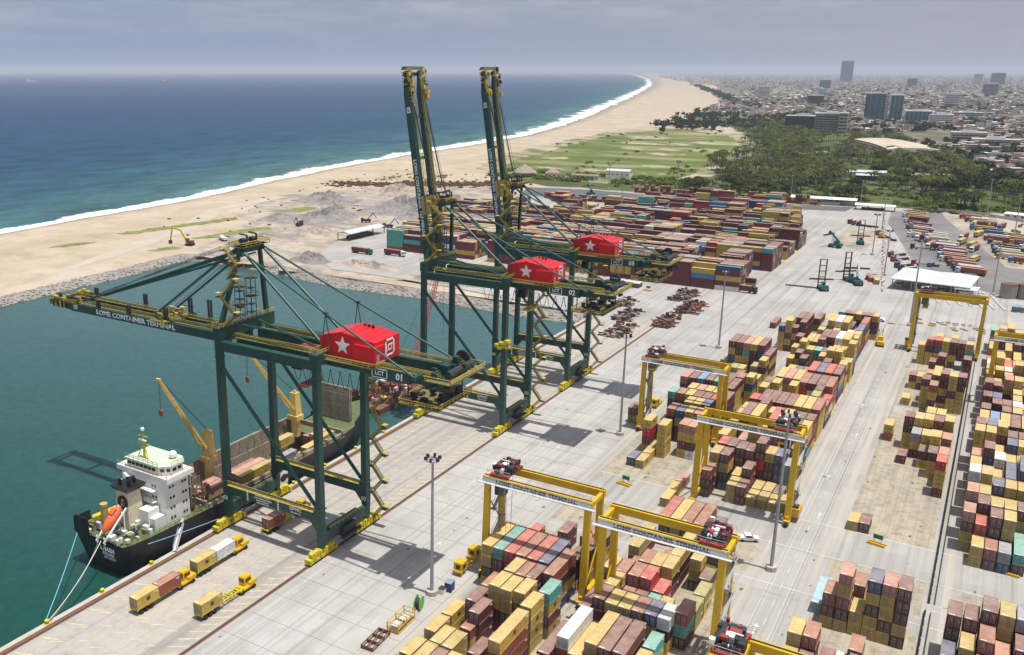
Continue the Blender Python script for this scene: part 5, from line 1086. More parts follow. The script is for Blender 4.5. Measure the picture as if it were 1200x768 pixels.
bo = bulk.build('yard_containers', [CM[k] for k in CK]+[M['grey'], bpy.data.materials['brown_logo_print'], M['rubber'], M['lgrey']]); bo['kind'] = 'stuff'; bo['label'] = 'rest of the stacked containers in the yard blocks'
# far terminal: boxes lying across the view, row behind row
far = MB(); rf = random.Random(21)
def fbox(x, y, z, L, c):
    m_ = CK.index(c); far.box(x,y,z,x+L,y+2.44,z+2.56,m_)
    far.box(x+L+.0,y+.3,z+.2,x+L+.04,y+.35,z+2.3,len(CK)); far.box(x+L+.0,y+1.2,z+.2,x+L+.04,y+1.25,z+2.3,len(CK))
PF = 'mmmmmmmmmmmmmyyyyyyyykkkbbrnntwu'
YB = [(478,498,-325,-107),(506,530,-325,-113),(540,566,-330,-104),(580,606,-345,-104),(616,640,-345,-104),(652,674,-330,-112),(686,706,-300,-118),(716,734,-345,-124),(742,756,-330,-140),(788,806,-215,-150)]
for bi, (y0, y1, xa, xb) in enumerate(YB):
    x = xb
    while x > xa:
        L = rf.choice((12.19,12.19,6.06)); hb = rf.choice((4,5,5,5)) if bi < 3 else rf.choice((3,4,4,5)) if (bi < 7 or x > -240) else rf.choice((1,1,2))
        if rf.random() < (.04 if bi < 3 else .09 if (bi < 5 or x > -240) else .42): x -= L+rf.uniform(3,10); continue
        y = y0
        while y < y1:
            h = max(1, min(5, hb+rf.choice((-1,0,0,1)))); c0 = rf.choice(PF)
            for k in range(h): fbox(x-L, y, k*2.6, L, c0 if rf.random() < .35 else rf.choice(PF))
            y += 2.65
        x -= L+.5
for (x, y, L, s) in [(-121,481,12.2,'m'),(-108,492,6.06,'yk'),(-112,486,6.06,'y'),(-156,846,12.2,'b')]:
    for k, c in enumerate(s): fbox(x, y, k*2.6, L, c)
# edge rows beyond the dark hard standing
for x in range(-345,-215,3): 
    for k in range(rf.choice((1,2,2))): far.box(x,758,k*2.6,x+2.44,764,k*2.6+2.56,CK.index(rf.choice('yymmmbk')))
for x in range(-290,-130,3):
    for k in range(rf.choice((1,2,2,3))): far.box(x,838+(x+290)*.02,k*2.6,x+2.44,844,k*2.6+2.56,CK.index(rf.choice('mmmbky')))
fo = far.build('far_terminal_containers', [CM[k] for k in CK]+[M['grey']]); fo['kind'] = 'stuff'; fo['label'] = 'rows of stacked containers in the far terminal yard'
# boxes on board
for (x, y, z, L, c, d) in [(-167.5,152,2.4,12.19,'p','cream'),(-164.9,152,2.4,12.19,'p','salmon'),(-167.3,165,2.2,12.19,'m','maroon'),(-164.7,165.2,3.0,12.19,'p','salmon pink'),(-162.1,164.8,3.0,12.19,'y','cream topped'),(-162.2,152,1.2,12.19,'y','khaki'),
      (-161.5,199,2.6,6.06,'y','khaki'),(-164.2,199,2.6,6.06,'y','yellow'),(-166.9,199,1.6,12.19,'m','maroon'),(-166.5,186,5.0,6.06,'y','yellow'),(-161,191,2,6.06,'a','amber'),(-164.4,178.5,1.0,12.19,'g','grey'),(-158.6,186,1.8,6.06,'k','brown')]:
    t = thing('shipping_container', '%s container stowed in the open ship hold, %s' % (d, {152:'just forward of the bridge',165:'abreast of the first deck crane',165.2:'middle of the second row',164.8:'quay side of the second row',199:'near the bow hatch covers',186:'beside the second deck crane',191:'quay side near second deck crane',178.5:'amidships'}[y]), 'container', (x, y, z), 0, 'containers in the ship hold')
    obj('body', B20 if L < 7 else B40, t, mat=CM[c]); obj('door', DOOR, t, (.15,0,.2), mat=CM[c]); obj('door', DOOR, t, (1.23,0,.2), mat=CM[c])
# ------------------------------------------------ light masts
def mast(x, y, h, label, big=True, group='light masts of the port'):
    t = thing('light_mast', label, 'light mast', (x, y, 0), rnd.uniform(0,1), group)
    m = MB(); m.tube((0,0,.9),(0,0,h-1.2),.42 if big else .34,8,.24); m.build('pole', M['grey'], t)
    m = MB(); m.prism([(1.3*cos(k*pi/4+.39),1.3*sin(k*pi/4+.39)) for k in range(8)], 0, 1.1); m.build('plinth', G['cope'], t)
    m = MB(); m.tube((0,0,h-1.4),(0,0,h-1.2),1.5,12); m.build('ring', M['grey'], t)
    lm = MB(); lm.box(-.35,-.15,-.35,.35,.25,.35); me = lm.mesh('lamp', M['dark'])
    for k in range(6): a = k*pi/3; obj('lamp', me, t, (1.5*cos(a),1.5*sin(a),h-.8), a)
    return t
for (x, y, h, lb) in [(-91.9,151.4,33,'tall grey light mast on the apron left of the front left container block'),(-89.8,260.9,33.3,'tall grey light mast on the apron beside the middle left block'),
    (-32,202.1,39,'tallest light mast beside the white pickup and gantry leg'),(-89,372.8,33.5,'light mast standing alone on the apron beyond the middle left block'),(-26.3,453.9,39,'light mast in front of the white gate canopy'),
    (-62.4,625.6,26,'light mast by the roadside beyond the white gate canopy, left one'),(-48.9,564.1,26,'light mast next to the small boxes left of the gate canopy'),(3.2,542.4,27,'light mast in the lorry park behind the timber coloured tank'),
    (-68.1,722.3,24,'light mast at the corner of the lorry park by parked tractors'),(-8,845.6,30,'light mast at the back edge of the lorry park against the trees'),(11.2,765,26,'light mast on the slope beyond the lorry park, right side'),
    (-100,859.3,22,'light mast at the far yard boundary in front of palm trees'),(-154.1,849.3,24,'light mast behind the far container rows before the palms'),(-319.6,848.9,24,'light mast by the dark hard standing near the white building'),
    (-247.9,828.7,33,'tall light mast at the right end of the dark hard standing'),(-251.4,755.6,22,'light mast rising between the far container rows'),(-262,728,22,'light mast among the far containers, left of its neighbour')]:
    mast(x, y, h, lb, h > 30)
# ------------------------------------------------ terminal tractors with skeletal trailers
def wheel_pair(m, x0, x1, y, r=.5):
    m.tube((x0,y,r),(x1,y,r),r,10)
def tractor(t, y0, col, cream=False):
    m = MB(); m.box(-1.15,y0,.75,1.15,y0+4.6,1.15); m.box(-1.2,y0+2.9,1.15,1.2,y0+5.2,1.9); cb = m.build('chassis', col, t)
    m = MB(); m.box(-1.2,y0+1.9,1.15,.5,y0+4.1,3.1); m.box(-1.1,y0+1.95,3.1,.4,y0+4.0,3.25); c = m.build('cab', col, t)
    m = MB(); m.box(-1.24,y0+2.3,2.0,.54,y0+3.9,2.8); m.box(-1.0,y0+4.05,1.9,.3,y0+4.15,2.9); m.box(-1.0,y0+1.83,2.0,.3,y0+1.93,2.8); m.build('window', M['glass'], c)
    m = MB(); [wheel_pair(m, -1.25, 1.25, y) for y in (y0+.7, y0+4.2)]; m.build('wheels', M['rubber'], t)
def rig(x, y, label, boxes, rz=0, trailer=True):
    t = thing('terminal_truck', label, 'truck', (x, y, 0), rz, 'yellow terminal trucks on the quay')
    m = MB(); m.box(-.9,0,1.05,-.6,12.4,1.35); m.box(.6,0,1.05,.9,12.4,1.35)
    for q in (0,3,6.1,9,12.2): m.box(-1.2,q,1.1,1.2,q+.25,1.4)
    for q in (7.2,8.4,9.6,10.6): m.box(-.9,q,1.0,.9,q+.25,1.3)
    m.build('trailer', M['bogie'], t)
    m = MB(); [wheel_pair(m, -1.2, 1.2, q, .48) for q in (1.2,2.5,3.8)]; m.build('trailer_wheels', M['rubber'], t)
    tractor(t, 11.6, M['rtgv'])
    return t
M['rtgv'] = mat('truck_yellow', (.66,.40,.01), .4, var=.1)
def loose(x, y, z, c, label, L=6.06, rz=0, grp='containers on the quay trucks'):
    t = thing('shipping_container', label, 'container', (x, y, z), rz, grp)
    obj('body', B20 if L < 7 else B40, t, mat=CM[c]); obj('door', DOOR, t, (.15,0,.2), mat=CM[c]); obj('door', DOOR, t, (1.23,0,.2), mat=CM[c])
    if c in 'ya': obj('logo_panel', LOGO, t, (2.405, L/2, 1.5))
for (x, y, lb, bx) in [(-140.2,110.8,'yellow terminal truck pulling a khaki and a brown container nearest the ship stern',(('y',0),('b',6.2))),(-140.5,128.3,'yellow terminal truck pulling a khaki and a white container beside the ship gangway',(('y',0),('w',6.2))),
                       (-127.4,116.6,'yellow terminal truck with one khaki container and half its trailer empty',(('y',0),)),(-140.4,151.8,'terminal truck with a brown container standing under the lowered boom crane',(('b',0.6),))]:
    rig(x, y, lb, bx)
    for c, dy in bx: loose(x-1.22, y+dy, 1.4, c, '%s container riding on the terminal truck %s' % (CN[c], {110.8:'nearest the ship stern',128.3:'beside the gangway',116.6:'with the half empty trailer',151.8:'under the crane portal'}[y]))
# ------------------------------------------------ white pickup
def car(x, y, rz, label, col, name='pickup_truck', cg='pickup', pick=True, grp=None):
    t = thing(name, label, cg, (x,y,0), rz, grp); mm = col
    m = MB()
    prof = [(-2.5,.45),(2.5,.45),(2.6,.9),(2.4,1.05),(1.3,1.15),(.7,1.75),(-.8,1.8),(-1.0,1.15),(-2.5,1.1)] if pick else [(-2.2,.4),(2.2,.4),(2.3,.8),(1.3,1.0),(.6,1.45),(-1.2,1.45),(-2.1,.95)]
    m.prism(prof, -.92, .92, 0, 'x'); me = fixn(m.mesh('body', mm)); obj('body', me, t)
    m = MB()
    for s in (-.935,.905): m.prism([(-.65,1.2),(1.05,1.2),(.65,1.66),(-.6,1.7)] if pick else [(-1.5,1.0),(1.0,1.0),(.5,1.38),(-1.1,1.38)], s, s+.03, 0, 'x')
    m.box(-.75,.72,1.2,.75,1.2,1.22) ; m.prism([(.72,1.72),(1.28,1.17),(1.31,1.18),(.75,1.75)], -.75, .75, 0, 'x'); m.build('windows', M['glass'], t)
    if pick: m = MB(); m.box(-.75,-2.4,1.08,.75,-1.1,1.12); m.build('load_bed', M['dark'], t)
    m = MB(); [m.tube((s,q,.36),(s+.24,q,.36),.36,10) for s in (-.98,.74) for q in (-1.5,1.6)]; m.build('wheels', M['rubber'], t)
    return t
car(-39.8, 213.3, R(-64), 'white pickup parked between the centre gantry leg and tallest light mast', M['white'])
for i,(x, y, rz, lb, cl) in enumerate([(-19.8,520.3,1.9,'small dark car under the white gate canopy entrance','dark'),(-4,515,1.9,'grey car on the road right of the gate lanes','grey'),(-38.6,455.6,1.4,'white car left of the light mast before the gate canopy','white')]): car(x, y, rz, lb, M[cl], 'parked_car', 'car', False)
# ------------------------------------------------ green lane signs on yellow bases
for (x, y, lb) in [(-13.1,228.8,'green lane sign on yellow barrier by the two small ground boxes'),(14.1,230.1,'green lane sign on yellow barrier at the right block corner'),(-36.5,235.2,'green lane sign by the low yellow stacks of middle centre block'),(-75.9,227.9,'green lane sign on the apron near the small blue container'),(-149.5+2,457.4,'green lane sign beyond the quay near the far maroon containers'),(-82.5,216,'green lane sign on the apron opposite the gantry trolley')][:5]:
    t = thing('lane_sign', lb, 'sign', (x,y,0), R(-10), 'green lane signs')
    m = MB(); m.box(-1.1,-.06,1.2,1.1,.06,2.3); m.build('panel', mat('sign_green',(.0,.16,.05),.5) if 'sign_green' not in bpy.data.materials else bpy.data.materials['sign_green'], t)
    m = MB(); [m.box(q,-.05,.1,q+.1,.05,1.2) for q in (-.8,.7)]; m.build('post', M['grey'], t)
    m = MB(); m.box(-2.0,-1.6,.05,2.0,-1.2,.6); m.box(-2.0,-.2,.05,2.0,.2,.4); m.build('barrier', M['rtgv'], t)
# ------------------------------------------------ spreaders and gear by the first light mast
def spreader(x, y, rz, label):
    t = thing('yellow_spreader', label, 'spreader', (x,y,0), rz, 'yellow spreaders on the apron')
    m = MB(); m.box(-.9,-3,.9,-.6,3,1.3); m.box(.6,-3,.9,.9,3,1.3); [m.box(-1.2,q,.85,1.2,q+.35,1.35) for q in (-3,-1,.8,2.65)]; [m.box(a,q,.0,a+.2,q+.2,.9) for a in (-1.1,.9) for q in (-3,2.8)]; m.build('frame', M['rtgv'], t)
    m = MB(); m.box(-1.1,-2.6,1.35,1.1,-.2,3.2); m.build('machine_box', M['rtgv'], t)
    m = MB(); m.box(-.5,-2.65,1.7,.5,-2.61,2.7); m.box(1.11,-2.2,1.7,1.14,-1,2.7); m.build('vent', M['dark'], t)
spreader(-91.0,163.6,.05,'yellow machine box with empty frame, nearer of two beside the front left block')
spreader(-91.4,170.9,.02,'yellow machine box frame, farther of two beside the front left block')
t = thing('yellow_cage', 'open yellow steel cage on the apron near the first light mast', 'cage', (-91.2,138.2,0), R(3)); m = MB()
for x in (-1.3,1.3):
    for y in (-3.4,0,3.4): m.box(x-.08,y-.08,0,x+.08,y+.08,2.3)
for z in (.3,1.2,2.3):
    for x in (-1.3,1.3): m.box(x-.06,-3.4,z-.06,x+.06,3.4,z+.06)
    for y in (-3.4,0,3.4): m.box(-1.3,y-.06,z-.06,1.3,y+.06,z+.06)
m.build('frame', M['rtgv'], t); m = MB(); m.box(-1.25,-3.3,.2,1.25,3.3,.32); m.build('floor', M['rust'], t); m = MB(); m.box(-.9,-2.6,.32,.7,-.6,1.2); m.box(-.8,.4,.32,.8,2.4,1.0); m.build('load', M['lgrey'], t)
t = thing('cable_reel', 'bright green cable reel standing between the yellow cage and light mast', 'cable reel', (-91.3,145.2,0), .2); gm = mat('reel_green',(.10,.45,.04),.5)
m = MB()
for x in (-.7,.55):
    ring = [(1.5*cos(k*pi/10),1.5*sin(k*pi/10)+1.5) for k in range(20)]; m.prism(ring, x, x+.15, 0, 'x')
m.build('flange', gm, t); m = MB(); m.tube((-.55,0,1.5),(.55,0,1.5),.9,14); m.build('drum', M['dark'], t)
t = thing('blue_bin', 'small blue wheeled bin beside the first light mast plinth', 'bin', (-89.4,154.8,0), .1); m = MB(); m.box(-.8,-1,.6,.8,1,2.2); m.build('body', CM['n'], t); m = MB(); [m.tube((s,q,.3),(s+.2,q,.3),.3,8) for s in (-.8,.6) for q in (-.7,.7)]; m.build('wheels', M['rubber'], t); m = MB(); m.box(-.85,-1.05,2.2,.85,1.05,2.3); m.build('lid', CM['u'], t)
t = thing('rack_frame', 'dark steel rack frames lying near the bottom edge of the apron', 'rack', (-92.3,130.6,0), .05); m = MB()
for y in (-3.4,-1.2,1.0,3.2): m.box(-1.4,y,.0,1.4,y+.2,.9)
for x in (-1.4,-.1,1.2): m.box(x,-3.4,.7,x+.2,3.4,.9)
m.box(-1.4,-3.4,0,-1.2,3.4,.2); m.box(1.2,-3.4,0,1.4,3.4,.2); m.build('frame', M['rust'], t)
t = thing('control_cabinet', 'low white and black cabinet at the foot of first light mast', 'cabinet', (-90.2,153.0,0), 0); m = MB(); m.box(-.6,-.7,0,.6,.7,1.3); m.build('body', M['white'], t); m = MB(); m.box(-.65,-.75,1.3,.65,.75,1.4); m.build('top', M['dark'], t)
spreader(-88.6,292.2,.0,'yellow spreader lying between the middle left gantry legs')
spreader(-92.3,107.5,.0,'yellow spreader frame near the bottom edge of the photo')
# loader between blocks with yellow body
t = thing('empty_handler', 'yellow lift truck driving on the lane by the middle centre block', 'forklift', (-33.8,413,0), R(8)); m = MB(); m.box(-1.3,-3,.8,1.3,2,2.2); m.box(-1,-1,2.2,1,.8,3.9); m.build('body', M['rtgv'], t); m = MB(); [m.tube((s,q,.7),(s+.5,q,.7),.7,10) for s in (-1.5,1.0) for q in (-2.2,1.4)]; m.build('wheels', M['rubber'], t); m = MB(); m.box(-.9,2.1,.5,-.6,2.5,6.5); m.box(.6,2.1,.5,.9,2.5,6.5); m.box(-.9,2.1,3,.9,2.5,3.3); m.build('mast', M['rtgv'], t)
# ------------------------------------------------ conductor rail / cable fence along the blocks
def cfence(x, y0, y1, label):
    t = thing('cable_fence', label, 'fence', (x, y0, 0), 0, 'conductor rail fences')
    pm = MB().box(-.12,-.12,0,.12,.12,1.5).mesh('post', M['dark'])
    n = int((y1-y0)/4)
    for k in range(n+1): obj('post', pm, t, (0,k*4.,0))
    for z in (.55,1.0,1.4): MB().box(-.32 if z==.55 else -.05,0,z-.05,.05,y1-y0,z+.05).build('conductor_bar', M['dark'] if z!=1.0 else M['rust'], t)
    MB().box(.9,0,.02,1.1,y1-y0,.5).build('kerb_beam', M['dark'], t)
cfence(-.4, 206, 425, 'long dark conductor rail fence between the two right hand blocks'); cfence(-.8, 120, 201.5, 'nearer short dark conductor rail fence at the bottom right')
# ------------------------------------------------ reach stackers and mobile machines
def stacker(x, y, rz, label, boom='up'):
    t = thing('reach_stacker', label, 'reach stacker', (x,y,0), rz, 'teal lift machines in the yard'); te = M['teal']
    m = MB(); m.box(-1.9,-3.8,1.1,1.9,3.6,2.3); m.box(-1.7,-4.4,1.2,1.7,-2.4,3.1); m.build('chassis', te, t)
    m = MB(); m.box(-.9,-1.6,2.3,.7,.4,4.3); m.build('cab', M['glass'], t); m = MB(); m.box(-1,-1.7,4.3,.8,.5,4.5); m.build('cab_roof', te, t)
    m = MB(); [m.tube((s,q,.9),(s+.8,q,.9),.9,12) for s in (-2.2,1.4) for q in (-2.6,2.6)]; m.build('wheels', M['rubber'], t)
    if boom == 'mast':
        m = MB()
        for s in (-1.6,1.6): m.box(s-.25,3.7,.4,s+.25,4.3,15.5)
        for z in (3,6,9,12,15.2): m.box(-1.5,3.8,z,1.5,4.2,z+.35)
        m.build('mast', M['dark'], t); m = MB(); m.box(-6,4.4,4.4,6,5,5.2); m.build('side_spreader', M['rust'], t)
    else:
        m = MB(); m.beam((0,-3,3.6),(0,4.6,10.2),.9,1.1); m.build('boom', te, t); m = MB(); m.box(-6.0,4.4,7.6,6,5.4,8.4); m.beam((0,4.6,10),(0,4.9,8.3),.8,.8); m.build('spreader', M['dark'], t)
        m = MB(); m.tube((-.9,1.6,2.4),(-.6,2.4,6.6),.2,6); m.tube((.9,1.6,2.4),(.6,2.4,6.6),.2,6); m.build('lift_cylinder', M['grey'], t)
stacker(-71.5,507.7,.4,'teal lift machine with a tall ladder-like mast on the open yard','mast'); stacker(-62.5,537,.7,'teal lift machine with twin upright masts, left of the pair','mast'); stacker(-58,531,.3,'teal reach stacker with low boom, right of the pair','boom')
stacker(-86,640,1.2,'dark lift machine standing far right of the far container rows','boom'); stacker(-74,662,.2,'small teal machine at the head of the yard road','mast'); stacker(-318,800,1.,'blue lift machine on the dark hard standing','boom')
t = thing('steel_beam_load', 'long rusty beam lying beside the ladder-masted lift machine', 'steel beam', (-80,509,0), R(-86)); MB().box(-.3,-10,.2,.3,10,.8).build('beam', M['rust'], t); m = MB(); [m.box(-1,q,0,1,q+.4,.25) for q in (-8,0,8)]; m.build('timber', M['dark'], t)
# ------------------------------------------------ spare steel and parts between quay and far yard
rs = random.Random(3)
for (px, py, n, sp, lb) in [(-133,375,10,9,'rusty steel parts stored behind the farthest quay crane'),(-139,402,9,8,'stacked dark steel sections near the basin corner'),(-120,401,9,9,'row of brown scrap frames along the apron edge'),(-118,432,11,10,'long row of rusty spreader parts at the apron end'),(-128,455,10,10,'pile of brown crates and pipes before the far containers'),(-148,424,7,7,'timber coloured pallets beyond the farthest crane')]:
    t = thing('parts_pile', lb, 'steel parts', (px,py,0), 0, None); 
    for j, mm in enumerate((M['rust'], M['dark'], mat('faded_red_steel_%d'%n,(.26,.10,.07),.8,var=.4) if px > -121 else G['dirt'])):
        m = MB()
        for k in range(int(n*3)): 
            x, y = rs.uniform(-sp*.42,sp*.42), rs.uniform(-sp*1.3,sp*1.3); h = rs.uniform(.3,1.9)
            m.box(x-rs.uniform(.2,1),y-rs.uniform(.2,.8),.0,x+rs.uniform(.3,1.3),y+rs.uniform(.2,1.2),h)
            if k % 3 == 0: m.tube((x-3,y,.3),(x+3,y+rs.uniform(-1,1),.3),.25,6)
        po = m.build(('steel_sections','machine_parts','crates')[j], mm, t); po['kind'] = 'stuff'
# flat white roofed load by the crane
t = thing('flat_rack_stack', 'low stack of flat racks with pale cover near the apron end', 'flat rack', (-160,462,0), 0); MB().box(-7,-3,2.2,7,3,2.6).build('cover', M['lgrey'], t); MB().box(-6.8,-2.8,0,6.8,2.8,2.2).build('stack', M['rust'], t)
# trucks with one box each near the far yard
def flat_truck(x, y, rz, c, label, cab=None, L=12.19, grp='lorries in the lorry park', low=False):
    t = thing('lorry', label, 'lorry', (x,y,0), rz, grp)
    if ('chassis') not in TR:
        m = MB(); m.box(-.5,-6.4,.9,.5,8.6,1.25); TR['chassis'] = m.mesh('chassis', M['dark'])
        m = MB(); [m.tube((-1.2,q,.5),(1.2,q,.5),.5,8) for q in (-5.2,-4,-2.8,5.2,8)]; TR['wheels'] = m.mesh('wheels', M['rubber'])
        m = MB(); m.box(-1.2,6.6,.8,1.2,8.9,3.3); m.box(-1.1,6.4,1.2,1.1,6.7,3.8); TR['cab'] = m.mesh('cab', M['white'])
        m = MB(); m.box(-1.05,8.9,2.1,1.05,8.93,3.0); m.box(-1.23,7.6,2.1,1.23,8.6,2.9); TR['windscreen'] = m.mesh('windscreen', M['glass'])
        m = MB(); m.box(-1.22,-6.2,1.25,1.22,6,3.8); TR['box_body'] = m.mesh('box_body', M['white']); m = MB(); m.tube((0,-6.2,2.4),(0,5.6,2.4),1.2,12); TR['tank'] = m.mesh('tank', M['white'])
        m = MB(); m.box(-1.22,-6.2,1.25,1.22,6,1.7); m.box(-1.22,5.8,1.7,1.22,6,3.0); [m.box(s,q,1.7,s+.06,q+.08,2.8) for s in (-1.2,1.14) for q in (-6,-3,0,3)]; TR['flatbed'] = m.mesh('flatbed', M['white'])
    obj('chassis', TR['chassis'], t); obj('wheels', TR['wheels'], t); o = obj('cab', TR['cab'], t, mat=cab or M['white']); obj('windscreen', TR['windscreen'], o)
    if c == 'tank': obj('tank', TR['tank'], t, mat=M['lgrey'])
    elif c == 'flat': obj('flatbed', TR['flatbed'], t, mat=M['rust'])
    elif c == 'bare': pass
    else: obj('box_body', TR['box_body'], t, mat=CM[c])
    return t
TR = {}
flat_truck(-107,480,R(-92),'m','lorry with a long maroon body parked before the far container rows',M['dark'],grp=None)
flat_truck(-332,458,R(-92),'m','lorry with a maroon box near the basin shore, left of two',M['teal'],grp=None)
flat_truck(-311,463.5,R(-92),'m','lorry with a maroon box near the basin shore, right of two',M['white'],grp=None)
PKc = [('w','white'),('y','khaki'),('p','salmon'),('b','brick brown'),('tank','pale tank'),('u','blue'),('m','maroon'),('flat','empty flatbed')]
spots = []
cabc = [M['white'],M['white'],CM['n'],CM['r'],CM['y'],CM['u'],M['teal']]
rt = random.Random(9)
for k in range(13): spots.append((-55+k*1.2+rt.uniform(-2,2), 824-k*9.6+rt.uniform(-1,1), 'first'))
for k in range(19): spots.append((-34+k*1.45+rt.uniform(-2.5,2.5), 716-k*6.9+rt.uniform(-1,1), 'second'))
for k in range(20): spots.append((-14+k*1.55+rt.uniform(-3,3), 822-k*9.4+rt.uniform(-1.5,1.5), 'third'))
for k in range(15): spots.append((12+k*1.9+rt.uniform(-3,3), 740-k*9+rt.uniform(-1.5,1.5), 'fourth'))
for k in range(16): x_ = rt.uniform(-58,30); y_ = 800-rt.random()*210; flat_truck(x_, y_, R(rt.choice((-12,168))), rt.choice('mmbkmy'), 'lorry parked crosswise to the lines of the lorry park, %s of these from the left' % ORD[k], rt.choice(cabc), grp='lorries parked crosswise') if x_ > -58+(800-y_)*.12 else None
for i, (x, y, col) in enumerate(spots):
    kind = rt.choice(['w','w','y','y','p','p','b','m','m','tank','u','flat','flat','y']); nm = dict(PKc)[kind]; cc = rt.randrange(len(cabc))
    if col == 'second' and i == 23: kind = 'm'; nm = 'maroon'
    j = [s[2] for s in spots[:i+1]].count(col)
    flat_truck(x, y, R(78)+rt.uniform(-.06,.06), kind, '%s lorry with %s cab, %s from the back in %s line of lorry park' % (nm, ['white','white','navy','red','yellow','blue','teal'][cc], ORD[j-1], col), cabc[cc])
for k, (x, y) in enumerate([(-48.3,631),(-45.5,617),(-41.5,598),(-38.5,588),(-64,700),(-60,690),(-86,745),(-82,742),(-78,741),(-36,662),(-30.6,606),(-17,690)]):
    flat_truck(x, y, R(150 if k < 4 else 10*k), 'bare', 'tractor unit without trailer, %s of those standing loose by the yard road' % ORD[k], [CM['m'],CM['b'],CM['n'],M['dark'],CM['r'],CM['y']][k % 6], grp='loose tractor units')
# ------------------------------------------------ gate canopy
t = thing('gate_canopy', 'wide white peaked canopy roof over the gate lanes', 'canopy', (-23.5,545,0), R(-5))
m = MB()
for s0 in (-17,1):
    m.add([(s0-1,-17,5.6),(s0+8.5,-17,5.6),(s0+17.4,-17,5.6),(s0-1,17,5.6),(s0+8.5,17,5.6),(s0+17.4,17,5.6),(s0+8.5,-14,6.7),(s0+8.5,14,6.7),(s0-1,-17,5.2),(s0+17.4,-17,5.2),(s0-1,17,5.2),(s0+17.4,17,5.2)],
      [(0,1,6),(1,2,6),(0,6,7,3),(6,2,5,7),(3,7,4),(4,7,5),(8,9,2,1,0),(0,3,10,8),(2,9,11,5)])
m.build('roof', mat('white_membrane',(.56,.55,.53),.6,var=.06), t)
m = MB(); [m.tube((x,y,0),(x,y,5.5),.25,6) for x in (-17,-8,1,10,18) for y in (-15,0,15)]; m.build('column', M['grey'], t)
for x in (-16,-8,4,14):
    bt_ = MB().box(x,-8,0,x+2.2,-2,2.8).build('booth', M['lgrey'], t); MB().box(x-.02,-8.05,1.2,x+2.22,-2.5,2.2).build('window', M['glass'], bt_)
t = thing('gate_office', 'small flat white roof beside the gate canopy', 'shelter', (-8,531,0), R(-6)); MB().box(-5,-5,4.2,5,5,4.7).build('roof', M['white'], t); m = MB(); [m.box(x,y,0,x+.3,y+.3,4.2) for x in (-4.6,4.3) for y in (-4.6,4.3)]; m.box(-3,-3,0,3,3,3); m.build('wall', M['lgrey'], t)
for k in range(7):
    x = -22+k*4.6; o = MB().box(-.5,-17,.0,.5,17,.35).build('lane_island', G['cope']); o.location = (x,525,0); o.rotation_euler = (0,0,R(12)); o['kind'] = 'structure'
t = thing('barrier_pile', 'scattered yellow and white lane barriers on the pavement behind the blocks', 'barriers', (-12,462,0), 0); m = MB()
for k in range(26): x, y = rt.uniform(-13,14), rt.uniform(-7,6); m.beam((x,y,.4),(x+rt.uniform(1,3),y+rt.uniform(-1,1),.4),.5,.7, rt.choice((0,1)))
m.build('barrier', [M['rtgv'], M['lgrey']], t)
t = thing('storage_tank', 'round timber coloured storage tanks right of the gate canopy', 'tank', (12.5,540,0), 0); m = MB(); [m.tube((x,y,0),(x,y,7),3.6,16) for x,y in ((-3,0),(4.4,2))]; m.build('shell', G['dirt'], t); m = MB(); [m.tube((x,y,7),(x,y,7.3),3.75,16) for x,y in ((-3,0),(4.4,2))]; m.build('rim', M['rust'], t)
for k in range(9): loose(11.5+k*2.6, 508+k*.6, 0, 'g' if k % 3 else 'u', 'grey container in the fan of boxes at the right edge, %s from left' % ORD[k], 6.06, R(-18), 'grey boxes behind the right gantry')
for (x, y, c, lb) in [(-53.6,541,'r','bright red box beside the road left of the gate canopy'),(-50.5,536,'y','khaki box in front of the red box by the road'),(-56,546,'m','maroon box behind the red box by the road'),(-30.9,603,'n','navy box standing alone behind the gate canopy'),(-148,480.4,'m','single maroon container on the ground far behind quay cranes')]:
    loose(x, y, 0, c, lb, 6.06, R(rt.uniform(-20,20)), 'single boxes standing about the yard')
# pale barriers along the road beside the yard
m = MB()
for k in range(58): 
    y = 520+k*5.2; x = -45-(y-520)*.108+rt.uniform(-.6,.6); m.box(x-.4,y,0,x+.4,y+rt.uniform(1.5,4.6),rt.uniform(.7,1.4))
o = m.build('road_barrier', G['cope']); o['label'] = 'line of pale concrete barriers along the road beside the lorry park'; o['category'] = 'barrier'
# perimeter wall by the park and along the back of the yard
for (a, b, lb) in [((-42,858),(-6,846),'pale boundary wall behind the lorry park'),((-6,846),(200,668),'grey boundary wall on the slope right of the lorry park'),((-219,838),(-79,866),'low pale boundary wall between far yard and palms')]:
    L = hypot(b[0]-a[0], b[1]-a[1]); t = thing('boundary_wall', lb, 'wall', (a[0],a[1],0), atan2(b[1]-a[1], b[0]-a[0]), 'boundary walls of the yard')
    m = MB(); m.box(0,-.2,-.3,L,.2,2.3); m.build('wall_panel', G['cope'], t); m = MB(); [m.box(q,-.35,-.3,q+.4,.35,2.6) for q in range(0,int(L),6)]; m.build('pier', M['lgrey'], t)
m = MB()
for k in range(120): x = 10+rt.uniform(0,60); y = 640+rt.uniform(0,170); m.sphere((x,y,.6),rt.uniform(.8,1.5),6,4)
o = m.build('slope_shrubs', G['grove']); o['kind'] = 'stuff'
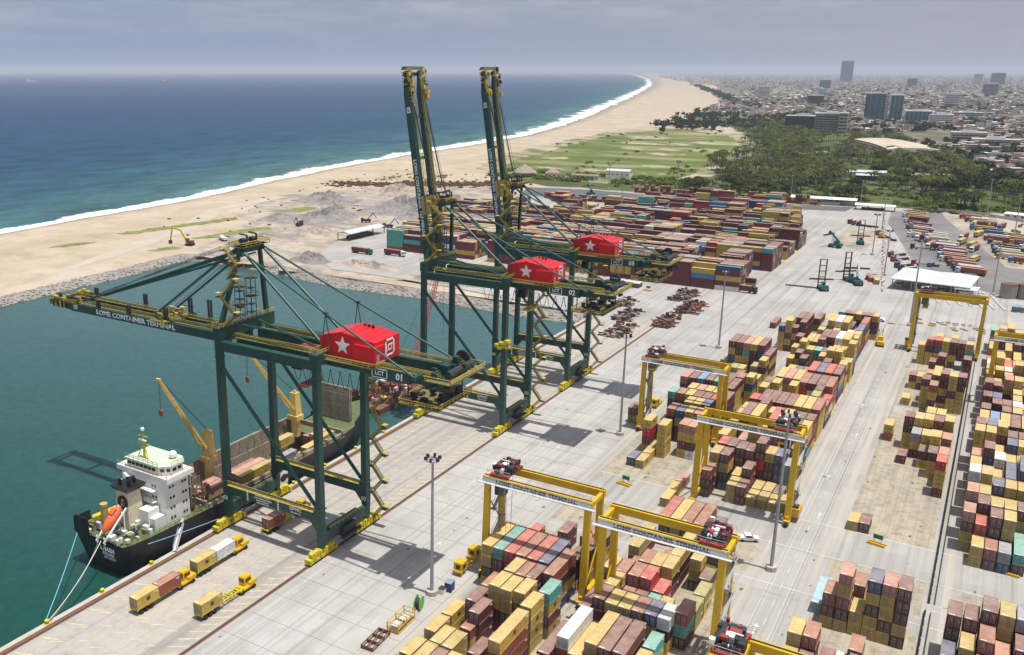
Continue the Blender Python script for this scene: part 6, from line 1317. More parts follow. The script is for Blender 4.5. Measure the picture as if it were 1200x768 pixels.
# ------------------------------------------------ sheds, huts, digger on the sand side
def shed(x, y, rz, w, d, h, label, roof, wall, name='open_shed', cg='shed', opened=True):
    t = thing(name, label, cg, (x,y,0), rz)
    m = MB(); m.add([(-w/2,-d/2,h),(w/2,-d/2,h),(w/2,d/2,h),(-w/2,d/2,h),(-w/2,0,h+d*.12),(w/2,0,h+d*.12)],[(0,1,5,4),(3,4,5,2),(0,4,3),(1,2,5),(0,3,2,1)]); m.build('roof', roof, t)
    m = MB()
    if opened: [m.box(q-.2,e-.2,-.3,q+.2,e+.2,h) for q in (-w/2+.5,-w/6,w/6,w/2-.5) for e in (-d/2+.5,d/2-.5)]; m.box(-w/3,-d/4,0,w/4,d/4,h*.45)
    else: m.box(-w/2+.4,-d/2+.4,-.3,w/2-.4,d/2-.4,h)
    wl = m.build('wall', wall, t)
    if not opened:
        wm = MB().box(-.8,-.06,-.6,.8,.06,.6).mesh('window', M['glass'])
        for k in range(int(w//5)): obj('window', wm, wl, (-w/2+3+k*5,-d/2+.36,h*.6))
    return t
shed(-367,508,R(88),40,11,5,'open shed with long pale roof at the left end of far yard',M['lgrey'],M['dark'])
shed(-128,852,R(4),52,12,5,'long low white roofed shed behind the right end of far yard',M['white'],M['lgrey'])
shed(-86,836,R(2),30,10,4,'shorter white roofed shed right of the long one at the yard back',M['white'],M['dark'])
sheet('digging_patch', [(-92,640),(-72,640),(-62,700),(-66,735),(-84,735),(-92,690)], .03, G['dirt'], step=8, jag=1.2)
shed(-342,937,R(4),26,14,9,'white building at the edge of the field behind the far yard',M['lgrey'],M['white'],'site_office','building',False)
shed(-372,920,R(4),30,10,4,'low maroon roofed hut row left of the white building',CM['m'],M['lgrey'],'workers_hut','hut',False)
shed(-402,914,R(4),20,9,4,'small brown hut near the conical roofed huts',M['rust'],M['lgrey'],'workers_hut','hut',False)
for (x, y, r, lb) in [(-446,925,17,'large conical thatched hut at the edge of the grass field'),(-417,935,10,'smaller conical thatched hut right of the large one'),(-470,905,8,'smallest conical hut left of the large thatched one')]:
    t = thing('thatched_hut', lb, 'hut', (x,y,0)); m = MB(); m.tube((0,0,2.6),(0,0,2.6+r*.5),r*.85,14,.3); m.build('thatch_roof', mat('thatch_%d'%r,(.30,.24,.19),.9,var=.3,scale=.8), t); m = MB(); m.tube((0,0,-.3),(0,0,2.7),r*.62,12); m.build('wall', G['dirt'], t)
t = thing('excavator', 'yellow excavator with a bent boom on the sand beyond the harbour', 'excavator', (-442,420,0), R(100)); ye = M['bogie']
m = MB(); m.box(-1.6,-2.6,1.4,1.6,2,3.2); m.build('upper_body', M['rust'], t); m = MB(); m.box(-1.4,.4,3.2,.2,2.2,4.6); m.build('cab', M['glass'], t); m = MB(); m.box(-2,-2.8,.0,-1.2,2.6,1.2); m.box(1.2,-2.8,0,2,2.6,1.2); m.build('crawler_track', M['rubber'], t)
m = MB(); m.beam((0,2,2.6),(0,6.5,9.5),.9,1.0); m.beam((0,6.5,9.5),(0,13,10.8),.8,.9); m.build('boom', ye, t); m = MB(); m.beam((0,13,11),(0,15.2,2.2),.7,.8); m.build('stick', ye, t); m = MB(); m.prism([(14.2,.2),(16,.2),(16.3,2.2),(14.6,2.4)],-.9,.9,0,'x'); m.build('bucket', M['dark'], t)
for (x, y, lb) in [(-436,445,'white site vehicle beside the excavator'),(-432,520,'dark digger among the gravel heaps'),(-400,560,'dark digger at the foot of the large gravel heap'),(-372,548,'rusty machine by the open shed')]:
    t = thing('site_vehicle', lb, 'site vehicle', (x,y,0), rt.uniform(0,3)); mm = M['white'] if 'white' in lb else M['dark']
    m = MB(); m.box(-1.4,-3.4,.8,1.4,2,2.3); m.build('body', mm, t); m = MB(); m.box(-1.3,2,.8,1.3,4,3.2); m.build('cab', mm, t); m = MB(); [m.tube((-1.5,q,.6),(1.5,q,.6),.6,8) for q in (-2.4,0,3)]; m.build('wheels', M['rubber'], t)
    if mm is M['dark']: m = MB(); m.beam((0,-1,2),(0,-5,7),.5,.6); m.beam((0,-5,7),(0,-8,3),.4,.5); m.build('arm', M['rust'], t)
# heaps of aggregate, sand ridges
def heap(x, y, rx, ry, h, m_, label, seed, rz=0):
    vs = []; fs = []; n = 44; k = 18
    for j in range(k+1):
        for i in range(n):
            a = 2*pi*i/n; r = j/k; px, py = rx*r*cos(a), ry*r*sin(a); nz = noise.noise(Vector((px*.13+seed, py*.13, seed)))+.5*noise.noise(Vector((px*.4+seed, py*.4, seed)))
            e = 1+.25*noise.noise(Vector((cos(a)*2+seed, sin(a)*2, 1))); vs.append((px*e, py*e, max(-.35, h*(cos(pi*r)*.5+.5)**.8*(1+.9*nz+.5*noise.noise(Vector((px*.9+seed, py*.9, seed))))-.3)))
    for j in range(k):
        for i in range(n): fs.append((j*n+i, (j+1)*n+i, (j+1)*n+(i+1)%n, j*n+(i+1)%n))
    me = bpy.data.meshes.new('gravel_heap'); me.from_pydata(vs, [], fs); me.materials.append(m_); o = obj('gravel_heap' if m_ is G['gravel'] else 'sand_heap', fixn(me), None, (x,y,0), rz); o['label'] = label; o['category'] = 'heap'
for i, a in enumerate([(-500,640,34,26,6,'gravel','grey gravel heap nearest the beach'),(-415,645,36,52,8,'gravel','largest grey gravel heap, left of the raised booms'),(-442,560,26,40,5,'gravel','long low grey gravel heap in the middle of the site'),(-344,424,16,9,5,'gravel','small grey rock heap by the basin shore'),(-305,428,26,8,3,'sand','pale sand bank by the basin shore, left'),(-250,418,30,7,2.5,'sand','pale sand bank by the basin shore, behind the cranes'),
        (-455,590,20,18,5,'sand','brown soil heap between the gravel heaps'),(-478,720,30,22,6,'sand','brown earth mound near the beach works'),(-400,500,18,28,4,'sand','soil mound left of the open shed'),(-385,620,20,40,6,'gravel','grey gravel heap behind the raised boom'),(-470,540,14,20,3,'gravel','low dark heap near the green patches'),(-420,470,18,14,2.5,'sand','low soil mound above the basin corner')]):
    heap(a[0],a[1],a[2],a[3],a[4],G[a[5] if a[5]=='gravel' else 'dirt'],a[6],i*3.7)
# dark debris and brush along the beach works
m = MB()
for k in range(700):
    x = rt.gauss(0,1); a = rt.random(); px = -560+a*150+x*10; py = 745+a*90+rt.gauss(0,10); s = rt.uniform(.6,2.6); m.box(px-s,py-s*.5,-.3,px+s,py+s*.5,rt.uniform(.3,1.8)-.2)
for k in range(160): px, py = rt.uniform(-640,-420), rt.uniform(430,900); s = rt.uniform(.4,1.6); m.box(px-s,py-s*.5,-.3,px+s,py+s*.5,rt.uniform(.1,.8)) if px > coastx(py)+60 else None
o = m.build('beach_debris', M['rust']); o['kind'] = 'stuff'
# red lattice crane barge in the basin
t = thing('crane_barge', 'barge with a tall red lattice crane and orange deck gear in the basin', 'crane barge', (-176,262,-3), R(0))
MB().box(-9,-22,-.5,9,14,2.0).build('hull', M['rust'], t)
m = MB()
for k in range(60): m.cbox((rs.uniform(-8,8), rs.uniform(-21,10), 2.2+rs.uniform(.3,1.8)), (rs.uniform(.5,2.6),rs.uniform(.5,2.6),rs.uniform(.6,2.6)), rs.choice((0,0,1,2)))
dg = m.build('deck_gear', [M['redm'], M['lgrey'], M['rust']], t); dg['kind'] = 'stuff'
m = MB(); m.box(-2.6,8,2.2,2.6,15,6.5); m.build('crane_house', M['redm'], t)
m = MB(); a = Vector((0,12,5)); b = Vector((-4,42,44)); d = (b-a).normalized(); sx = Vector((1,0,0)); sy = d.cross(sx).normalized()
C4 = [(sx*i+sy*j) for i in (-1.1,1.1) for j in (-1.1,1.1)]
for c in C4: m.tube(a+c, b+c*.4, .14, 4)
n = 22
for k in range(n):
    p0 = a.lerp(b,k/n); p1 = a.lerp(b,(k+1)/n); f0 = 1-.6*k/n; f1 = 1-.6*(k+1)/n
    for i, j in ((0,1),(1,3),(3,2),(2,0)): m.tube(p0+C4[i]*f0, p1+C4[j]*f1, .08, 3, cap=False)
m.build('lattice_boom', M['redm'], t); m = MB(); m.tube(b,(0,4,14),.06,4); m.tube((0,9,6),(0,4,14),.2,4); m.tube(b,(b.x,b.y,12),.06,4); m.build('hoist_rope', M['rubber'], t)
# ships at anchor on the horizon
for (x, y, L, lb, s) in [(-8354*1.0,5966,110,'largest of the ships anchored on the sea horizon, far left',1.6),(-20000,15629,150,'faint ship on the horizon right of the largest one',1.5),(-7500,6952,60,'tiny boat on the sea below the horizon',1.0)]:
    t = thing('anchored_ship', lb, 'ship', (x,y,-3), .6, None); m = MB(); m.prism([(-L/2,0),(L/2-8,0),(L/2,8*s),(-L/2,7*s)], -8*s, 8*s, 0, 'y'); m.build('hull', M['redm'] if L < 100 else M['lgrey'], t); MB().box(-L/2+4,-7*s,7*s,-L/2+18,7*s,20*s).build('superstructure', M['white'], t); MB().box(-L/2+24,-6*s,7*s,L/2-20,6*s,10*s).build('deck_cargo', M['lgrey'], t)
# ------------------------------------------------ vegetation
leafA = mat('palm_leaf', (.030,.034,.006), .85, var=.45, scale=.04, rand=.35, spec=.12); leafB = mat('tree_leaf', (.018,.027,.005), .85, var=.4, scale=.10, rand=.3, spec=.12); leafD = mat('palm_leaf_light', (.075,.085,.012), .8, var=.4, scale=.05, spec=.15); leafC = mat('scrub_leaf', (.085,.115,.012), .85, var=.45, scale=.04, spec=.12); trunkm = mat('tree_trunk', (.10,.085,.06), .9, var=.3)
def inpoly(x, y, P):
    c = False; j = len(P)-1
    for i in range(len(P)):
        if (P[i][1] > y) != (P[j][1] > y) and x < (P[j][0]-P[i][0])*(y-P[i][1])/(P[j][1]-P[i][1])+P[i][0]: c = not c
        j = i
    return c
def palm_crown(seed, fr=15, lod=4):
    r = random.Random(seed); m = MB()
    for k in range(fr):
        a = 2*pi*k/fr+r.uniform(-.2,.2); L = r.uniform(3.6,5.2); e = r.uniform(-.15,.95); w = r.uniform(.5,.75)
        px, pz = 0, 0; pts = []
        for j in range(lod+1):
            u = j/lod; pts.append((L*u*cos(e*(1-u)), L*u*sin(e)*(1-u*.55)-1.9*u*u*L*.3)); 
        vs = []; 
        for j, (d, z) in enumerate(pts):
            ww = w*(.25+1.0*sin(pi*min(.93,(j+.4)/lod*.9))); ww = max(.06, ww)
            for s in (-1,0,1): vs.append((d*cos(a)-s*ww*sin(a), d*sin(a)+s*ww*cos(a), z-(.38*ww if s else 0)))
        fs = []
        for j in range(lod):
            for s in (0,1): fs.append((j*3+s, j*3+s+1, (j+1)*3+s+1, (j+1)*3+s))
        m.add(vs, fs)
    return m
PCM = [palm_crown(s) for s in range(4)]; PCL = [palm_crown(10+s, 10, 2) for s in range(3)]
PT = MB(); PT.tube((0,0,0),(.25,.1,.5),.34,6,.22,cap=False); PT.tube((.25,.1,.5),(.6,.3,10.5),.22,6,.16,cap=False)
pc = [m.mesh('crown', leafA) for m in PCM]; ptm = PT.mesh('trunk', trunkm)
GR = [(-306,925),(-293,998),(-313,1249),(-358,1583),(-470,1925),(-390,2017),(-264,1643),(-183,1780),(-82,1475),(-12,1105),(70,1043),(200,900),(60,880),(-42,872),(-79,872),(-150,862),(-219,850),(-262,862)]
clear = [((-110,1080),38,30),((-66,1090),22,24),((-135,1480),62,90),((-128,1098),26,14),((-225,1030),24,30),((-180,955),20,18),((-90,965),26,20),((-275,1150),18,60),((-45,930),30,14),((-20,985),28,16),((-300,1900),80,60)]
def ok(x, y): return all(((x-c[0])/a)**2+((y-c[1])/b)**2 > 1 for c, a, b in clear)
rp = random.Random(17); P = []
while len(P) < 2300:
    y = 855+(rp.random()**1.35)*1150; x = rp.uniform(-480,80)
    if x > (y-840)*.0+70: continue
    if not inpoly(x, y, GR) or not ok(x, y): continue
    dens = noise.noise(Vector((x*.020, y*.008, 2.)))+.5*noise.noise(Vector((x*.06, y*.03, 4.)))+(.20 if y > 960 else .02)
    if dens < rp.uniform(.0,.20): continue
    P.append((x, y))
P.sort(key=lambda q: q[1])
def vscr(x, y, z=8): px, py = proj(x, y, z); return -10 < px < 1210
pl = [p for p in P if vscr(*p)][:240]; ps = set(pl)
for i, (x, y) in enumerate(pl):
    zn = 'behind the far containers' if x < -160 else ('behind the yard road' if x < -70 else 'behind the lorry park'); zr = 'front edge' if y < 905 else ('second belt' if y < 960 else 'heart')
    t = thing('palm_tree', 'tall coconut palm in the %s of the grove %s' % (zr, zn), 'palm tree', (x,y,-.2), rp.uniform(0,6), 'coconut palms of the grove'); s = rp.uniform(.85,1.25)
    t.scale = (s,s,s*rp.uniform(.9,1.2)); obj('trunk', ptm, t); obj('crown', pc[i%4], t, (.6,.3,10.4))
def joined(name, items, mats, label):
    import numpy as np
    V = []; F = []; MI = []; off = 0
    for (src, x, y, z, s, sz, a, mi) in items:
        v = np.array(src.v, dtype=np.float32); c, q = cos(a), sin(a)
        w = np.stack([x+s*(v[:,0]*c-v[:,1]*q), y+s*(v[:,0]*q+v[:,1]*c), z+sz*v[:,2]], 1); V.append(w)
        F += [tuple(i+off for i in f) for f in src.f]; MI += [mi]*len(src.f); off += len(v)
    V = np.concatenate(V); me = bpy.data.meshes.new(name); me.from_pydata(V.tolist(), [], F)
    for m in mats: me.materials.append(m)
    me.polygons.foreach_set('material_index', MI); me.update(); o = obj(name, me); o['kind'] = 'stuff'; o['label'] = label; return o
it = []
for (x, y) in P:
    if (x, y) in ps or not vscr(x, y): continue
    s = rp.uniform(.7,1.4); a = rp.uniform(0,6); src = rp.choice(PCL)
    it.append((PT,x,y,-.2,s,s,a,1)); it.append((src,x+.6*s,y+.3,10.2*s,s*1.1,s*1.1,a,0))
joined('palm_grove', [q if q[7] else q[:7]+((2 if rp.random() < .35 else 0),) for q in it], [leafA, trunkm, leafD], 'rest of the coconut palm grove stretching to the town')
# broadleaf crowns: clumps of small leaf faces
def crown(seed, R0, H, n, leaf, flat=.8):
    r = random.Random(seed); m = MB(); cl = [(r.gauss(0,.42)*R0, r.gauss(0,.42)*R0, H*.62+r.gauss(0,.17)*H, r.uniform(.28,.5)*R0) for _ in range(9)]
    for k in range(n):
        cx, cy, cz, cr = r.choice(cl); u = r.uniform(-1,1); t = r.uniform(0,2*pi); q = sqrt(1-u*u); rr_ = cr*r.uniform(.75,1.1)
        p = Vector((cx+rr_*q*cos(t), cy+rr_*q*sin(t), cz+rr_*u*flat)); nrm = Vector((q*cos(t)+r.uniform(-.6,.6), q*sin(t)+r.uniform(-.6,.6), u+.6)).normalized()
        a = nrm.orthogonal().normalized(); b = nrm.cross(a); s = leaf*r.uniform(.6,1.4)
        m.add([p+a*s, p+b*s*.7, p-a*s, p-b*s*.7], [(0,1,2,3)])
    return m
BC = [crown(s, 5.2, 9, 230, .95) for s in range(4)]; bcm = [m.mesh('crown', leafB) for m in BC]
btm = MB(); btm.tube((0,0,0),(.2,0,4),.4,6,.25,cap=False); btm.tube((.2,0,3.6),(1.8,.6,6),.2,5,.1,cap=False); btm.tube((.2,0,3.4),(-1.6,-.9,6),.2,5,.1,cap=False); btmm = btm.mesh('trunk', trunkm)
CO = [crown(40+s, 6, 8, 90, 1.5) for s in range(4)]
SB = [crown(60+s, 2.6, 3.0, 60, .7, .6) for s in range(4)]
it = []; nb = 0
for k in range(300):
    y = 1000+(rp.random()**1.2)*700; x = rp.uniform(-140,90)
    if not vscr(x, y) or (x < -60 and rp.random() < .7) or not ok(x, y): continue
    s = rp.uniform(.9,1.9)
    if nb < 60 and y < 1250:
        t = thing('broadleaf_tree', 'dark rounded broadleaf tree among the palms, %s the lorry park' % ('straight behind' if x > -20 else 'left behind' if x > -70 else 'far left of'), 'tree', (x,y,-.2), rp.uniform(0,6), 'broadleaf trees near the town edge'); t.scale = (s,s,s*.9); obj('trunk', btmm, t); obj('crown', bcm[nb%4], t); nb += 1
    else: it.append((rp.choice(CO),x,y,-.2,s,s*.9,rp.uniform(0,6),0))
for k in range(4200):       # trees inside the town
    y = 1300*(10**(rp.random()*.85)); x = rp.uniform(-.42,.02)*y+60
    if not vscr(x, y) or y < 1500 and x < -100: continue
    if x < coastx(y)+ min(y*.11, 600): continue
    if noise.noise(Vector((x*.004, y*.0016, 5))) < -.12+.3*rp.random(): continue
    s = rp.uniform(.9,2.0); it.append((CO[k%4],x,y,-.2,s,s*.85,rp.uniform(0,6),0))
for k in range(300): # belt along the beach road in the distance
    u = rp.random(); x = -709-(u**1.3)*1500+rp.gauss(0,14)+60; y = 2878+(u**1.3)*4600; s = rp.uniform(1,2.2); it.append((CO[k%4],x,y,-.2,s,s*.8,0,0))
for k in range(260): # groves by the far field
    c = rp.choice([(-560,2000),(-480,2080),(-430,1980),(-640,2420),(-500,2350),(-380,2140),(-700,2700)]); x = c[0]+rp.gauss(0,40); y = c[1]+rp.gauss(0,60); s = rp.uniform(.8,1.5); it.append((CO[k%4],x,y,-.2,s,s*.8,0,0))
joined('distant_trees', it, [leafB], 'dark trees scattered through the distant town')
it = []
for k in range(3600):
    z = rp.random()
    if z < .50: x, y = rp.uniform(-330,110), rp.uniform(845,955)
    elif z < .8: x, y = rp.uniform(-480,-230), rp.uniform(890,965)
    elif z < .88: x, y = rp.uniform(-330,60), rp.uniform(950,1300)
    else: x, y = rp.uniform(-600,-310), rp.uniform(960,1900)
    if z >= .88 and noise.noise(Vector((x*.02,y*.006,3))) < .12: continue
    if y < 872 and x < -60 or (x > -10 and y < 880) or not vscr(x, y): continue
    if noise.noise(Vector((x*.03, y*.03, 9))) < -.05 or (x < -390 and abs(x+446) < 22 and abs(y-925) < 20): continue
    s = rp.uniform(.5,1.5); it.append((SB[k%4],x,y,-.3,s*1.2,s*.8,rp.uniform(0,6),0))
for k in range(240): 
    x, y = rp.uniform(-560,-400), rp.uniform(790,880); it.append((SB[k%4],x,y,-.3,.8,.5,0,1)) if noise.noise(Vector((x*.03,y*.03,1))) > .1 else None
joined('green_scrub', it, [leafC, G['grass']], 'bright green scrub between the yard boundary and the palms')
# ------------------------------------------------ town
WC = [(.62,.56,.47),(.50,.42,.33),(.32,.27,.23),(.72,.68,.62),(.42,.28,.19),(.22,.20,.19),(.55,.46,.30)]
WM = [mat('town_wall_%d'%i, c, .85, var=.12, scale=.05, rand=.12) for i, c in enumerate(WC)]
RM = [mat('town_roof_%d'%i, c, .8, var=.15, scale=.05) for i, c in enumerate([(.48,.43,.36),(.30,.13,.08),(.34,.32,.31),(.14,.12,.11),(.42,.30,.20),(.68,.65,.60)])]
wn = ['white','pale beige','grey','bright white','brown','dark grey','yellowish']; rn = ['pale','rust red','light grey','dark','tan','white']
rh = random.Random(31); H = []
while len(H) < 15000:
    y = 1180*(10**(rh.random()**.8*1.25)); x = rh.uniform(-.50,.03)*y+ (90 if y > 1180 else 0)
    if not vscr(x, y, 5): continue
    lx = coastx(y)+min(y*.10,620)*(1 if y < 5000 else max(.45,1-(y-5000)/9000))+40
    if x < lx: continue
    if y < 2500:
        lim = -303+(y-1875)*(-.35) if y > 1875 else (-82+(y-1475)*(-.36) if y > 1475 else (-12+(y-1105)*(-.19)))
        if x < lim+20: continue
    if noise.noise(Vector((x*.005, y*.002, 8))) < -.25: continue
    H.append((x, y))
H.sort(key=lambda q: q[1])
town = MB(); nw = len(WM)
bxm = MB().box(-.5,-.5,0,.5,.5,1)
hw = bxm.mesh('wall', WM[0]); hr = MB().box(-.52,-.52,0,.52,.52,1).mesh('roof', RM[0]); gbl = MB().add([(-.54,-.54,0),(.54,-.54,0),(.54,.54,0),(-.54,.54,0),(-.54,0,.9),(.54,0,.9)],[(0,1,5,4),(3,4,5,2),(0,4,3),(1,2,5),(0,3,2,1)]).mesh('roof', RM[0])
wdm = MB().box(-.05,-.004,-.12,.05,.004,.12).mesh('window', M['glass'])
for i, (x, y) in enumerate(H):
    fl = rh.choice((1,1,1,2,2,3,4)) if y < 6000 else rh.choice((1,2,2,3,3,4,6)); w, d, h = rh.uniform(6,15), rh.uniform(6,12), fl*3.0; a = rh.uniform(-.25,.25)+.25; wi = rh.choice((0,0,1,1,2,3,4,5,6)); ri = rh.choice((0,0,1,2,2,3,4,5))
    if y > 4000: w *= 1.4; d *= 1.5
    if i < 170:
        t = thing('town_house', '%s %s with %s roof at the near town edge' % (wn[wi], 'low house' if fl < 3 else 'taller house', rn[ri]), 'house', (x,y,-.3), a, 'houses at the near edge of the town')
        o = obj('wall', hw, t, mat=WM[wi]); o.scale = (w,d,h); r_ = obj('roof', hr if fl > 1 else gbl, t, (0,0,h), mat=RM[ri]); r_.scale = (w,d,.5 if fl > 1 else 1.8)
        for q in range(3): wo = obj('window', wdm, o, (-.3+q*.3,-.505,.6))
        continue
    c, s = cos(a), sin(a)
    def q(u, v, z): return (x+u*c-v*s, y+u*s+v*c, z)
    town.add([q(-w/2,-d/2,-.3),q(w/2,-d/2,-.3),q(w/2,d/2,-.3),q(-w/2,d/2,-.3),q(-w/2,-d/2,h),q(w/2,-d/2,h),q(w/2,d/2,h),q(-w/2,d/2,h)],[(0,1,5,4),(1,2,6,5),(2,3,7,6),(3,0,4,7)], wi)
    if fl < 3 and rh.random() < .6: town.add([q(-w*.54,-d*.54,h),q(w*.54,-d*.54,h),q(w*.54,d*.54,h),q(-w*.54,d*.54,h),q(-w*.54,0,h+1.6),q(w*.54,0,h+1.6)],[(0,1,5,4),(3,4,5,2),(0,4,3),(1,2,5)], nw+ri)
    else: town.add([q(-w/2,-d/2,h),q(w/2,-d/2,h),q(w/2,d/2,h),q(-w/2,d/2,h)],[(0,1,2,3)], nw+ri)
    if fl >= 2 and y < 4500:
        for zf in range(fl): town.add([q(-w*.42,-d/2-.05,zf*3.1+1.1),q(w*.42,-d/2-.05,zf*3.1+1.1),q(w*.42,-d/2-.05,zf*3.1+2.2),q(-w*.42,-d/2-.05,zf*3.1+2.2)],[(0,1,2,3)], nw+6)
o = town.build('distant_town', WM+RM+[M['glass']]); o['kind'] = 'stuff'; o['label'] = 'dense low town spreading to the hazy horizon'
# landmark buildings
gbt = mat('blue_green_glass', (.012,.075,.10), .12, var=.25, scale=.04, spec=.9)
gb2 = mat('pale_blue_green_glass', (.02,.14,.18), .15, var=.4, scale=.06, spec=.9)
def tower(x, y, w, d, h, label, wall, fl=4., bays=6, rz=.25, band=None, cg='building', name='office_tower'):
    t = thing(name, label, cg, (x,y,-.3), rz); MB().box(-w/2,-d/2,0,w/2,d/2,h).build('wall', wall, t); band = band or (gb2 if wall is gbt else None); MB().box(-w/2-.3,-d/2-.3,h,w/2+.3,d/2+.3,h+1.2).build('roof', M['lgrey'], t)
    MB().box(-w/5,-d/5,h+1.2,w/5,d/5,h+4).build('plant_room', M['lgrey'], t)
    nf = int(h/fl)
    wm = MB().box(-w/2+1,-d/2-.25,0,w/2-1,-d/2-.02,fl*.45).mesh('window_band', band or M['glass']); ws = MB().box(w/2+.02,-d/2+1,0,w/2+.25,d/2-1,fl*.45).mesh('window_band', band or M['glass']); wl = MB().box(-w/2-.25,-d/2+1,0,-w/2-.02,d/2-1,fl*.45).mesh('window_band', band or M['glass'])
    for k in range(nf): obj('window_band', wm, t, (0,0,k*fl+fl*.3)); obj('window_band', ws, t, (0,0,k*fl+fl*.3)); obj('window_band', wl, t, (0,0,k*fl+fl*.3))
    m = MB(); [m.box(-w/2+w*k/bays-.2,-d/2-.4,0,-w/2+w*k/bays+.2,-d/2-.2,h) for k in range(bays+1)]; m.build('mullion', M['lgrey'] if wall is gbt else wall, t); return t
tower(-262,2290,42,30,62,'tall blue green glass tower, left and larger of the twin pair',gbt,4,4,.12); tower(-216,2235,24,26,60,'tall blue green glass tower, right and narrower of the twin pair',gbt,4,3,.12); tower(-236.5,2262,6,20,66,'slim white stair tower between the twin glass towers',M['white'],6,2,.12)
tower(-170,2190,46,30,30,'blue glass office block right of the twin towers',gbt,4,6,.12); tower(-128,2185,44,26,24,'white office block beside the blue glass one',M['white'],4,6,.12,name='office_block')
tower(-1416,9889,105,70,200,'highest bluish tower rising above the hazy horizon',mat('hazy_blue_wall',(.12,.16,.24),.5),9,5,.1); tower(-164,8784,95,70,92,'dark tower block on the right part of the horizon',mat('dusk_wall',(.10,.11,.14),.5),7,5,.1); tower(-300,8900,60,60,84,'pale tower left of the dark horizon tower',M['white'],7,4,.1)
tower(-345,1935,60,26,26,'grey unfinished block with dark openings above the palms, left',M['dark'],4,8,.1,name='unfinished_block'); tower(-286,1880,52,30,34,'grey unfinished concrete block above the palms',WM[2],4.4,7,.1,name='unfinished_block'); tower(-262,1860,14,30,36,'pale stair end of the unfinished concrete block',WM[1],6,2,.1,name='unfinished_block')
tower(-898,4126,46,34,46,'white apartment block near the distant beach woods',M['white'],5,5,.1,name='apartment_block'); tower(-700,4300,34,30,36,'smaller white apartment block right of the woods',M['white'],5,5,.1,name='apartment_block')
tower(-543,3226,46,34,34,'dark office building behind the unfinished block',M['dark'],5,6,.1); tower(-170,3300,38,34,44,'pale cream tower right of the twin glass towers',WM[3],5,5,.1); tower(-120,5200,60,50,52,'dark block in the right distance',WM[5],6,5,.1); tower(-1000,6200,60,50,56,'bluish block left of the horizon tower',gbt,6,5,.1); tower(-620,7200,60,50,60,'grey slab block on the horizon',WM[5],6,5,.1)
tower(-95,2550,60,26,16,'long cream apartment row in the right middle distance',WM[1],4,8,.1,name='apartment_block'); tower(-60,1760,50,24,14,'beige apartment block at the right town edge',WM[6],4,8,.1,name='apartment_block'); tower(-20,1600,60,24,14,'brown apartment block by the right picture edge',WM[4],4,8,.1,name='apartment_block')
# long curved white hall in the palms
t = thing('curved_hall', 'long curved hall with pale roof and white end in the palm grove', 'hall', (-131,1452,0), R(-70)); vs = []; fs = []; n = 14; L = 190; w = 62
for i in range(n+1):
    a = (i/n-.5)*.5; cx, cy = sin(a)*L/.5, (1-cos(a))*-L*1.1
    for s, z in ((-w/2,0),(-w/2,12),(-w*.2,14),(w*.2,14),(w/2,12),(w/2,0)): vs.append((cx-s*sin(a)*-1*0+0, cy+s, z))
for i in range(n):
    for j in range(5): fs.append((i*6+j,(i+1)*6+j,(i+1)*6+j+1,i*6+j+1))
fs += [(0,1,2,3,4,5), tuple(n*6+k for k in (5,4,3,2,1,0))]
me = bpy.data.meshes.new('shell'); me.from_pydata(vs, [], fs); me.materials.append(M['white']); me.materials.append(mat('dusty_hall_roof',(.50,.42,.31),.8,var=.2,scale=.05)); 
for p_ in me.polygons: p_.material_index = 1 if abs(p_.normal.z) > .5 else 0
obj('shell', fixn(me), t); m = MB()
for z in (3,7,10.5): [m.add([(vs[i*6][0],vs[i*6][1]-.5,z),(vs[(i+1)*6][0],vs[(i+1)*6][1]-.5,z),(vs[(i+1)*6][0],vs[(i+1)*6][1]-.5,z+1.4),(vs[i*6][0],vs[i*6][1]-.5,z+1.4)],[(0,1,2,3)]) for i in range(n)]
m.build('window_band', M['redm'], t)
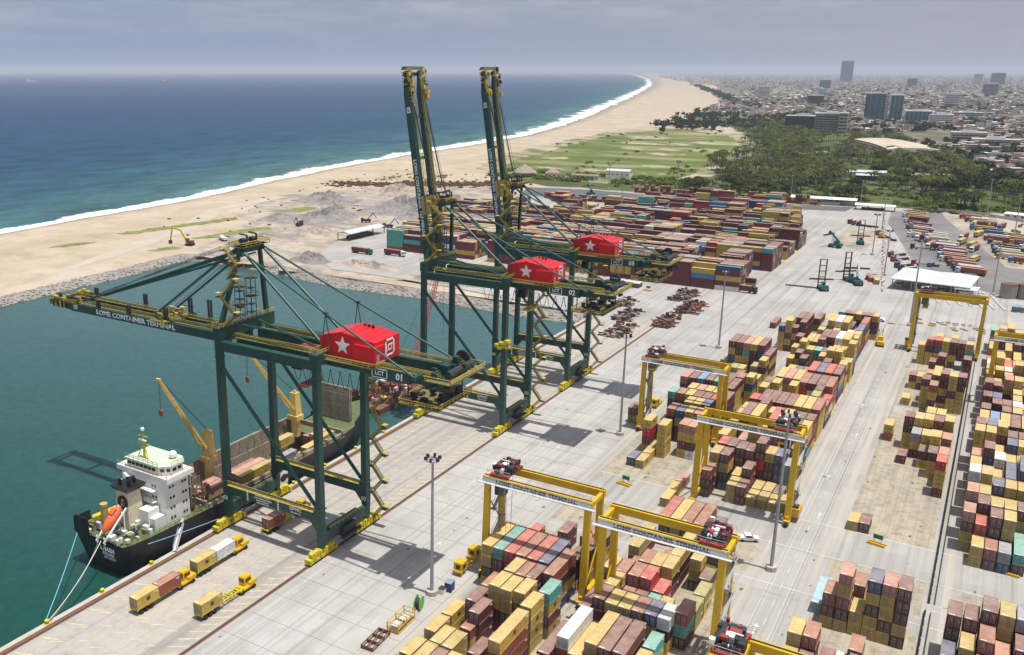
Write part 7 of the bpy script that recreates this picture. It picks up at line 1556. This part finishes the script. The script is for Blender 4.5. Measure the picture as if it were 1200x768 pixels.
shed(-128,1096,R(10),44,14,6,'long grey shed inside the palm grove',M['lgrey'],M['lgrey'],'grove_shed','shed',False); shed(-108,1072,R(8),50,12,5,'second grey shed in front of the first in the palms',M['lgrey'],M['dark'],'grove_shed','shed',False)
shed(-66,1096,R(12),36,14,6,'long red roofed building at the right of the palm grove',CM['b'],WM[1],'red_roofed_building','building',False); shed(-222,1330,R(8),40,16,6,'pale roofed shed deep in the palm grove',M['white'],WM[2],'grove_shed','shed',False); shed(-330,1990,R(4),60,30,6,'pale low hall in front of the far grass field',M['lgrey'],WM[3],'low_hall','hall',False)
shed(12,842,R(-20),16,9,4,'small white building beyond the boundary wall on the right',M['white'],M['lgrey'],'small_building','building',False)
# groyne of dark rocks on the far beach
for (x0, y0, x1, y1, w, lb) in [(-590,2620,-420,2700,14,'grassy strip across the far beach'),(-700,3500,-560,3560,12,'dark rubble strip across the far beach'),(-620,2250,-480,2290,20,'dark channel edge with scrub on the far beach')]:
    a = atan2(y1-y0,x1-x0); L = hypot(x1-x0,y1-y0); m = MB(); 
    for k in range(90): u = rp.random(); rocks(m, x0+(x1-x0)*u+rp.gauss(0,w*.3), y0+(y1-y0)*u+rp.gauss(0,w*.3), -.3, rp.uniform(2,5), rp)
    o = m.build('rubble_strip', G['grove']); o['kind'] = 'stuff'; o['label'] = lb
for P_ in ([(-700,3300),(-520,3250),(-420,3700),(-600,4200),(-900,4700),(-800,3900)],): sheet('far_woods', P_, -.05, G['grove'], step=60, jag=20)
# ------------------------------------------------ air
hz_ = MB(); hz_.box(-42000,-1200,-8,34000,46000,225); ho = hz_.build('haze', None); ho.data.materials.clear()
hm = bpy.data.materials.new('haze_air'); hm.use_nodes = True; nt = hm.node_tree; nt.nodes.clear(); o_ = N(nt,'ShaderNodeOutputMaterial'); pv = N(nt,'ShaderNodeVolumePrincipled'); pv.inputs['Color'].default_value = (.82,.87,.97,1); pv.inputs['Density'].default_value = 5.6e-5; pv.inputs['Anisotropy'].default_value = .0
nt.links.new(pv.outputs[0], o_.inputs['Volume']); ho.data.materials.append(hm); ho['kind'] = 'stuff'; ho['label'] = 'thin pale sea haze'
